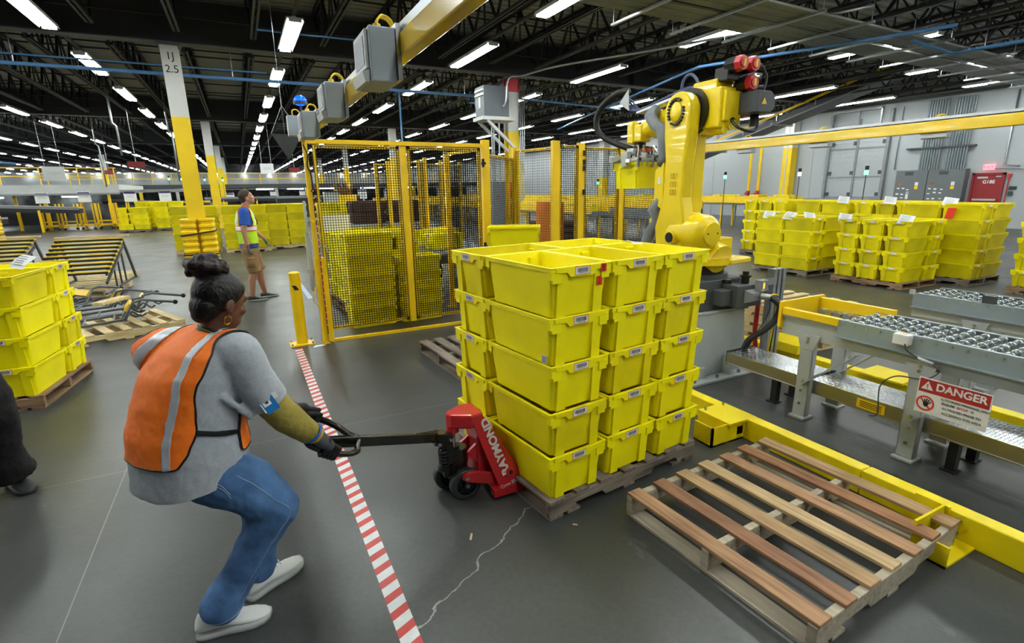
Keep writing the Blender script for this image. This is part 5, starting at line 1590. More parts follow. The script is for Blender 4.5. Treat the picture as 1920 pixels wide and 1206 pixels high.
HP, HQ = head_mesh(m, P_['hd'], hfwd, .93)
body = blob('body', m, .0055, SKD, W, 2)
Mw = lambda v: Vector(v) - Vector((.24 * -1, 2.17, 0)) if False else Vector(v) + Vector((.24, -2.17, 0))
HPw = lambda x, y, z: Mw(HP(x, y, z))
eyes(HPw, HQ, body, .93, mat('iris_dark', '1c0f0a', .3, var=0))
# hair: slicked cap plus a rolled bun
m = MBW(); hq = HQ; H_ = HP
m.sph(H_(-.020, 0, .030), .0965 * .93, 28, 18, (1.05, .89, 1.0), hq); m.sph(H_(-.055, 0, -.03), .058 * .93, 18, 12, (1, 1.15, 1.1), hq)
m.sph(H_(-.065, 0, -.065), .036, 14, 10, (.9, 1.2, 1), hq)
hair = blob('hair', m, .005, HAIR, body, 2)
# cut the hair back from the face with a slanted plane
bm = bmesh.new(); bm.from_mesh(hair.data)
no = (HQ @ Vector((1, 0, -.62))).normalized(); co = Mw(HP(.046, 0, .055))
bmesh.ops.bisect_plane(bm, geom=bm.verts[:] + bm.edges[:] + bm.faces[:], plane_co=co, plane_no=no, clear_outer=True)
bm.to_mesh(hair.data); bm.free()
m = MBW(); bc = Vector(P_['hd']) + Vector((-.030, .0, .130))
rr = random.Random(3)
m.sph(bc, .052, 16, 12, (1.1, 1.1, .95))
for k in range(9):
    a = 2 * math.pi * k / 9; r0 = .046
    p = bc + Vector((math.cos(a) * r0 * 1.15, math.sin(a) * r0, rr.uniform(-.018, .018)))
    t_ = Vector((-math.sin(a), math.cos(a), rr.uniform(-.5, .5)))
    caps(m, p - t_ * .018, p + t_ * .018, .021, .018, 10)
for k in range(4):
    a = 2 * math.pi * k / 4 + .5; p = bc + Vector((math.cos(a) * .022, math.sin(a) * .022, .034)); t_ = Vector((-math.sin(a), math.cos(a), .2))
    caps(m, p - t_ * .016, p + t_ * .018, .019, .015, 10)
blob('hair_bun', m, .004, HAIRB, body, 1, disp=.006, dscale=.012)
m = MBW(); ec = HP(-.004, -.082, -.052)
m.tube([ec + HQ @ Vector((.013 * math.sin(a), 0, -.016 + .016 * math.cos(a))) for a in [R(25 + 30 * k) for k in range(11)]], .0026, 8)
m.sph(ec, .004, 8, 6); m.build('gold_earring', GOLD, body)
# T-shirt
m = MBW()
spine_loft(m, [((-.31, 2.20, .62), .215, .185, 2.2), ((-.295, 2.20, .74), .215, .185, 2.2), ((-.29, 2.20, .84), .205, .180, 2.2), ((-.265, 2.20, .95), .20, .170, 2.2), ((-.235, 2.195, 1.05), .195, .155, 2.3),
               ((-.20, 2.19, 1.12), .175, .125, 2.3), ((-.175, 2.19, 1.165), .14, .095, 2.2), ((-.155, 2.188, 1.20), .085, .07, 2)], f, 36)
fchain(m, [(-.15, 2.13, 1.13), P_['rs'], (-.045, 2.09, 1.04), (.002, 2.100, .925)], [.085, .078, .078, .077])
fchain(m, [(-.23, 2.25, 1.13), P_['ls'], (-.275, 2.38, 1.0)], [.085, .085, .076])
caps(m, (-.135, 2.17, 1.175), P_['rs'], .062, .070); caps(m, (-.16, 2.21, 1.17), P_['ls'], .062, .075); m.sph((-.145, 2.185, 1.19), .062, 16, 12)
for a, b_, r_ in (((-.14, 2.03, 1.0), (-.07, 2.05, .90), .016),):
    caps(m, a, b_, r_, r_ * .7, 8)
shirt = blob('t_shirt', m, .0075, TEE, body, 3, disp=.012, dscale=.07)
def bis(o, co, no):
    bm = bmesh.new(); bm.from_mesh(o.data)
    bmesh.ops.bisect_plane(bm, geom=bm.verts[:] + bm.edges[:] + bm.faces[:], plane_co=Mw(co), plane_no=Vector(no).normalized(), clear_outer=True)
    bm.to_mesh(o.data); bm.free()
bis(shirt, (-.30, 2.2, .648), (.10, 0, -1))
bis(shirt, P_['nb'], (P_['nb'][0] - P_['upp'][0] + .02, 0, .09)) if False else None
# jeans
m = MBW()
spine_loft(m, [((-.275, 2.21, .77), .165, .135, 2), ((-.28, 2.21, .69), .175, .15, 2), ((-.27, 2.205, .62), .16, .135, 2)], f, 28)
chain(m, [P_['pel'], P_['rh'], (-.11, 2.085, .60), P_['rk'], (-.105, 2.055, .375), (-.19, 2.068, .24), (-.272, 2.075, .115)], [.13, .12, .108, .088, .073, .068, .078])
chain(m, [P_['pel'], P_['lh'], (-.18, 2.30, .55), P_['lk'], (-.105, 2.275, .28), (-.135, 2.24, .13)], [.13, .115, .10, .084, .072, .078])
m.sph((-.315, 2.16, .68), .105, 16, 12); m.sph((-.33, 2.26, .68), .10, 16, 12)
jeans = blob('jeans', m, .007, DEN, body, 3, disp=.012, dscale=.06)
bis(jeans, (-.26, 2.1, .05), (-.05, 0, -1))
from mathutils.bvhtree import BVHTree
def surf_line(o, pts, off, r_, mt, nm, parent, sub_=6):      # a thin seam laid on the surface of o (points in world space)
    me = o.data; tr = BVHTree.FromPolygons([v.co for v in me.vertices], [tuple(p.vertices) for p in me.polygons])
    out = []
    for p in catmull([Mw(q) for q in pts], sub_):
        c, n_, i, d = tr.find_nearest(p)
        if c is not None: out.append(c + n_ * off)
    for _ in range(2): out = [out[0]] + [(out[k - 1] + out[k] * 2 + out[k + 1]) / 4 for k in range(1, len(out) - 1)] + [out[-1]]
    return MB().tube(out, r_, 5).build(nm, mt, parent)
ST = mat('denim_stitch', '9fb2c8', .7, var=0)
surf_line(jeans, [(-.14, 2.0, .70), (-.09, 1.99, .655), (-.03, 1.96, .60), (.03, 1.95, .54), (.03, 1.95, .50), (-.01, 1.955, .44), (-.06, 1.96, .36), (-.12, 1.975, .26), (-.19, 1.99, .16), (-.20, 1.99, .12)], .001, .0015, ST, 'outer_seam', jeans if False else body)
for dz in (0, .012): surf_line(jeans, [(-.26, 2.02, .690 - dz), (-.20, 2.0, .675 - dz), (-.17, 1.99, .63 - dz)], .001, .0014, ST, 'pocket_stitch', body)
surf_line(jeans, [(-.33, 2.05, .10), (-.28, 2.0, .085), (-.21, 2.0, .085), (-.18, 2.06, .09)], .001, .0016, ST, 'hem_stitch', body)
DENF = mat('denim_fold_seam', '2c4a70', .85, var=0)
shoe(body, Mw((-.370, 2.085, .0)), Mw((-.105, 2.060, .0)), 1.0, SHW, SHG, .050)
shoe(body, Mw((-.195, 2.20, .0)), Mw((.045, 2.345, .0)), .95, SHW, SHG, .050)
# long mustard sleeves, bands, gloves
m = MBW(); fchain(m, [(-.005, 2.100, .965), P_['re'], (.060, 2.125, .835), (.142, 2.157, .733)], [.058, .060, .062, .048])
slv = blob('mustard_sleeve', m, .005, MUST, body, 3, disp=.008, dscale=.04)
m = MBW(); chain(m, [(-.25, 2.40, 1.0), P_['le'], (.05, 2.43, .79)], [.055, .058, .046]); blob('mustard_sleeve', m, .007, MUST, body, 2)
ax_ = (Vector(P_['rw']) - Vector(P_['re'])).normalized(); u_ = ax_.cross(Vector((0, 0, 1))).normalized(); v_ = ax_.cross(u_)
def bracelet(t, r_, th, mt, nm, coil=False):
    c = Vector(P_['re']).lerp(Vector(P_['rw']), t); mm = MBW(); pts = []
    n = 90 if coil else 24
    for k in range(n):
        a = 2 * math.pi * k / n; q = c + (u_ * math.cos(a) + v_ * math.sin(a)) * r_
        if coil:
            b_ = 2 * math.pi * 22 * k / n; q += (ax_ * math.cos(b_) + (u_ * math.cos(a) + v_ * math.sin(a)) * math.sin(b_)) * .003
        pts.append(q)
    mm.tube(pts, th, 6, closed=True); mm.build(nm, mt, body)
bracelet(.92, .044, .0055, mat('blue_coil', '1f6fd0', .4, var=0), 'blue_coil_band')
for k in range(7): pass
bracelet(.975, .038, .0035, mat('yellow_band', 'd9a51c', .5, var=0), 'yellow_band'); bracelet(1.01, .036, .003, mat('yellow_band', 'd9a51c', .5), 'yellow_band')
db = Vector((-.135 - .0, -.03, .077))
db = Vector((.135 - .235, 2.17 - 2.20, .672 - .595))
hand('right_glove', Mw((.172, 2.168, .700)), Mw((.205, 2.192, .613)), -db, .0145, GLVB, body, 1.0)
m = MBW(); caps(m, (.158, 2.163, .722), (.185, 2.170, .680), .034, .032); caps(m, (.185, 2.170, .680), (.208, 2.172, .655), .031, .026); blob('glove_knit_back', m, .004, GLV, body, 2)
hand('left_glove', Mw((.095, 2.425, .755)), Mw((.165, 2.42, .698)), Vector((-1, .2, .35)), .0155, GLVB, body, 1.0)
m = MBW(); caps(m, (.05, 2.43, .79), (.11, 2.425, .745), .034, .030); blob('glove_knit_back', m, .005, GLV, body, 2)
# ---------------------------------------------------------------- vest cut to shape from the shirt surface
def lerp_tab(tab, z):
    if z <= tab[0][0]: return tab[0][1]
    for (a, x), (b, y) in zip(tab[:-1], tab[1:]):
        if z <= b: return x + (y - x) * (z - a) / (b - a)
    return tab[-1][1]
def cut_shell(name, src, F, off, material, parent, thick=.003, world=None, trim=None, tmat=None, bevel=0):
    bm = bmesh.new(); bm.from_mesh(src.data); bm.normal_update()
    val = {}
    for v in bm.verts: val[v] = F(v.co - world)
    for e in list(bm.edges):
        a, b = e.verts; fa, fb = val[a], val[b]
        if (fa > 0) != (fb > 0) and abs(fa - fb) > 1e-9:
            t = fa / (fa - fb); t = min(.98, max(.02, t))
            nv = bmesh.utils.edge_split(e, a, t)[1]
            val[nv] = 0.0
    for fc in list(bm.faces):
        z = [v for v in fc.verts if val[v] == 0.0]
        if len(z) == 2:
            l = list(fc.verts); i, j = l.index(z[0]), l.index(z[1])
            if abs(i - j) not in (1, len(l) - 1):
                try: bmesh.utils.face_split(fc, z[0], z[1])
                except Exception: pass
    dead = [fc for fc in bm.faces if sum(val[v] for v in fc.verts) < -1e-7 and not all(val[v] >= 0 for v in fc.verts)]
    bmesh.ops.delete(bm, geom=dead, context='FACES')
    bmesh.ops.delete(bm, geom=[v for v in bm.verts if not v.link_faces], context='VERTS')
    bm.normal_update()
    for v in bm.verts: v.co = v.co + v.normal * off
    me = bpy.data.meshes.new(name); bm.to_mesh(me)
    # boundary loops for the binding
    loops = []
    if trim:
        be = {e for e in bm.edges if e.is_boundary}
        while be:
            e = be.pop(); a, b = e.verts; pts = [a, b]
            while True:
                nx = next((x for x in pts[-1].link_edges if x in be), None)
                if nx is None: break
                be.discard(nx); pts.append(nx.other_vert(pts[-1]))
                if pts[-1] is pts[0]: break
            if len(pts) > 12: loops.append([v.co.copy() for v in pts])
    bm.free(); me.materials.append(material)
    for p in me.polygons: p.use_smooth = True
    o = bpy.data.objects.new(name, me); COL.objects.link(o); o.parent = parent
    sd = o.modifiers.new('solid', 'SOLIDIFY'); sd.thickness = thick; sd.offset = 1
    for lp in loops:
        closed = (lp[0] - lp[-1]).length < 1e-6
        P = lp[:-1] if closed else lp
        for _ in range(4): P = [((P[i - 1] + P[i] * 2 + P[(i + 1) % len(P)]) / 4) if (closed or 0 < i < len(P) - 1) else P[i] for i in range(len(P))]
        P = P[::2]
        MB().tube(P, trim, 6, closed=closed).build('black_binding', tmat, o)
    return o
SPN = [(.62, -.31, 2.20), (.74, -.295, 2.2), (.84, -.29, 2.2), (.95, -.265, 2.2), (1.05, -.235, 2.195), (1.12, -.2, 2.19), (1.165, -.175, 2.19), (1.2, -.155, 2.188), (1.3, -.12, 2.185)]
def wcoord(p):
    cx = lerp_tab([(a, b) for a, b, _ in SPN], p.z); cy = lerp_tab([(a, c) for a, _, c in SPN], p.z)
    v = Vector((p.x - cx, p.y - cy, 0)); return v.dot(rgt), v.dot(f), math.degrees(math.atan2(v.dot(rgt), -v.dot(f)))
LT = [(.76, .135), (.785, .152), (.815, .168), (.90, .178), (.973, .170), (1.03, .160), (1.087, .156), (1.143, .143), (1.2, .108), (1.25, .10)]
def Fvest(p):
    lat, fw, th = wcoord(p)
    a = lerp_tab(LT, p.z) * (1 if lat > 0 else (1.2 + min(.75, max(0, (p.z - .95) * 6)))) - abs(lat)
    b = min(fw - .065, .215 - abs(lat)) if p.z < .93 else -1
    if fw > .03 and p.z > 1.0: b = .125 - abs(lat)
    r_ = max(a, b)
    hem = .775 - .02 * max(0, min(1, (fw + .05) / .1))
    dn = math.hypot(p.x + .128, (p.y - 2.187)) - .072 if p.z > 1.16 else 1
    return min(r_, p.z - hem, dn)
W0 = Vector((.24, -2.17, 0))
vest = cut_shell('hi_vis_vest', shirt, Fvest, .007, ORG, body, .002, W0, .0042, RUBBER)
SB = [(.78, .120), (1.02, .118), (1.09, .102), (1.174, .078), (1.22, .068)]
def Fstripe(p):
    lat, fw, th = wcoord(p)
    return min(.0125 - abs((lat if lat > 0 else (-lat * (.5 if fw < .02 else 1))) - lerp_tab(SB, p.z)), Fvest(p) - .002)
cut_shell('reflective_stripe', shirt, Fstripe, .0115, SILV, body, .001, W0)
def Fstrap(p):
    lat, fw, th = wcoord(p)
    zc = .893 - .0013 * (th - 66)
    return min(.0095 - abs(p.z - zc), (th - 62) * .003, (112 - th) * .003)
cut_shell('side_strap', shirt, Fstrap, .006, RUBBER, body, .002, W0)
# tee collar and lanyard cord behind the neck
m = MBW(); nb_ = Vector((-.132, 2.187, 1.222))
m.tube([nb_ + Vector((math.cos(a) * .058, math.sin(a) * .056, math.cos(a) * -.022)) for a in [2 * math.pi * k / 24 for k in range(24)]], .007, 8, closed=True); m.build('black_collar', RUBBER, body)
m = MBW(); m.tube([nb_ + Vector((math.cos(a) * .066, math.sin(a) * .064, math.cos(a) * -.03 - .008)) for a in [2 * math.pi * k / 24 for k in range(24)]], .0025, 6, closed=True); m.build('olive_lanyard', MUST, body)
# badge on the sleeve
bc_ = Vector((.004, 2.022, .945)); bx_ = Vector((.85, .12, .38)).normalized(); by_ = Vector((-.42, .18, .88)); Mb = T0 @ frame(bc_, bx_, by_)
q_ = MB(); q_.prism([(-.024, -.030), (.024, -.030), (.024, .030), (-.024, .030)], .003, Mb); bd = q_.build('badge', mat('badge_blue', '1b74b8', .35, var=0), body)
q_ = MB(); q_.prism([(-.020, .000), (.008, .000), (.008, .026), (-.020, .026)], .0035, Mb); q_.build('badge_photo', WHITE, bd)
q_ = MB(); q_.sph(Mb @ Vector((-.006, .013, .0035)), .007, 10, 6, (1, .2, 1.2)); q_.build('photo_face', SKD, bd)
q_ = MB(); q_.prism([(-.029, -.02), (-.024, -.02), (-.024, .02), (-.029, .02)], .004, Mb); q_.prism([(.024, .01), (.040, .01), (.040, .035), (.024, .035)], .004, Mb); q_.each('badge_clip', WHITE, bd)
# ---------------------------------------------------------------- the standing man
SKL = mat('skin_light', 'b07f68', .5, var=.05, scale=20)
BLT = mat('royal_blue_cotton', '1e4fa8', .8, var=.1, scale=20)
LIM = mat('hi_vis_lime', 'b9e81c', .6, var=.06, scale=20)
KHA = mat('khaki_twill', '8f7350', .85, var=.12, scale=12)
HRB = mat('hair_brown', '3b2a20', .7, var=.2, scale=40)
N_ = thing('person', 'standing person in lime vest, blue T-shirt and khaki shorts, looking up right', 'person', (.08, 9.36, 0))
ml = Matrix.Identity(4)
def J(**k): return {a: Vector(b_) for a, b_ in k.items()}
j = J(pel=(-.03, 0, .93), wai=(-.04, 0, 1.08), che=(-.04, 0, 1.28), nb=(-.02, 0, 1.50), hd=(.03, 0, 1.64), rs=(-.04, -.17, 1.42), ls=(-.02, .18, 1.42), re=(-.08, -.23, 1.15), rw=(-.06, -.25, .93),
      le=(.02, .25, 1.15), lw=(.20, .24, .98), rh=(-.05, -.09, .90), lh=(-.01, .09, .90), rk=(.00, -.10, .50), lk=(.07, .10, .52), ra=(-.09, -.10, .09), la=(.10, .12, .09))
m = MB()
spine_loft(m, [(j['pel'], .16, .11, 2), (j['wai'], .14, .10, 2), (j['che'], .17, .12, 2), ((-.03, 0, 1.42), .14, .09, 2)], (1, .15, 0))
chain(m, [(-.03, 0, 1.40), j['nb'], j['hd']], [.08, .058, .055])
for a, b_, c in (('rs', 're', 'rw'), ('ls', 'le', 'lw')): chain(m, [(-.03, 0, 1.38), j[a], j[b_], j[c]], [.07, .058, .043, .032])
for a, b_, c in (('rh', 'rk', 'ra'), ('lh', 'lk', 'la')): chain(m, [j['pel'], j[a], j[b_], (j[b_] + j[c]) / 2 + Vector((-.02, 0, .04)), j[c]], [.1, .09, .06, .058, .038])
MP, MQ = head_mesh(m, j['hd'], (.95, -.05, .20), 1.0)
nb = blob('body', m, .009, SKL, N_, 2)
eyes(MP, MQ, nb, 1.0, mat('iris_dark', '1c0f0a', .3))
m = MB(); m.sph(MP(-.022, 0, .034), .098, 20, 14, (1.02, .88, 1.0), MQ); m.sph(MP(-.06, 0, -.02), .058, 14, 10, (1, 1.15, 1.2), MQ); hr = blob('hair', m, .007, HRB, nb, 1, disp=.008, dscale=.02)
bm = bmesh.new(); bm.from_mesh(hr.data); bmesh.ops.bisect_plane(bm, geom=bm.verts[:] + bm.edges[:] + bm.faces[:], plane_co=MP(.050, 0, .06), plane_no=(MQ @ Vector((1, 0, -.75))).normalized(), clear_outer=True); bm.to_mesh(hr.data); bm.free()
m = MB(); spine_loft(m, [((-.03, 0, .86), .185, .135, 2.2), ((-.04, 0, 1.08), .175, .13, 2.2), ((-.045, 0, 1.28), .195, .14, 2.2), ((-.035, 0, 1.40), .17, .11, 2.2), ((-.025, 0, 1.47), .09, .07, 2)], (1, .15, 0))
fchain(m, [(-.04, -.1, 1.41), j['rs'], (-.06, -.205, 1.22)], [.08, .078, .078]); fchain(m, [(-.03, .1, 1.41), j['ls'], (0, .22, 1.22)], [.08, .078, .078])
ts = blob('t_shirt', m, .009, BLT, nb, 3, disp=.01, dscale=.08)
def Fm(p):
    a = .165 - abs(p.y); arm = .155 - abs(p.y) if p.z > 1.05 else 1
    dn = math.hypot(p.x + .02, p.y) - .07 if p.z > 1.42 else 1
    return min(max(a, -1), p.z - .93, arm, dn) if abs(p.y) < .3 else -1
def Fm2(p): return min(.21 - abs(p.y), p.z - .93, (1.20 - p.z) if abs(p.y) > .15 else 1, math.hypot(p.x + .02, p.y) - .07 if p.z > 1.42 else 1, .155 - abs(p.y) if p.z > 1.2 else 1)
Z0 = Vector((0, 0, 0))
mv = cut_shell('hi_vis_vest', ts, Fm2, .009, LIM, nb, .002, Z0, .006, mat('vest_orange_edge', 'e8641c', .6, var=0))
cut_shell('reflective_stripe', ts, lambda p: min(.030 - abs(p.z - 1.17), Fm2(p) - .004), .013, WHITE, nb, .001, Z0)
cut_shell('orange_band', ts, lambda p: min(.045 - abs(p.z - 1.17), Fm2(p) - .004), .011, mat('vest_orange_edge', 'e8641c', .6, var=0), nb, .001, Z0)
cut_shell('shoulder_stripe', ts, lambda p: min(.020 - abs(abs(p.y) - .09), Fm2(p) - .004, p.z - 1.21), .0125, WHITE, nb, .001, Z0)
m = MB(); spine_loft(m, [((-.03, 0, .885), .17, .125, 2), ((-.03, 0, .80), .185, .14, 2)], (1, .15, 0))
fchain(m, [(-.04, -.08, .80), (-.03, -.10, .62), (.005, -.10, .47)], [.12, .105, .10]); fchain(m, [(-.01, .08, .80), (.03, .10, .62), (.075, .10, .48)], [.12, .105, .10]); m.box((-.04, -.195, .64), (.12, .03, .14))
blob('khaki_shorts', m, .01, KHA, nb, 3, disp=.014, dscale=.07)
BKS = mat('black_trainer', '1c2022', .6, var=.1)
shoe(nb, (-.16, -.10, 0), (.13, -.13, 0), .85, BKS, mat('sole_grey', '8f9490', .6), .046, stripe=mat('teal_trim', '2c8c8a', .6, var=0))
shoe(nb, (.03, .12, 0), (.31, .16, 0), .85, BKS, mat('sole_grey', '8f9490', .6), .046, stripe=mat('teal_trim', '2c8c8a', .6))
GLG = mat('glove_grey_plain', '5a5c60', .85, var=.1)
open_hand('right_glove', j['rw'], (.05, -.02, -1), (1, .3, 0), GLG, nb, 1.0, .5, 1, .005); open_hand('left_glove', j['lw'], (.35, 0, -.9), (1, -.3, 0), GLG, nb, 1.0, .5, -1, .005)
m = MB(); m.tube([(.03, -.07, 1.44), (.12, -.03, 1.30), (.125, -.02, 1.22)], .006, 6, sub=4); m.build('black_lanyard', RUBBER, nb)
# ---------------------------------------------------------------- person cut off by the left edge
L_ = thing('person', 'person in black trousers and black trainers, cut off by the left edge', 'person', (-1.56, 3.78, 0))
BTR = mat('black_trousers', '0b0c0f', .85, var=.15, scale=12, bump=.3, bscale=90)
j = J(pel=(.06, 0, .86), wai=(-.06, 0, 1.02), che=(-.22, 0, 1.20), nb=(-.36, 0, 1.38), hd=(-.38, 0, 1.52), rs=(-.32, -.18, 1.31), ls=(-.28, .18, 1.31), re=(-.36, -.26, 1.06), rw=(-.30, -.26, .84), le=(-.30, .26, 1.06), lw=(-.22, .28, .84),
      rh=(.08, -.06, .83), lh=(.02, .11, .83), rk=(.17, -.02, .50), lk=(-.16, .14, .46), ra=(.13, .10, .10), la=(-.42, .14, .12))
m = MB(); spine_loft(m, [(j['pel'], .16, .12, 2), (j['wai'], .14, .11, 2), (j['che'], .17, .12, 2), ((-.33, 0, 1.34), .13, .09, 2)], (1, 0, 0))
chain(m, [(-.33, 0, 1.33), j['nb'], j['hd']], [.08, .058, .055])
for a, b_, c in (('rs', 're', 'rw'), ('ls', 'le', 'lw')): chain(m, [(-.31, 0, 1.30), j[a], j[b_], j[c]], [.07, .058, .043, .034])
for a, b_, c in (('rh', 'rk', 'ra'), ('lh', 'lk', 'la')): chain(m, [j['pel'], j[a], j[b_], j[c]], [.1, .085, .058, .04])
LP, LQ = head_mesh(m, j['hd'], (1, 0, -.2)); lb = blob('body', m, .009, SKL, L_, 2)
m = MB(); m.sph(LP(-.022, 0, .034), .098, 20, 14, (1.02, .88, 1.0), LQ); blob('hair', m, .007, HRB, lb, 1)
for hn, w_ in (('right_hand', 'rw'), ('left_hand', 'lw')): open_hand(hn, j[w_], (.3, 0, -.95), (1, 0, .3), SKL, lb, 1.0, .5, 1, .006)
m = MB(); spine_loft(m, [((.03, 0, .87), .18, .14, 2), ((-.06, 0, 1.02), .175, .14, 2), ((-.22, 0, 1.20), .19, .14, 2), ((-.33, 0, 1.34), .15, .10, 2), ((-.35, 0, 1.39), .08, .07, 2)], (1, 0, 0))
fchain(m, [(-.31, -.1, 1.32), j['rs'], (-.29, -.23, 1.14)], [.08, .075, .075]); fchain(m, [(-.30, .1, 1.32), j['ls'], (-.29, .23, 1.14)], [.08, .075, .075])
sh = blob('dark_grey_t_shirt', m, .01, mat('charcoal_cotton', '26272b', .85, var=.1), lb, 3)
cut_shell('orange_vest_hem', sh, lambda p: min(.20 - abs(p.y), p.z - .93), .009, ORG, lb, .002, Z0, .006, LIM)
m = MB(); spine_loft(m, [((.04, 0, .90), .17, .13, 2), ((.06, 0, .80), .18, .14, 2)], (1, 0, 0))
fchain(m, [(.07, 0, .82), (.10, -.05, .80), (.15, -.03, .64), j['rk'], (.12, .05, .26), (.135, .09, .09)], [.12, .125, .115, .10, .098, .112]); fchain(m, [j['pel'], j['lh'], j['lk'], (-.38, .14, .14)], [.13, .13, .10, .10])
blob('black_trousers', m, .01, BTR, lb, 3, disp=.018, dscale=.07)
shoe(lb, (.09, .16, 0), (.235, -.045, 0), .95, BKS, mat('sole_dark', '2b2c2e', .6), .048, stripe=WHITE); shoe(lb, (-.50, .14, 0), (-.24, .12, 0), .95, BKS, mat('sole_dark', '2b2c2e', .6), .048)
m = MB(); m.tube([(.15 + .05 * math.cos(a), .07 + .045 * math.sin(a), .095 - .02 * math.cos(a)) for a in [2 * math.pi * k / 16 for k in range(16)]], .013, 8, closed=True); m.build('white_sock', WHITE, lb)
# ================================================================ THINGS FURTHER OFF
def ring_sq(hx, hy, z, c, n=4):
    out = []
    for sx, sy, a0 in ((1, -1, -90), (1, 1, 0), (-1, 1, 90), (-1, -1, 180)):
        for k in range(n + 1):
            a = R(a0 + 90 * k / n); out.append(Vector((sx * (hx - c) + c * math.cos(a), sy * (hy - c) + c * math.sin(a), z)))
    return out
def guard(x, y, label):
    t = thing('column_guard', label, 'column guard', (x, y, 0))
    for s in (-1, 1):
        m = MB(); rings = []
        for k in range(15):
            z = k * .0755; d = .028 if k % 2 else 0
            if k in (0, 14): d = 0
            rings.append([Vector((s * .195 + p.x, p.y, z)) for p in ring_sq(.175 - d * .6, .36 - d, 0, .07)])
            rings.append([Vector((s * .195 + p.x, p.y, z + .045)) for p in ring_sq(.175 - d * .6, .36 - d, 0, .07)])
        m.loft(rings, smooth=False); m.build('guard_half', SAFE_Y, t, .006)
    for z, tl in ((.76, .05), (.24, .0)):
        m = MB(); m.tube([Vector((p.x * 1.0, p.y, z + tl * p.x / .38)) for p in ring_sq(.385, .375, 0, .08)], .018, 6, closed=True); m.build('black_strap', RUBBER, t)
guard(-1.0, 15.3, 'yellow ribbed guard with black straps around the numbered column')
guard(-8.9, 27.6, 'ribbed yellow column guard at the far left edge')
column(-8.9, 27.6, 'column at the left edge standing in its own yellow guard')
# transformer and its bracket
t = thing('transformer', 'grey transformer cabinet on a bracket of the red topped column', 'transformer', (7.12, 15.15, 3.80))
MB().bb(-.40, .42, -.40, .25, 0, .85).build('cabinet', mat('transformer_grey', '5b6167', .45, var=.05), t, .01)
m = MB(); m.bb(-.44, -.40, -.38, .2, .70, .75).bb(-.44, -.40, -.38, .2, .58, .63); m.each('vent_louvre', WHITE, t)
MB().bb(-.405, -.40, -.15, -.02, .25, .55).build('warning_label', PAPER, t)
m = MB(); m.bb(-.46, .62, -.44, .3, -.10, 0); sh_ = m.build('shelf_frame', COL_W, t)
for y in (-.38, .22): MB().bar((-.30, y, -.10), (.70, y, -.95), .08, .08).build('bracket_strut', COL_W, t)
tag(MB().tube([(7.30, 14.70, 4.05), (7.42, 14.70, 4.25), (7.46, 14.70, 4.75), (7.60, 14.7, 4.92), (7.95, 14.6, 4.96), (8.4, 13.2, 5.0), (9.6, 10.0, 4.9), (10.9, 6.4, 4.9)], .03, 8, sub=4).build('conduit', STEEL), 'silver conduit bending up from the transformer and away overhead', 'conduit')
for k, x in enumerate((8.20, 8.27, 8.34)):
    tag(MB().tube([(x, 15.28, 4.9), (x, 15.28, 1.5), (x - .1, 15.25, 1.32), (x - .35, 15.22, 1.28)], .018, 6).build('conduit', STEEL), '%s of three thin conduits down the red topped column' % ('leftmost', 'middle', 'rightmost')[k], 'conduit')
t = thing('breaker_panel', 'tall grey breaker panel at the foot of the red topped column', 'electrical panel', (7.23, 15.02, .35))
MB().bb(-.22, .22, -.12, .10, 0, 1.55).build('cabinet', GREY_M, t, .008)
MB().bb(-.06, -.02, -.135, -.12, 1.1, 1.16).build('handle', RED, t)
for x in (-.15, -.08, .1): MB().cyl((x, 0, 1.55), (x, 0, 4.2), .022, n=6).build('feed_conduit', STEEL, t)
MB().bb(-.2, .2, -.04, .04, -.35, 0).build('stand', GREY_M, t)
t = thing('fire_extinguisher', 'red fire extinguisher on the column behind the fence', 'fire extinguisher', (7.90, 15.22, .78))
MB().cyl((0, 0, 0), (0, 0, .42), .08, n=14).sph((0, 0, .42), .08, 14, 8).build('cylinder', RED, t)
MB().cyl((0, 0, .48), (0, 0, .56), .025, n=8).box((.02, -.03, .57), (.1, .03, .03)).build('valve', BLACK, t)
MB().bb(-.05, .05, -.086, -.08, .12, .26).build('label', PAPER, t)
MB().bb(-.03, .03, .07, .10, .1, .4).build('wall_bracket', GREY_M, t)
t = thing('extinguisher_sign', 'narrow red sign with a white arrow above the extinguisher', 'sign', (7.90, 15.295, 1.42))
MB().bb(-.07, .07, -.02, .02, 0, .5).build('board', RED, t)
m = MB(); M = frame((0, -.022, .25), (1, 0, 0), (0, 0, 1)); m.prism([(-.015, .18), (-.015, -.06), (-.05, -.06), (0, -.2), (.05, -.06), (.015, -.06), (.015, .18)], .002, M); m.build('white_arrow', WHITE, t)

# ---- blue pipes and hangers
def pipe(pts, r, label, mt=BLUEP, nm='pipe', cat='pipe'):
    return tag(MB().tube(pts, r, 8).build(nm, mt), label, cat)
p1 = thing('air_line', 'thick blue pipe crossing behind the numbered column', 'pipe', (0, 0, 0))
MB().tube([(-17, 15.9, 4.53), (7.0, 15.9, 4.53)], .042, 8).build('pipe', BLUEP, p1)
for x in (-4.0, .25, 3.7, 6.6): MB().cyl((x, 15.9, 4.53), (x, 15.9, 6.04), .008, n=5).build('hanger_rod', STEEL, p1)
pipe([(-10.5, 15.9, 4.72), (-3.9, 15.9, 4.72), (1.05, 15.9, 4.72)], .02, 'thin blue pipe just above the thick one on the left')
pipe([(.78, 13, 6.04), (.78, 13, 5.0), (3.9, 13, 5.02), (4.2, 13, 5.02)], .02, 'thin blue pipe dropping from the roof then running to the grey screens')
pipe([(4.53, 15.9, 4.5), (4.55, 15.9, 1.2)], .026, 'blue pipe dropping straight down behind the gate')
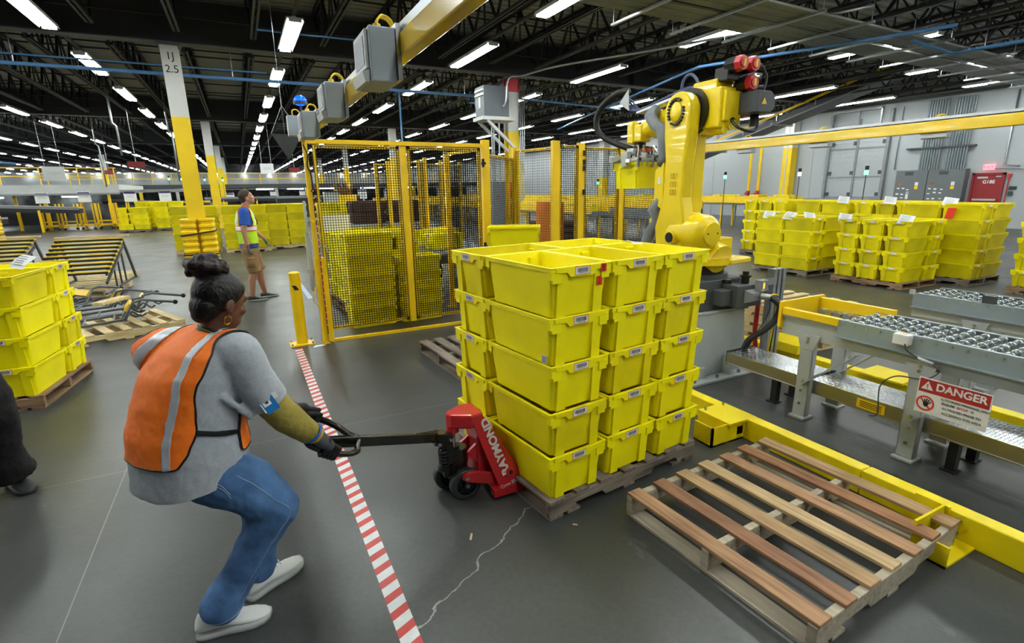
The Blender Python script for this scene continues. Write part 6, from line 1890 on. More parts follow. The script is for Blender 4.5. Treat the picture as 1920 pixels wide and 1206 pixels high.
pipe([(7.9, 18.6, 4.75), (9.0, 16.8, 4.70), (13.9, 17.5, 4.70)], .03, 'blue pipe right of the red topped column')
pipe([(15.4, 24.5, 4.7), (13.4, 18.4, 4.7), (10.8, 10.5, 4.64), (12.05, 7.3, 4.62), (12.6, 5.8, 4.62)], .035, 'long blue pipe passing behind the robot elbow to the right')
pipe([(13.1, 6.8, 4.62), (15.2, 7.0, 4.62), (15.4, 5.5, 4.62), (15.5, 3.0, 4.62)], .04, 'blue pipe with an elbow under the ceiling cable tray')
pipe([(-12, 21, 6.04), (-12, 21, 3.2), (-5.5, 20, 2.6)], .03, 'blue pipe slanting down at the far left')
for x, y, z0, l in ((-2.1, 26, 2.2, 'grey drop pipe nearest the left girder end'), (-1.9, 32, 2.0, 'thin grey drop pipe just left of the numbered column'), (-6.0, 34, 2.1, 'grey drop pipe over the mezzanine edge'), (-3.6, 24, 3.1, 'short grey drop pipe holding a red sign')):
    pipe([(x - .1, y, 6.045), (x - .1, y, 4.2), (x, y, 4.1), (x, y, z0)], .035, l, STEEL)
# ---- conduit rack under the ceiling on the right
t = thing('conduit_rack', 'wide ceiling rack of parallel grey conduits at the upper right', 'conduit rack', (0, 0, 0))
CN = mat('conduit_dull_zinc', '8b8d86', .45, metal=.6, var=.15, scale=2)
for k in range(18):
    y = 6.75 + k * .080 + (.10 if k > 8 else 0)
    MB().cyl((5.6, y, 4.80 - (.0 if k % 3 else .01)), (25.2, y + .5, 4.80), .034, n=8).build('conduit', CN, t)
for x in [6.8 + 1.5 * i for i in range(12)]:
    MB().bb(x - .03, x + .03, 6.6, 8.9, 4.715, 4.755).build('strut_channel', STEEL, t)
    for y in (6.65, 8.85): MB().cyl((x, y, 4.72), (x, y, 6.04), .008, n=5).build('threaded_rod', STEEL, t)
MB().bb(5.6, 25, 7.50, 7.58, 4.77, 4.85).build('divider_channel', GREY_D, t)

# ---- right wall
wx = 25.38
def wbox(name, y0, y1, z0, z1, th, mt, parent=None, x=wx): return MB().bb(x - th, x, y0, y1, z0, z1).build(name, mt, parent)
for k, y in enumerate([1.6 + 3.05 * i for i in range(20)]):
    o = wbox('trim_%d' % (k + 1), y - .012, y + .012, 0, ZD, .012, GREY_L); struct(o)
struct(wbox('trim_21', YB, YF, 5.0, 5.12, .05, GREY_D))
SHUT = mat('door_slats_pale', 'a3a8ab', .5, var=.05)
def shutter(idx, y0, y1, z1, bars=True):
    t = bpy.data.objects.new('door_%d' % idx, None); COL.objects.link(t); struct(t)
    n = int(z1 / .20); m = MB()
    for k in range(n):
        z = k * z1 / n; m.bb(wx - .05, wx - .02, y0, y1, z + .012, z + z1 / n - .012).bb(wx - .03, wx, y0, y1, z, z + z1 / n)
    m.build('slats', SHUT, t)
    if bars:
        for y in (y0 - .12, y1 + .0): MB().bb(wx - .16, wx, y, y + .12, 0, z1 + .3).build('guide_track', GREY_M, t)
        MB().bb(wx - .09, wx - .05, (y0 + y1) / 2 - .05, (y0 + y1) / 2 + .05, 0, z1).build('centre_bar', GREY_M, t)
        for z in (.5, 1.05, 1.95, 3.2): MB().bb(wx - .07, wx - .05, y0, y1, z, z + .07).build('stiffener', GREY_M, t)
        for z in (1.15, 2.1, 3.4):
            for y in (y0 + .1, (y0 + y1) / 2 + .1, y1 - .1): MB().bb(wx - .10, wx - .05, y - .07, y + .07, z, z + .16).build('hinge_plate', GREY_D, t)
        for y in (y0 + .3, y0 + 1.25): MB().bb(wx - .2, wx - .12, y, y + .06, 3.9, 4.9).build('upper_track', STEEL, t)
        MB().bb(wx - .2, wx - .12, y0 + .3, y1, 4.85, 4.9).build('upper_track', STEEL, t)
    return t
shutter(1, 13.5, 15.95, 4.5)
shutter(2, 37.0, 46.0, 4.9, False)
t = bpy.data.objects.new('door_3', None); COL.objects.link(t); struct(t)
DRED = mat('door_deep_red', '8e1419', .5, var=.05)
wbox('door_leaf', 9.32, 10.16, 0, 1.95, .04, DRED, t); wbox('door_frame', 9.24, 9.32, 0, 2.02, .07, DRED, t); wbox('door_frame', 10.16, 10.24, 0, 2.02, .07, DRED, t); wbox('door_frame', 9.24, 10.24, 1.95, 2.03, .07, DRED, t)
wbox('push_bar', 9.38, 10.1, 1.0, 1.07, .10, STEEL, t); wbox('door_closer', 9.34, 9.5, 1.86, 1.91, .08, STEEL, t)
wbox('name_plate', 9.75, 10.08, 1.82, 1.89, .045, GREY_L, t)
text_mesh('door_number', 'G18E', .17, frame((wx - .045, 9.70, 1.69), (0, -1, 0), (0, 0, 1)), WHITE, t, bold=.003)
t = thing('exit_sign', 'glowing red EXIT sign above the red door', 'sign', (wx - .06, 9.77, 2.13))
MB().bb(-.04, .06, -.16, .16, 0, .2).build('sign_case', mat('exit_glow_pink', 'd96a72', .4, emit=(1, .18, .22), estr=1.0, var=0), t)
text_mesh('exit_lettering', 'EXIT', .15, frame((-.045, 0, .10), (0, -1, 0), (0, 0, 1)), mat('exit_letters_red', 'ff2020', .4, emit=(1, .02, .03), estr=2.2, var=0), t)
for (z0, z1, y0, y1, nm) in ((1.40, 1.52, 8.86, 9.08, 'upper small dark sign right of the red door'), (1.18, 1.34, 8.94, 9.08, 'lower small dark sign right of the red door')):
    s_ = tag(wbox('wall_sign', y0, y1, z0, z1, .02, mat('sign_dark_green', '17362e', .5)), nm, 'sign')
t = thing('alarm_pull', 'red fire alarm box with its red conduit beside the red door', 'alarm', (wx - .05, 9.12, 0))
MB().bb(-.05, .05, -.05, .05, 1.86, 1.98).build('alarm_box', RED, t); MB().bb(-.02, .02, -.015, .015, .9, 1.86).build('red_conduit', RED, t)
pipe([(wx - .05, 9.35, 4.9), (wx - .05, 9.35, 2.3), (wx - .05, 8.9, 2.25)], .035, 'grey conduit dropping above the red door', STEEL)
pipe([(wx - .05, 9.6, 2.18), (wx - .05, 8.4, 2.14), (wx - .05, 8.3, .6)], .02, 'thin grey conduit framing the small dark signs', STEEL)
pipe([(wx - .04, 13.05, 4.8), (wx - .04, 13.05, 2.25)], .02, 'thin grey conduit left of the electrical cabinets', STEEL)
CAB = mat('cabinet_wall_grey', '646a6c', .5, var=.05)
for (y0, y1, nm) in ((11.62, 12.78, 'large grey electrical cabinet left of the other'), (10.36, 11.60, 'large grey electrical cabinet next to the red door')):
    t = thing('electrical_cabinet', nm, 'electrical cabinet', (wx, (y0 + y1) / 2, 0)); h_ = (y1 - y0) / 2
    MB().bb(-.35, 0, -h_, h_, 0, 2.2).build('cabinet', CAB, t, .01)
    MB().bb(-.358, -.35, -.06, .24, 2.0, 2.14).build('display_window', GREY_D, t)
    rr = random.Random(int(y0))
    for k in range(9):
        yy = h_ - .12 - (k % 3) * .2 - rr.uniform(0, .05); z = 1.0 + (k // 3) * .2 + rr.uniform(0, .08)
        MB().bb(-.358, -.35, yy - .05, yy + .05, z, z + rr.choice((.04, .06, .3 if k == 2 else .05))).build('label', PAPER, t)
    MB().bb(-.358, -.35, h_ - .25, h_ - .14, 1.62, 1.68).build('orange_label', mat('label_orange', 'c9561e', .5, var=0), t)
    MB().bb(-.358, -.35, -h_ + .28, -h_ + .4, 1.44, 1.56).build('yellow_label', SAFE_Y, t); MB().bb(-.358, -.35, -h_ + .28, -h_ + .4, 1.58, 1.72).build('label', PAPER, t)
for nm, y0, n in (('left', 11.46, 8), ('right', 10.56, 8)):
    t = thing('conduit_bank', '%s bank of grey conduits rising from the electrical cabinets' % nm, 'conduit', (wx - .08, y0, 2.2))
    for k in range(n): MB().cyl((0, k * .09, 0), (0, k * .09, 2.7), .038, n=8).build('conduit', mat('conduit_blue_grey', '7c868b', .4, metal=.3), t)
tag(wbox('strut_channel', 10.3, 12.65, 3.04, 3.10, .16, GREY_D), 'dark strut channel across both banks of wall conduits', 'channel')
t = thing('wall_column', 'white and yellow column against the white wall', 'column', (25.05, 17.9, 0))
MB().bb(-.15, .3, -.24, .24, 0, 3.48).build('yellow_shaft', COL_Y, t); MB().bb(-.15, .3, -.24, .24, 3.48, ZB).build('white_shaft', COL_W, t)
MB().bb(-.17, -.15, -.03, .03, 0, ZB).build('centre_seam', GREY_L, t)
t = thing('wall_column', 'white and yellow wall column seen through the fence beside the tote', 'column', (25.05, 33.4, 0))
MB().bb(-.15, .3, -.3, .3, 0, 2.4).build('yellow_shaft', COL_Y, t); MB().bb(-.15, .3, -.3, .3, 2.4, ZB).build('white_shaft', GREY_L, t)
for y, nm in ((20.25, 'left yellow standpipe with red valve on the wall'), (19.65, 'right yellow standpipe with red valve on the wall')):
    t = thing('standpipe', nm, 'pipe', (25.2, y, 0))
    MB().cyl((0, 0, 1.35), (0, 0, 4.6), .07, n=10).build('yellow_pipe', SAFE_Y, t); MB().cyl((0, 0, 0), (0, 0, 1.2), .05, n=10).build('lower_pipe', STEEL, t)
    MB().cyl((0, 0, 1.15), (0, 0, 1.4), .10, n=10).box((-.1, 0, 1.25), (.12, .2, .1)).build('red_valve', RED, t)
# inclined conveyor by the wall
t = thing('incline_conveyor', 'dark inclined conveyor climbing to the roof behind the robot', 'conveyor', (0, 0, 0))
A, B_ = Vector((22.2, 24.5, 2.35)), Vector((22.2, 11.3, 5.75))
MB().bar(A, B_, .9, .28).build('conveyor_bed', GREY_D, t)
MB().bar(A + Vector((-.48, 0, .28)), B_ + Vector((-.48, 0, .28)), .04, .10).build('yellow_guard_rail', POST_Y, t)
MB().bar(A + Vector((-.5, 0, -.12)), B_ + Vector((-.5, 0, -.12)), .05, .05).build('lower_rail', GREY_M, t)
for k in range(7):
    p = A.lerp(B_, .1 + .13 * k); MB().bb(p.x - .5, p.x - .46, p.y - .02, p.y + .02, p.z, p.z + .34).build('rail_post', STEEL, t)
for k in (.35, .62): p = A.lerp(B_, k); MB().bb(p.x - .1, p.x, p.y - .05, p.y + .05, p.z, 6.0).build('hanger', GREY_M, t); MB().bb(p.x - .8, p.x + .6, p.y - .05, p.y + .05, p.z - .2, p.z - .1).build('cross_hanger', GREY_M, t)

# ---- long sorting conveyors in the middle distance, between fence and wall
def line(label, x, y0, y1, z, mt=SAFE_Y, w=.7):
    t = thing('belt_conveyor', label, 'conveyor', (x, y0, 0)); L__ = y1 - y0
    MB().bb(-w / 2, w / 2, 0, L__, z - .16, z - .02).build('bed', GREY_M, t)
    for s in (-1, 1): MB().bb(*sorted((s * w / 2, s * (w / 2 + .05))), 0, L__, z - .10, z + .16).build('side_guard', mt, t)
    k = .5
    while k < min(L__, 30):
        for s in (-1, 1): MB().bb(s * w / 2 - .03, s * w / 2 + .03, k - .03, k + .03, 0, z - .16).build('leg', POST_Y if mt is SAFE_Y else GREY_M, t)
        k += 2.6
line('nearest yellow sided conveyor line beyond the fence', 10.6, 14.2, 46, .95)
line('middle yellow sided conveyor line beyond the fence', 13.6, 13.0, 46, 1.05)
line('grey roller line between the yellow sided conveyors', 12.0, 12.6, 46, .80, GREY_M)
line('farthest yellow sided conveyor line near the white wall', 18.6, 12.8, 46, 1.1)
line('grey roller line along the white wall', 20.4, 11.0, 46, 1.0, GREY_M)
k = 0
for x, y0, n, z, nm in ((10.6, 14.8, 8, .95, 'nearest'), (13.6, 13.6, 9, 1.05, 'middle'), (18.6, 13.3, 9, 1.1, 'farthest')):
    for i in range(n):
        if (i * 7 + k) % 4 == 3: k += 1; continue
        tote_lod('yellow tote riding the %s yellow sided line, %s from its near end' % (nm, ORD[i].replace(' nearest', '').replace('nearest', 'first')), (x, y0 + i * (1.0 + .12 * (i % 3)), z - .019), R(90 * (i % 2)), i % 2, 'totes riding the conveyor lines')
        k += 1
def stacklight(x, y, z, label, top=(.05, 1, .25)):
    t = thing('stack_light', label, 'signal light', (x, y, 0))
    MB().cyl((0, 0, 0), (0, 0, z), .015, n=6).build('pole', GREY_D, t)
    MB().cyl((0, 0, z), (0, 0, z + .12), .05, n=10).build('lamp', mat('lamp_%s' % ('green' if top[1] > .5 else 'blue'), '30ff70' if top[1] > .5 else '6080ff', .3, var=0, emit=top, estr=5), t)
    MB().cyl((0, 0, z + .12), (0, 0, z + .24), .05, n=10).build('dark_module', BLACK, t)
stacklight(16.0, 13.9, 1.95, 'green stack light left of the yellow standpipes')
stacklight(16.6, 11.4, 1.98, 'stack light standing before the wall column', (.3, .4, 1))
stacklight(15.9, 8.9, 1.95, 'green stack light before the roll-up door')
stacklight(15.2, 20.6, 1.85, 'green stack light seen through the fence')
stacklight(15.4, 24.5, 1.8, 'second green stack light seen through the fence')
for i, (x, y, z, a) in enumerate(((9.2, 12.6, .9, 20), (9.6, 11.7, 1.0, 0), (8.8, 12.1, .8, 50), (12.4, 11.8, .9, 0))):
    pass
# brown goods behind the fence
BRN = mat('brown_folded_cloth', '4a3428', .9, var=.3, scale=10)
rr = random.Random(2)
for i in range(5):
    m = MB(); rings = []
    z = .42 + i * .125
    MBx = MB(); 
    for zz, g_ in ((z, .96), (z + .03, 1.0), (z + .09, 1.0), (z + .118, .94)):
        rings.append([p + Vector((0, 0, zz)) + Vector((rr.uniform(-.015, .015), rr.uniform(-.015, .015), 0)) for p in ring_sq(.48 * g_, .38 * g_, 0, .1)])
    m.loft(rings, smooth=False); o = m.build('folded_cloth', BRN, None, None, (5.95, 9.55, 0)); o.rotation_euler = (0, 0, rr.uniform(-.08, .08))
    tag(o, 'brown folded cloth bundle, %s of the pile behind the fence' % ['lowest', 'second lowest', 'middle', 'second highest', 'topmost'][i], 'cloth bundle', 'brown bundles behind the fence')
tag(MB().bb(5.45, 6.45, 9.15, 9.95, 0.0, .42).build('bundle_stand', GREY_D), 'dark low stand under the pile of brown bundles', 'stand')
for i in range(4):
    m = MB(); rings = []
    for zz, g_ in ((0, .95), (.05, 1.0), (.2, 1.0), (.26, .92)): rings.append([p + Vector((rr.uniform(-.02, .02), rr.uniform(-.02, .02), zz)) for p in ring_sq(.42 * g_, .35 * g_, 0, .1)])
    m.loft(rings, smooth=False); o = m.build('folded_cloth', BRN, None, None, (2.75 + (i % 2) * .95, 13.2, .95 + (i // 2) * .265))
    tag(o, 'dark brown bundle, %s, on the table behind the gate' % ['lower left', 'lower right', 'upper left', 'upper right'][i], 'cloth bundle', 'brown bundles behind the gate')
t = thing('work_table', 'grey table carrying dark brown bundles behind the gate', 'table', (3.2, 13.2, 0))
MB().bb(-1.1, 1.1, -.45, .45, .88, .94).build('table_top', GREY_L, t)
for a in (-1, 1):
    for b_ in (-.38, .38): MB().bb(a - .03, a + .03, b_ - .03, b_ + .03, 0, .88).build('leg', GREY_M, t)
tag(MB().bb(1.12, 1.52, 8.62, 8.64, 1.11, 1.36).build('white_board', WHITE), 'white sheet standing on the totes behind the gate', 'board')
# inner table with shiny rollers
t = thing('roller_table', 'grey roller table with white legs inside the fence', 'conveyor', (2.95, 8.3, 0))
MB().bb(-.55, .75, -.7, 1.4, .60, .72).build('bed', GREY_D, t); MB().bb(-.57, -.55, -.72, 1.42, .58, .80).build('near_rail', GREY_L, t)
for k in range(12): MB().cyl((-.55, -.62 + k * .17, .745), (.75, -.62 + k * .17, .745), .028, n=8).build('roller', STEEL, t)
for a in (-.5, .7):
    for b_ in (-.6, 1.3): MB().bb(a - .03, a + .03, b_ - .03, b_ + .03, 0, .6).build('leg', WHITE, t)
for i, (x, y, a, z) in enumerate(((2.95, 8.2, 8, .775), (2.98, 8.9, 4, .775), (3.3, 9.35, 0, .775))):
    tote('yellow tote on the inner roller table, %s' % ('nearest', 'middle', 'farthest')[i], (x, y, z), R(90 + a), i == 1, 'totes on the inner roller table')
m = MB(); rings = []
for zz, a, b_ in ((.32, .03, .05), (.36, .10, .09), (.55, .12, .10), (.74, .07, .06), (.78, .03, .03)): rings.append([p + Vector((0, 0, zz)) for p in ring_sq(a, b_, 0, .02)])
m.loft(rings); o = m.build('hanging_bag', RUBBER, None, None, (2.50, 7.50, 0)); tag(o, 'black bag hanging from the inner roller table', 'bag')
tag(MB().bb(1.12, 1.34, 11.65, 11.9, 0, .10).build('wood_block', WOOD_MID), 'small brown wood block on the floor left of the gate', 'block')

# ---- left side: step ladders and frames on pale pallets
pallet('new pale pallet under the loose ladder frames', -1.62, 8.05, R(24), 1.25, 1.05, 'new', .12)
pallet('new pale pallet under the near ladder stack', -2.72, 11.7, R(80), 1.2, 1.15, 'new', .121)
pallet('new pale pallet at the far end of the ladder stack', -2.80, 13.1, R(82), 1.2, 1.15, 'new', .121)
pallet('pale pallet under the ladder stack at the left edge', -4.1, 12.9, R(80), 1.2, 1.15, 'new', .121)
TUBG = mat('ladder_grey_tube', '5a6066', .4, metal=.3, var=.05)
BYL = mat('tread_gap_black', '17170f', .8)
def ladder_stack(label, x, y, rz):
    t = thing('step_ladder', label, 'step ladder', (x, y, .125), rz)
    for s in (0, .95):
        MB().bar((s, -.55, .30), (s, .72, .78), .035, .05).build('side_rail', TUBG, t)
        MB().bar((s, -.62, .16), (s, .70, .66), .03, .04).build('side_rail', TUBG, t)
        MB().bar((s, .72, .80), (s + .04, 1.02, .02), .035, .04).build('rear_leg', TUBG, t)
        for k in range(3): MB().bar((s, -.1 + k * .3, .0), (s, -.1 + k * .3, .38 + k * .10), .025, .025).build('strut', TUBG, t)
        MB().bar((s, -.75, .0), (s, 1.02, .02), .035, .035).build('base_rail', TUBG, t)
    for k in range(9):
        yy = -.50 + k * .150; z = .34 + k * .057
        tr = MB().box((.475, yy, z), (1.02, .088, .03)).build('tread', SAFE_Y, t)
        MB().box((.475, yy - .072, z - .012), (1.0, .06, .03)).build('black_gap_strip', BYL, tr)  # black strip closing the gap below each tread
    MB().bb(-.05, 1.05, .70, .80, .83, .86).build('top_plank', WOOD_NEW, t)
    return t
ls_ = ladder_stack('folded stack of grey ladders with yellow and black treads on a pallet', -3.05, 11.35, R(-4))
dup(ls_, (-4.55, 12.2, .125), R(-4), 'ladder stack with yellow treads cut off by the left edge')
def frame_piece(label, x, y, z, rz, tilt=0):
    t = thing('ladder_frame', label, 'ladder frame', (x, y, z), rz)
    MB().tube([(-.95, 0, .03), (.3, 0, .10), (.42, 0, .30), (.52, .02, .32), (.86, .06, .24)], .016, 8).build('tube_rail', TUBG, t)
    MB().tube([(-.95, .38, .03), (.3, .38, .10), (.42, .38, .28), (.5, .38, .29)], .016, 8).build('tube_rail', TUBG, t)
    for k in range(4): MB().cyl((-.7 + k * .3, 0, .045 + k * .018), (-.7 + k * .3, .38, .045 + k * .018), .012, n=6).build('rung', TUBG, t)
    MB().box((.36, .19, .24), (.10, .36, .03), 0, Matrix.Rotation(R(-50), 3, 'Y')).build('yellow_tread', SAFE_Y, t)
    MB().sph((.86, .06, .24), .03, 8, 6).build('rubber_foot', RUBBER, t)
    m = MB(); rr = random.Random(int(x * 100)); 
    for k in range(4): a = Vector((.2 + rr.uniform(-.1, .25), rr.uniform(0, .35), .08)); m.tube([a, a + Vector((.08, .05, .1)), a + Vector((.16, .1, .02)), a + Vector((.22, -.02, .06))], .012, 6, sub=3)
    m.each('bracket_linkage', TUBG, t)
    return t
frame_piece('loose grey ladder frame on the pale pallet, nearest one', -1.75, 7.62, .123, R(8))
frame_piece('loose grey ladder frame with yellow tread lying behind the nearest', -1.70, 8.05, .135, R(4))
frame_piece('loose grey ladder frame farthest on the pale pallet', -2.05, 8.55, .15, R(-4))
frame_piece('grey ladder frame leaning toward the striped ladder stack', -2.5, 9.6, .02, R(40))
tag(MB().box((-1.60, 8.0, .42), (.14, .45, .035), R(-30)).build('wood_plank', WOOD_NEWY), 'short pale plank lying across the loose ladder frames', 'plank')
# packing slips on loads
def slip(x, y, z, rz, label, w=.16, h=.20, tilt=35):
    m = MB(); rings = []
    for k in range(5):
        u = -h / 2 + h * k / 4; rings.append([Vector((-w / 2, u, .012 * math.sin(k))), Vector((w / 2, u, .012 * math.sin(k + .5))), Vector((w / 2, u, .012 * math.sin(k + .5) - .001)), Vector((-w / 2, u, .012 * math.sin(k) - .001))])
    m.use(PAPER).loft(rings, smooth=False); m.use(INK)
    for k in range(5): m.bb(-w * .35, w * (.3 - .05 * (k % 3)), -h * .3 + k * h * .14, -h * .3 + k * h * .14 + .004, .0135, .0145)
    o = m.build('packing_slip'); o.location = (x, y, z); o.rotation_euler = (R(tilt), R(8), rz); tag(o, label, 'paper')
slip(-1.62, 5.50, 1.205, R(-35), 'white packing slip sticking up from the load at the left edge', .13, .15, 42)
slip(-1.95, 5.46, 1.115, R(5), 'flat white sheet in the top tote at the left edge', .35, .25, 0)
for x, y, z, a, l in ((9.47, 7.05, 1.13, -60, 'paper slip on the short load, far corner'), (9.47, 6.6, 1.13, -80, 'paper slip on the short load, middle'), (9.55, 6.25, 1.13, -40, 'paper slip on the short load, near edge'), (9.55, 4.62, 1.14, -70, 'paper slip on the three stack load'), (9.6, 5.62, 1.13, -60, 'paper slip on the leftmost facing stack'),
                      (11.3, 6.7, 1.39, -60, 'paper slip on the tall load behind the short one'), (11.3, 5.8, 1.39, -60, 'paper slip on the tall load behind the three stacks'), (10.85, 4.62, 1.39, -70, 'paper slip on the tall load before the door')):
    slip(x, y, z, R(a), l, .2, .22, 40)
M = frame((10.72, 4.55, 1.20), (0, -1, 0), (0, 0, 1))
tag(MB().prism([(-.06, -.09), (.06, -.09), (.09, .09), (-.03, .09)], .003, M).build('warning_sticker', STICKR), 'orange red sticker on the tall load before the red door', 'sticker')
slip(2.25, 2.66, 1.365, R(10), 'crumpled white slip inside the right front tote', .10, .10, 10)

# ---- mezzanine and sorting floor at the back
t = thing('mezzanine', 'grey edged mezzanine with yellow handrail along the left distance', 'mezzanine', (0, 0, 0))
MB().bb(-40, -5.5, 34.0, 42, 1.80, 2.22).build('deck_edge', GREY_L, t); MB().bb(-40, -5.5, 33.9, 34, 1.72, 1.80).build('edge_angle', GREY_M, t)
MB().bb(-5.5, -2.2, 33.95, 34.15, 1.80, 1.95).build('cross_beam', GREY_M, t); MB().bb(-2.35, -2.2, 33.95, 34.15, 0, 1.8).build('yellow_leg', POST_Y, t)
for i in range(24):
    x = -6.0 - i * 1.3; MB().bb(x - .06, x + .06, 34.0 + (i % 2) * .6, 34.12 + (i % 2) * .6, 0, 1.8).build('yellow_leg', POST_Y, t)
for z in (2.62, 3.02): MB().bb(-40, -5.5, 34.05, 34.1, z, z + .04).build('handrail', POST_Y, t)
for i in range(22): x = -5.6 - i * 1.5; MB().bb(x - .02, x + .02, 34.05, 34.1, 2.2, 3.04).build('rail_post', POST_Y, t)
t = thing('mezzanine', 'long far mezzanine deck crossing behind the wrapped loads', 'mezzanine', (0, 0, 0))
MB().bb(-12, 24.5, 47, 58, 2.05, 2.35).build('deck_edge', GREY_D, t)
for z in (2.75, 3.15): MB().bb(-12, 24.5, 47.05, 47.1, z, z + .05).build('handrail', POST_Y, t)
for i in range(30): x = -11.5 + i * 1.2; MB().bb(x - .025, x + .025, 47.05, 47.1, 2.35, 3.18).build('rail_post', POST_Y, t)
for i in range(16): x = -11 + i * 2.3; MB().bb(x - .1, x + .1, 47.2, 47.4, 0, 2.05).build('support_column', POST_Y if i % 3 else GREY_L, t)
tag(MB().bb(-62, 24, 58.2, 58.35, 0, 2.0).build('back_partition', mat('partition_dark', '5a5e60', .8, var=.8, scale=1.6, dirt='0c0e10')), 'dark partition under the far mezzanine', 'partition')
tag(MB().bb(-62, -6, 42.2, 42.3, 0, 1.75).build('back_partition', mat('partition_dark', '1d2124', .8)), 'dark partition under the left mezzanine', 'partition')
rr = random.Random(9)
BELT = mat('dark_belt', '26282b', .6)
def sorter(label, a, b_, w, h=.22):
    t = thing('sorter_line', label, 'conveyor', (0, 0, 0)); a, b_ = Vector(a), Vector(b_)
    MB().bar(a, b_, w, h).build('belt_bed', BELT, t)
    d = (b_ - a).normalized(); n = Vector((-d.y, d.x, 0)) * w / 2
    for s in (-1, 1): MB().bar(a + n * s + Vector((0, 0, .12)), b_ + n * s + Vector((0, 0, .12)), .05, .12).build('side_rail', GREY_L if s > 0 else GREY_M, t)
    for k in range(5): p = a.lerp(b_, .1 + .2 * k) - n * .9; MB().bb(p.x - .05, p.x + .05, p.y - .05, p.y + .05, 0, p.z).build('leg', POST_Y, t)
sorter('grey sorter sloping down to the right under the left mezzanine', (-22, 32.2, 1.85), (-7.0, 32.8, .95), .9)
sorter('low sorter line on the floor at the far left', (-22, 31.0, .75), (-9.5, 31.4, .6), .9)
sorter('sorter line behind the far left loads', (-7, 38, 1.3), (-1.0, 38.4, .9), .8)
sorter('dark sorter line beyond the wrapped loads', (-2, 40, 1.25), (8, 41, 1.25), 1.0)
for i, (x, y, w, h, l) in enumerate(((-13.6, 29.4, 3.5, 1.1, 'dark machine at the far left edge'), (-10.2, 35.5, 3, 1.2, 'dark machine under the sloping sorter'), (-2.4, 35, 1.8, 1.3, 'dark cabinet left of the numbered column'), (3.1, 33.5, 2.4, 1.45, 'black screened booth beyond the standing man'), (5.4, 34, 1.6, 1.7, 'pale machine housing right of the black booth'))):
    t = thing('machine_housing', l, 'machine', (x, y, 0)); MB().bb(-w / 2, w / 2, -.5, .5, .25, h).build('housing', (BELT, BELT, GREY_D, BELT, GREY_L)[i], t); MB().bb(-w / 2, w / 2, -.55, -.5, h - .1, h).build('top_rail', POST_Y if i < 3 else GREY_M, t)
    for a in (-w / 2 + .1, w / 2 - .1): MB().bb(a - .05, a + .05, -.4, .4, 0, .25).build('foot', GREY_D, t)
for i in range(5):
    x = -8.4 + i * .72; t = thing('yellow_cart', 'yellow framed cart under the mezzanine, %s' % ['leftmost', 'second from left', 'middle', 'second from right', 'rightmost'][i], 'cart', (x, 33.78, 0), 0, 'yellow carts under the mezzanine')
    for a in (-.28, .28):
        for b_ in (-.3, .3): MB().bb(a - .03, a + .03, b_ - .03, b_ + .03, .1, 1.3).build('upright', POST_Y, t)
    MB().bb(-.3, .3, -.33, .33, .18, .26).build('deck', POST_Y, t); MB().bb(-.3, .3, -.33, -.28, .4, .46).build('cross_bar', POST_Y, t)
    for a in (-.25, .25): MB().cyl((a, -.32, .07), (a, -.28, .07), .07, n=10).build('caster', BLACK, t)
PUR = mat('sign_purple', '3f2a6b', .5, var=0)
def hsign(x, y, z, w, h, label, top=PUR, rod=.5, board=None):
    t = thing('hanging_sign', label, 'sign', (x, y, z))
    MB().bb(-w / 2, w / 2, -.02, .02, 0, h).build('board', board or PAPER, t)
    if top: MB().bb(-w / 2 + .03, w / 2 - .03, -.03, -.02, h * .80, h * .96).build('coloured_header', top, t)
    m = MB()
    for k in range(2): m.bb(-w * .3, w * .3, -.024, -.02, h * (.45 + .12 * k), h * (.47 + .12 * k))
    m.each('text_line', GREY_M, t)
    for s in (-1, 1): MB().cyl((s * w * .35, 0, h), (s * w * .35, 0, h + rod), .01, n=5).build('hanger', STEEL, t)
for x, y, z, l in ((-6.75, 26.4, 1.42, 'purple headed white sign, leftmost under the mezzanine edge'), (-5.45, 26.4, 1.44, 'purple headed white sign, second from left'), (-3.95, 26.4, 1.42, 'purple headed white sign above the far left loads'), (-2.75, 26.4, 1.42, 'purple headed white sign left of the numbered column'),
                   (-.40, 29.0, 1.30, 'purple headed white sign right of the second column'), (1.9, 36, 1.50, 'small purple headed sign over the black booth'), (3.6, 36, 1.50, 'small purple headed sign right of the booth'), (4.0, 25, 1.35, 'purple headed sign seen through the gate, left'), (5.1, 25, 1.35, 'purple headed sign seen through the gate, middle'), (6.3, 25, 1.35, 'purple headed sign seen through the gate, right')):
    ny = 33.97 if y == 26.4 else 47.1; s_ = ny / y; z2 = 1.72 + (z - 1.72) * s_; h2 = .40 * s_ * (.7 if y == 36 else 1)
    hsign(x * s_, ny, z2, .42 * s_ * (.8 if y == 36 else 1), h2, l, rod=(1.80 if y == 26.4 else 2.05) - z2 - h2)
hsign(1.45, 30, 2.62, .62, .50, 'white hanging sign above the standing man', None, 2.92); hsign(-7.3, 31, 2.35, .8, .62, 'pale grey hanging sign over the left mezzanine rail', None, 3.07, GREY_L)
for x, y, z, l in ((-3.62, 27, 2.78, 'red hanging sign left of the numbered column'), (3.1, 34, 2.85, 'red hanging sign beyond the pyramid sign'), (-6.8, 40, 2.9, 'red hanging sign far left over the mezzanine')):
    t = thing('red_sign', l, 'sign', (x, y, z)); MB().bb(-.3, .3, -.02, .02, 0, .24).build('board', mat('sign_dull_red', '7a1c20', .6), t); MB().cyl((0, 0, .24), (0, 0, 6.04 - z), .01, n=5).build('hanger', STEEL, t)
t = thing('pyramid_sign', 'dark inverted pyramid sign hanging on three wires left of the beacon', 'sign', (1.02, 12.0, 2.35))
m = MB(); s3 = [(-.29, -.1), (.29, -.1), (0, .30)]
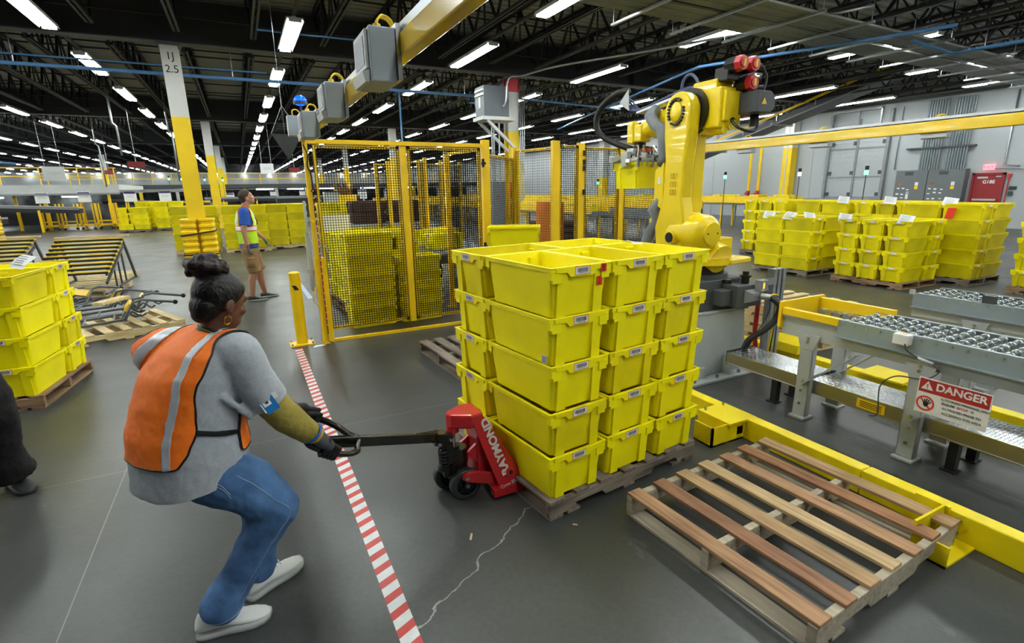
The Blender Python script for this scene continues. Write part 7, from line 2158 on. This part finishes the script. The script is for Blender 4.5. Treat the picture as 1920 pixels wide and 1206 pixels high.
m.add([(0, 0, 0)] + [(a, b_, .50) for a, b_ in s3], [(0, 2, 1), (0, 3, 2), (0, 1, 3), (1, 2, 3)], False); m.build('pyramid_body', GREY_D, t)
for a, b_ in s3: MB().cyl((a, b_, .5), (-.03, 0, 1.05), .006, n=5).build('wire', STEEL, t)
MB().cyl((-.03, 0, 1.05), (-.03, 0, 3.69), .006, n=5).build('wire', STEEL, t)
for a, z in ((-.09, .36), (.07, .36), (-.08, .28), (.07, .28)): MB().bb(a - .035, a + .035, -.088 + (.5 - z) * .18, -.082 + (.5 - z) * .18, z, z + .04).build('text_mark', GREY_L, t)
for i, (x, y) in enumerate(((-3.8, 40), (-3.2, 41), (-2.6, 42), (-2.0, 43), (-.9, 44))):
    stacklight(x, y, 2.55, 'green signal lamp over the far sorters, %s' % ['leftmost', 'second', 'third', 'fourth', 'rightmost'][i])
# far loads glimpsed beyond the fence
load('load beyond the gate, left', 2.75, 17.8, 180, 5, seed=51, pk='new')
load('load beyond the gate, right', 4.35, 19.2, 180, 4, seed=52)
for i in range(4):
    tag(MB().tube([(5.6 - .1 * i, 31 + .1 * i, 1.5), (5.5 - .35 * i + .3, 31, 2.15)], [.12, .05], 6).build('cardboard_tube', mat('kraft_brown', '7a5c3c', .8)), 'brown paper roll %s in the sheaf beyond the wrapped loads' % ['rightmost', 'third', 'second', 'leftmost'][i], 'paper roll', 'brown paper rolls')
tag(MB().bb(5.0, 5.9, 30.6, 31.4, 0, 1.5).build('yellow_bin', SAFE_Y), 'yellow bin holding brown paper rolls', 'bin')
for i, (x, y, z) in enumerate(((-9.0, 41.5, 1.62), (-13, 41.5, 1.62), (2.0, 49, 1.95), (4.4, 49, 1.95), (7.0, 49, 1.95), (-3.5, 49, 1.95), (10.5, 49, 1.95), (14, 49, 1.95))):
    t = thing('task_light', 'short tube light under a mezzanine deck, %s from the left' % ('second', 'first', 'fourth', 'fifth', 'sixth', 'third', 'seventh', 'eighth')[i], 'light', (x, y, z), 0, 'tube lights under the mezzanines')
    MB().bb(-.7, .7, -.06, .06, .03, .08).build('light_housing', HOUS, t); MB().cyl((-.65, 0, 0), (.65, 0, 0), .03, n=6).build('fluorescent_tube', TUBE, t)
# litter
rr = random.Random(12)
for i, (x, y, l) in enumerate(((.83, 2.12, 'wood splinter on the floor before the jack'), (1.07, 3.25, 'small wood chip behind the jack cap'), (1.35, 1.95, 'pale chip near the loaded pallet corner'))):
    tag(MB().box((x, y, .004), (.05 if i == 0 else .025, .01, .006), R(60 + 40 * i)).build('wood_chip', WOOD_NEW), l, 'litter')

m = MB(); tm = MB(); tote_body(tm, True); tote_rim(tm, True)
for loc, a_ in hidden_totes:
    m.M = Matrix.Translation(loc) @ Matrix.Rotation(a_, 4, 'Z'); m.add(tm.v, tm.f, False)
tag(m.build('tote', TUB_Y), 'remaining yellow totes at the backs of the pallet loads', 'tote', None, 'stuff')
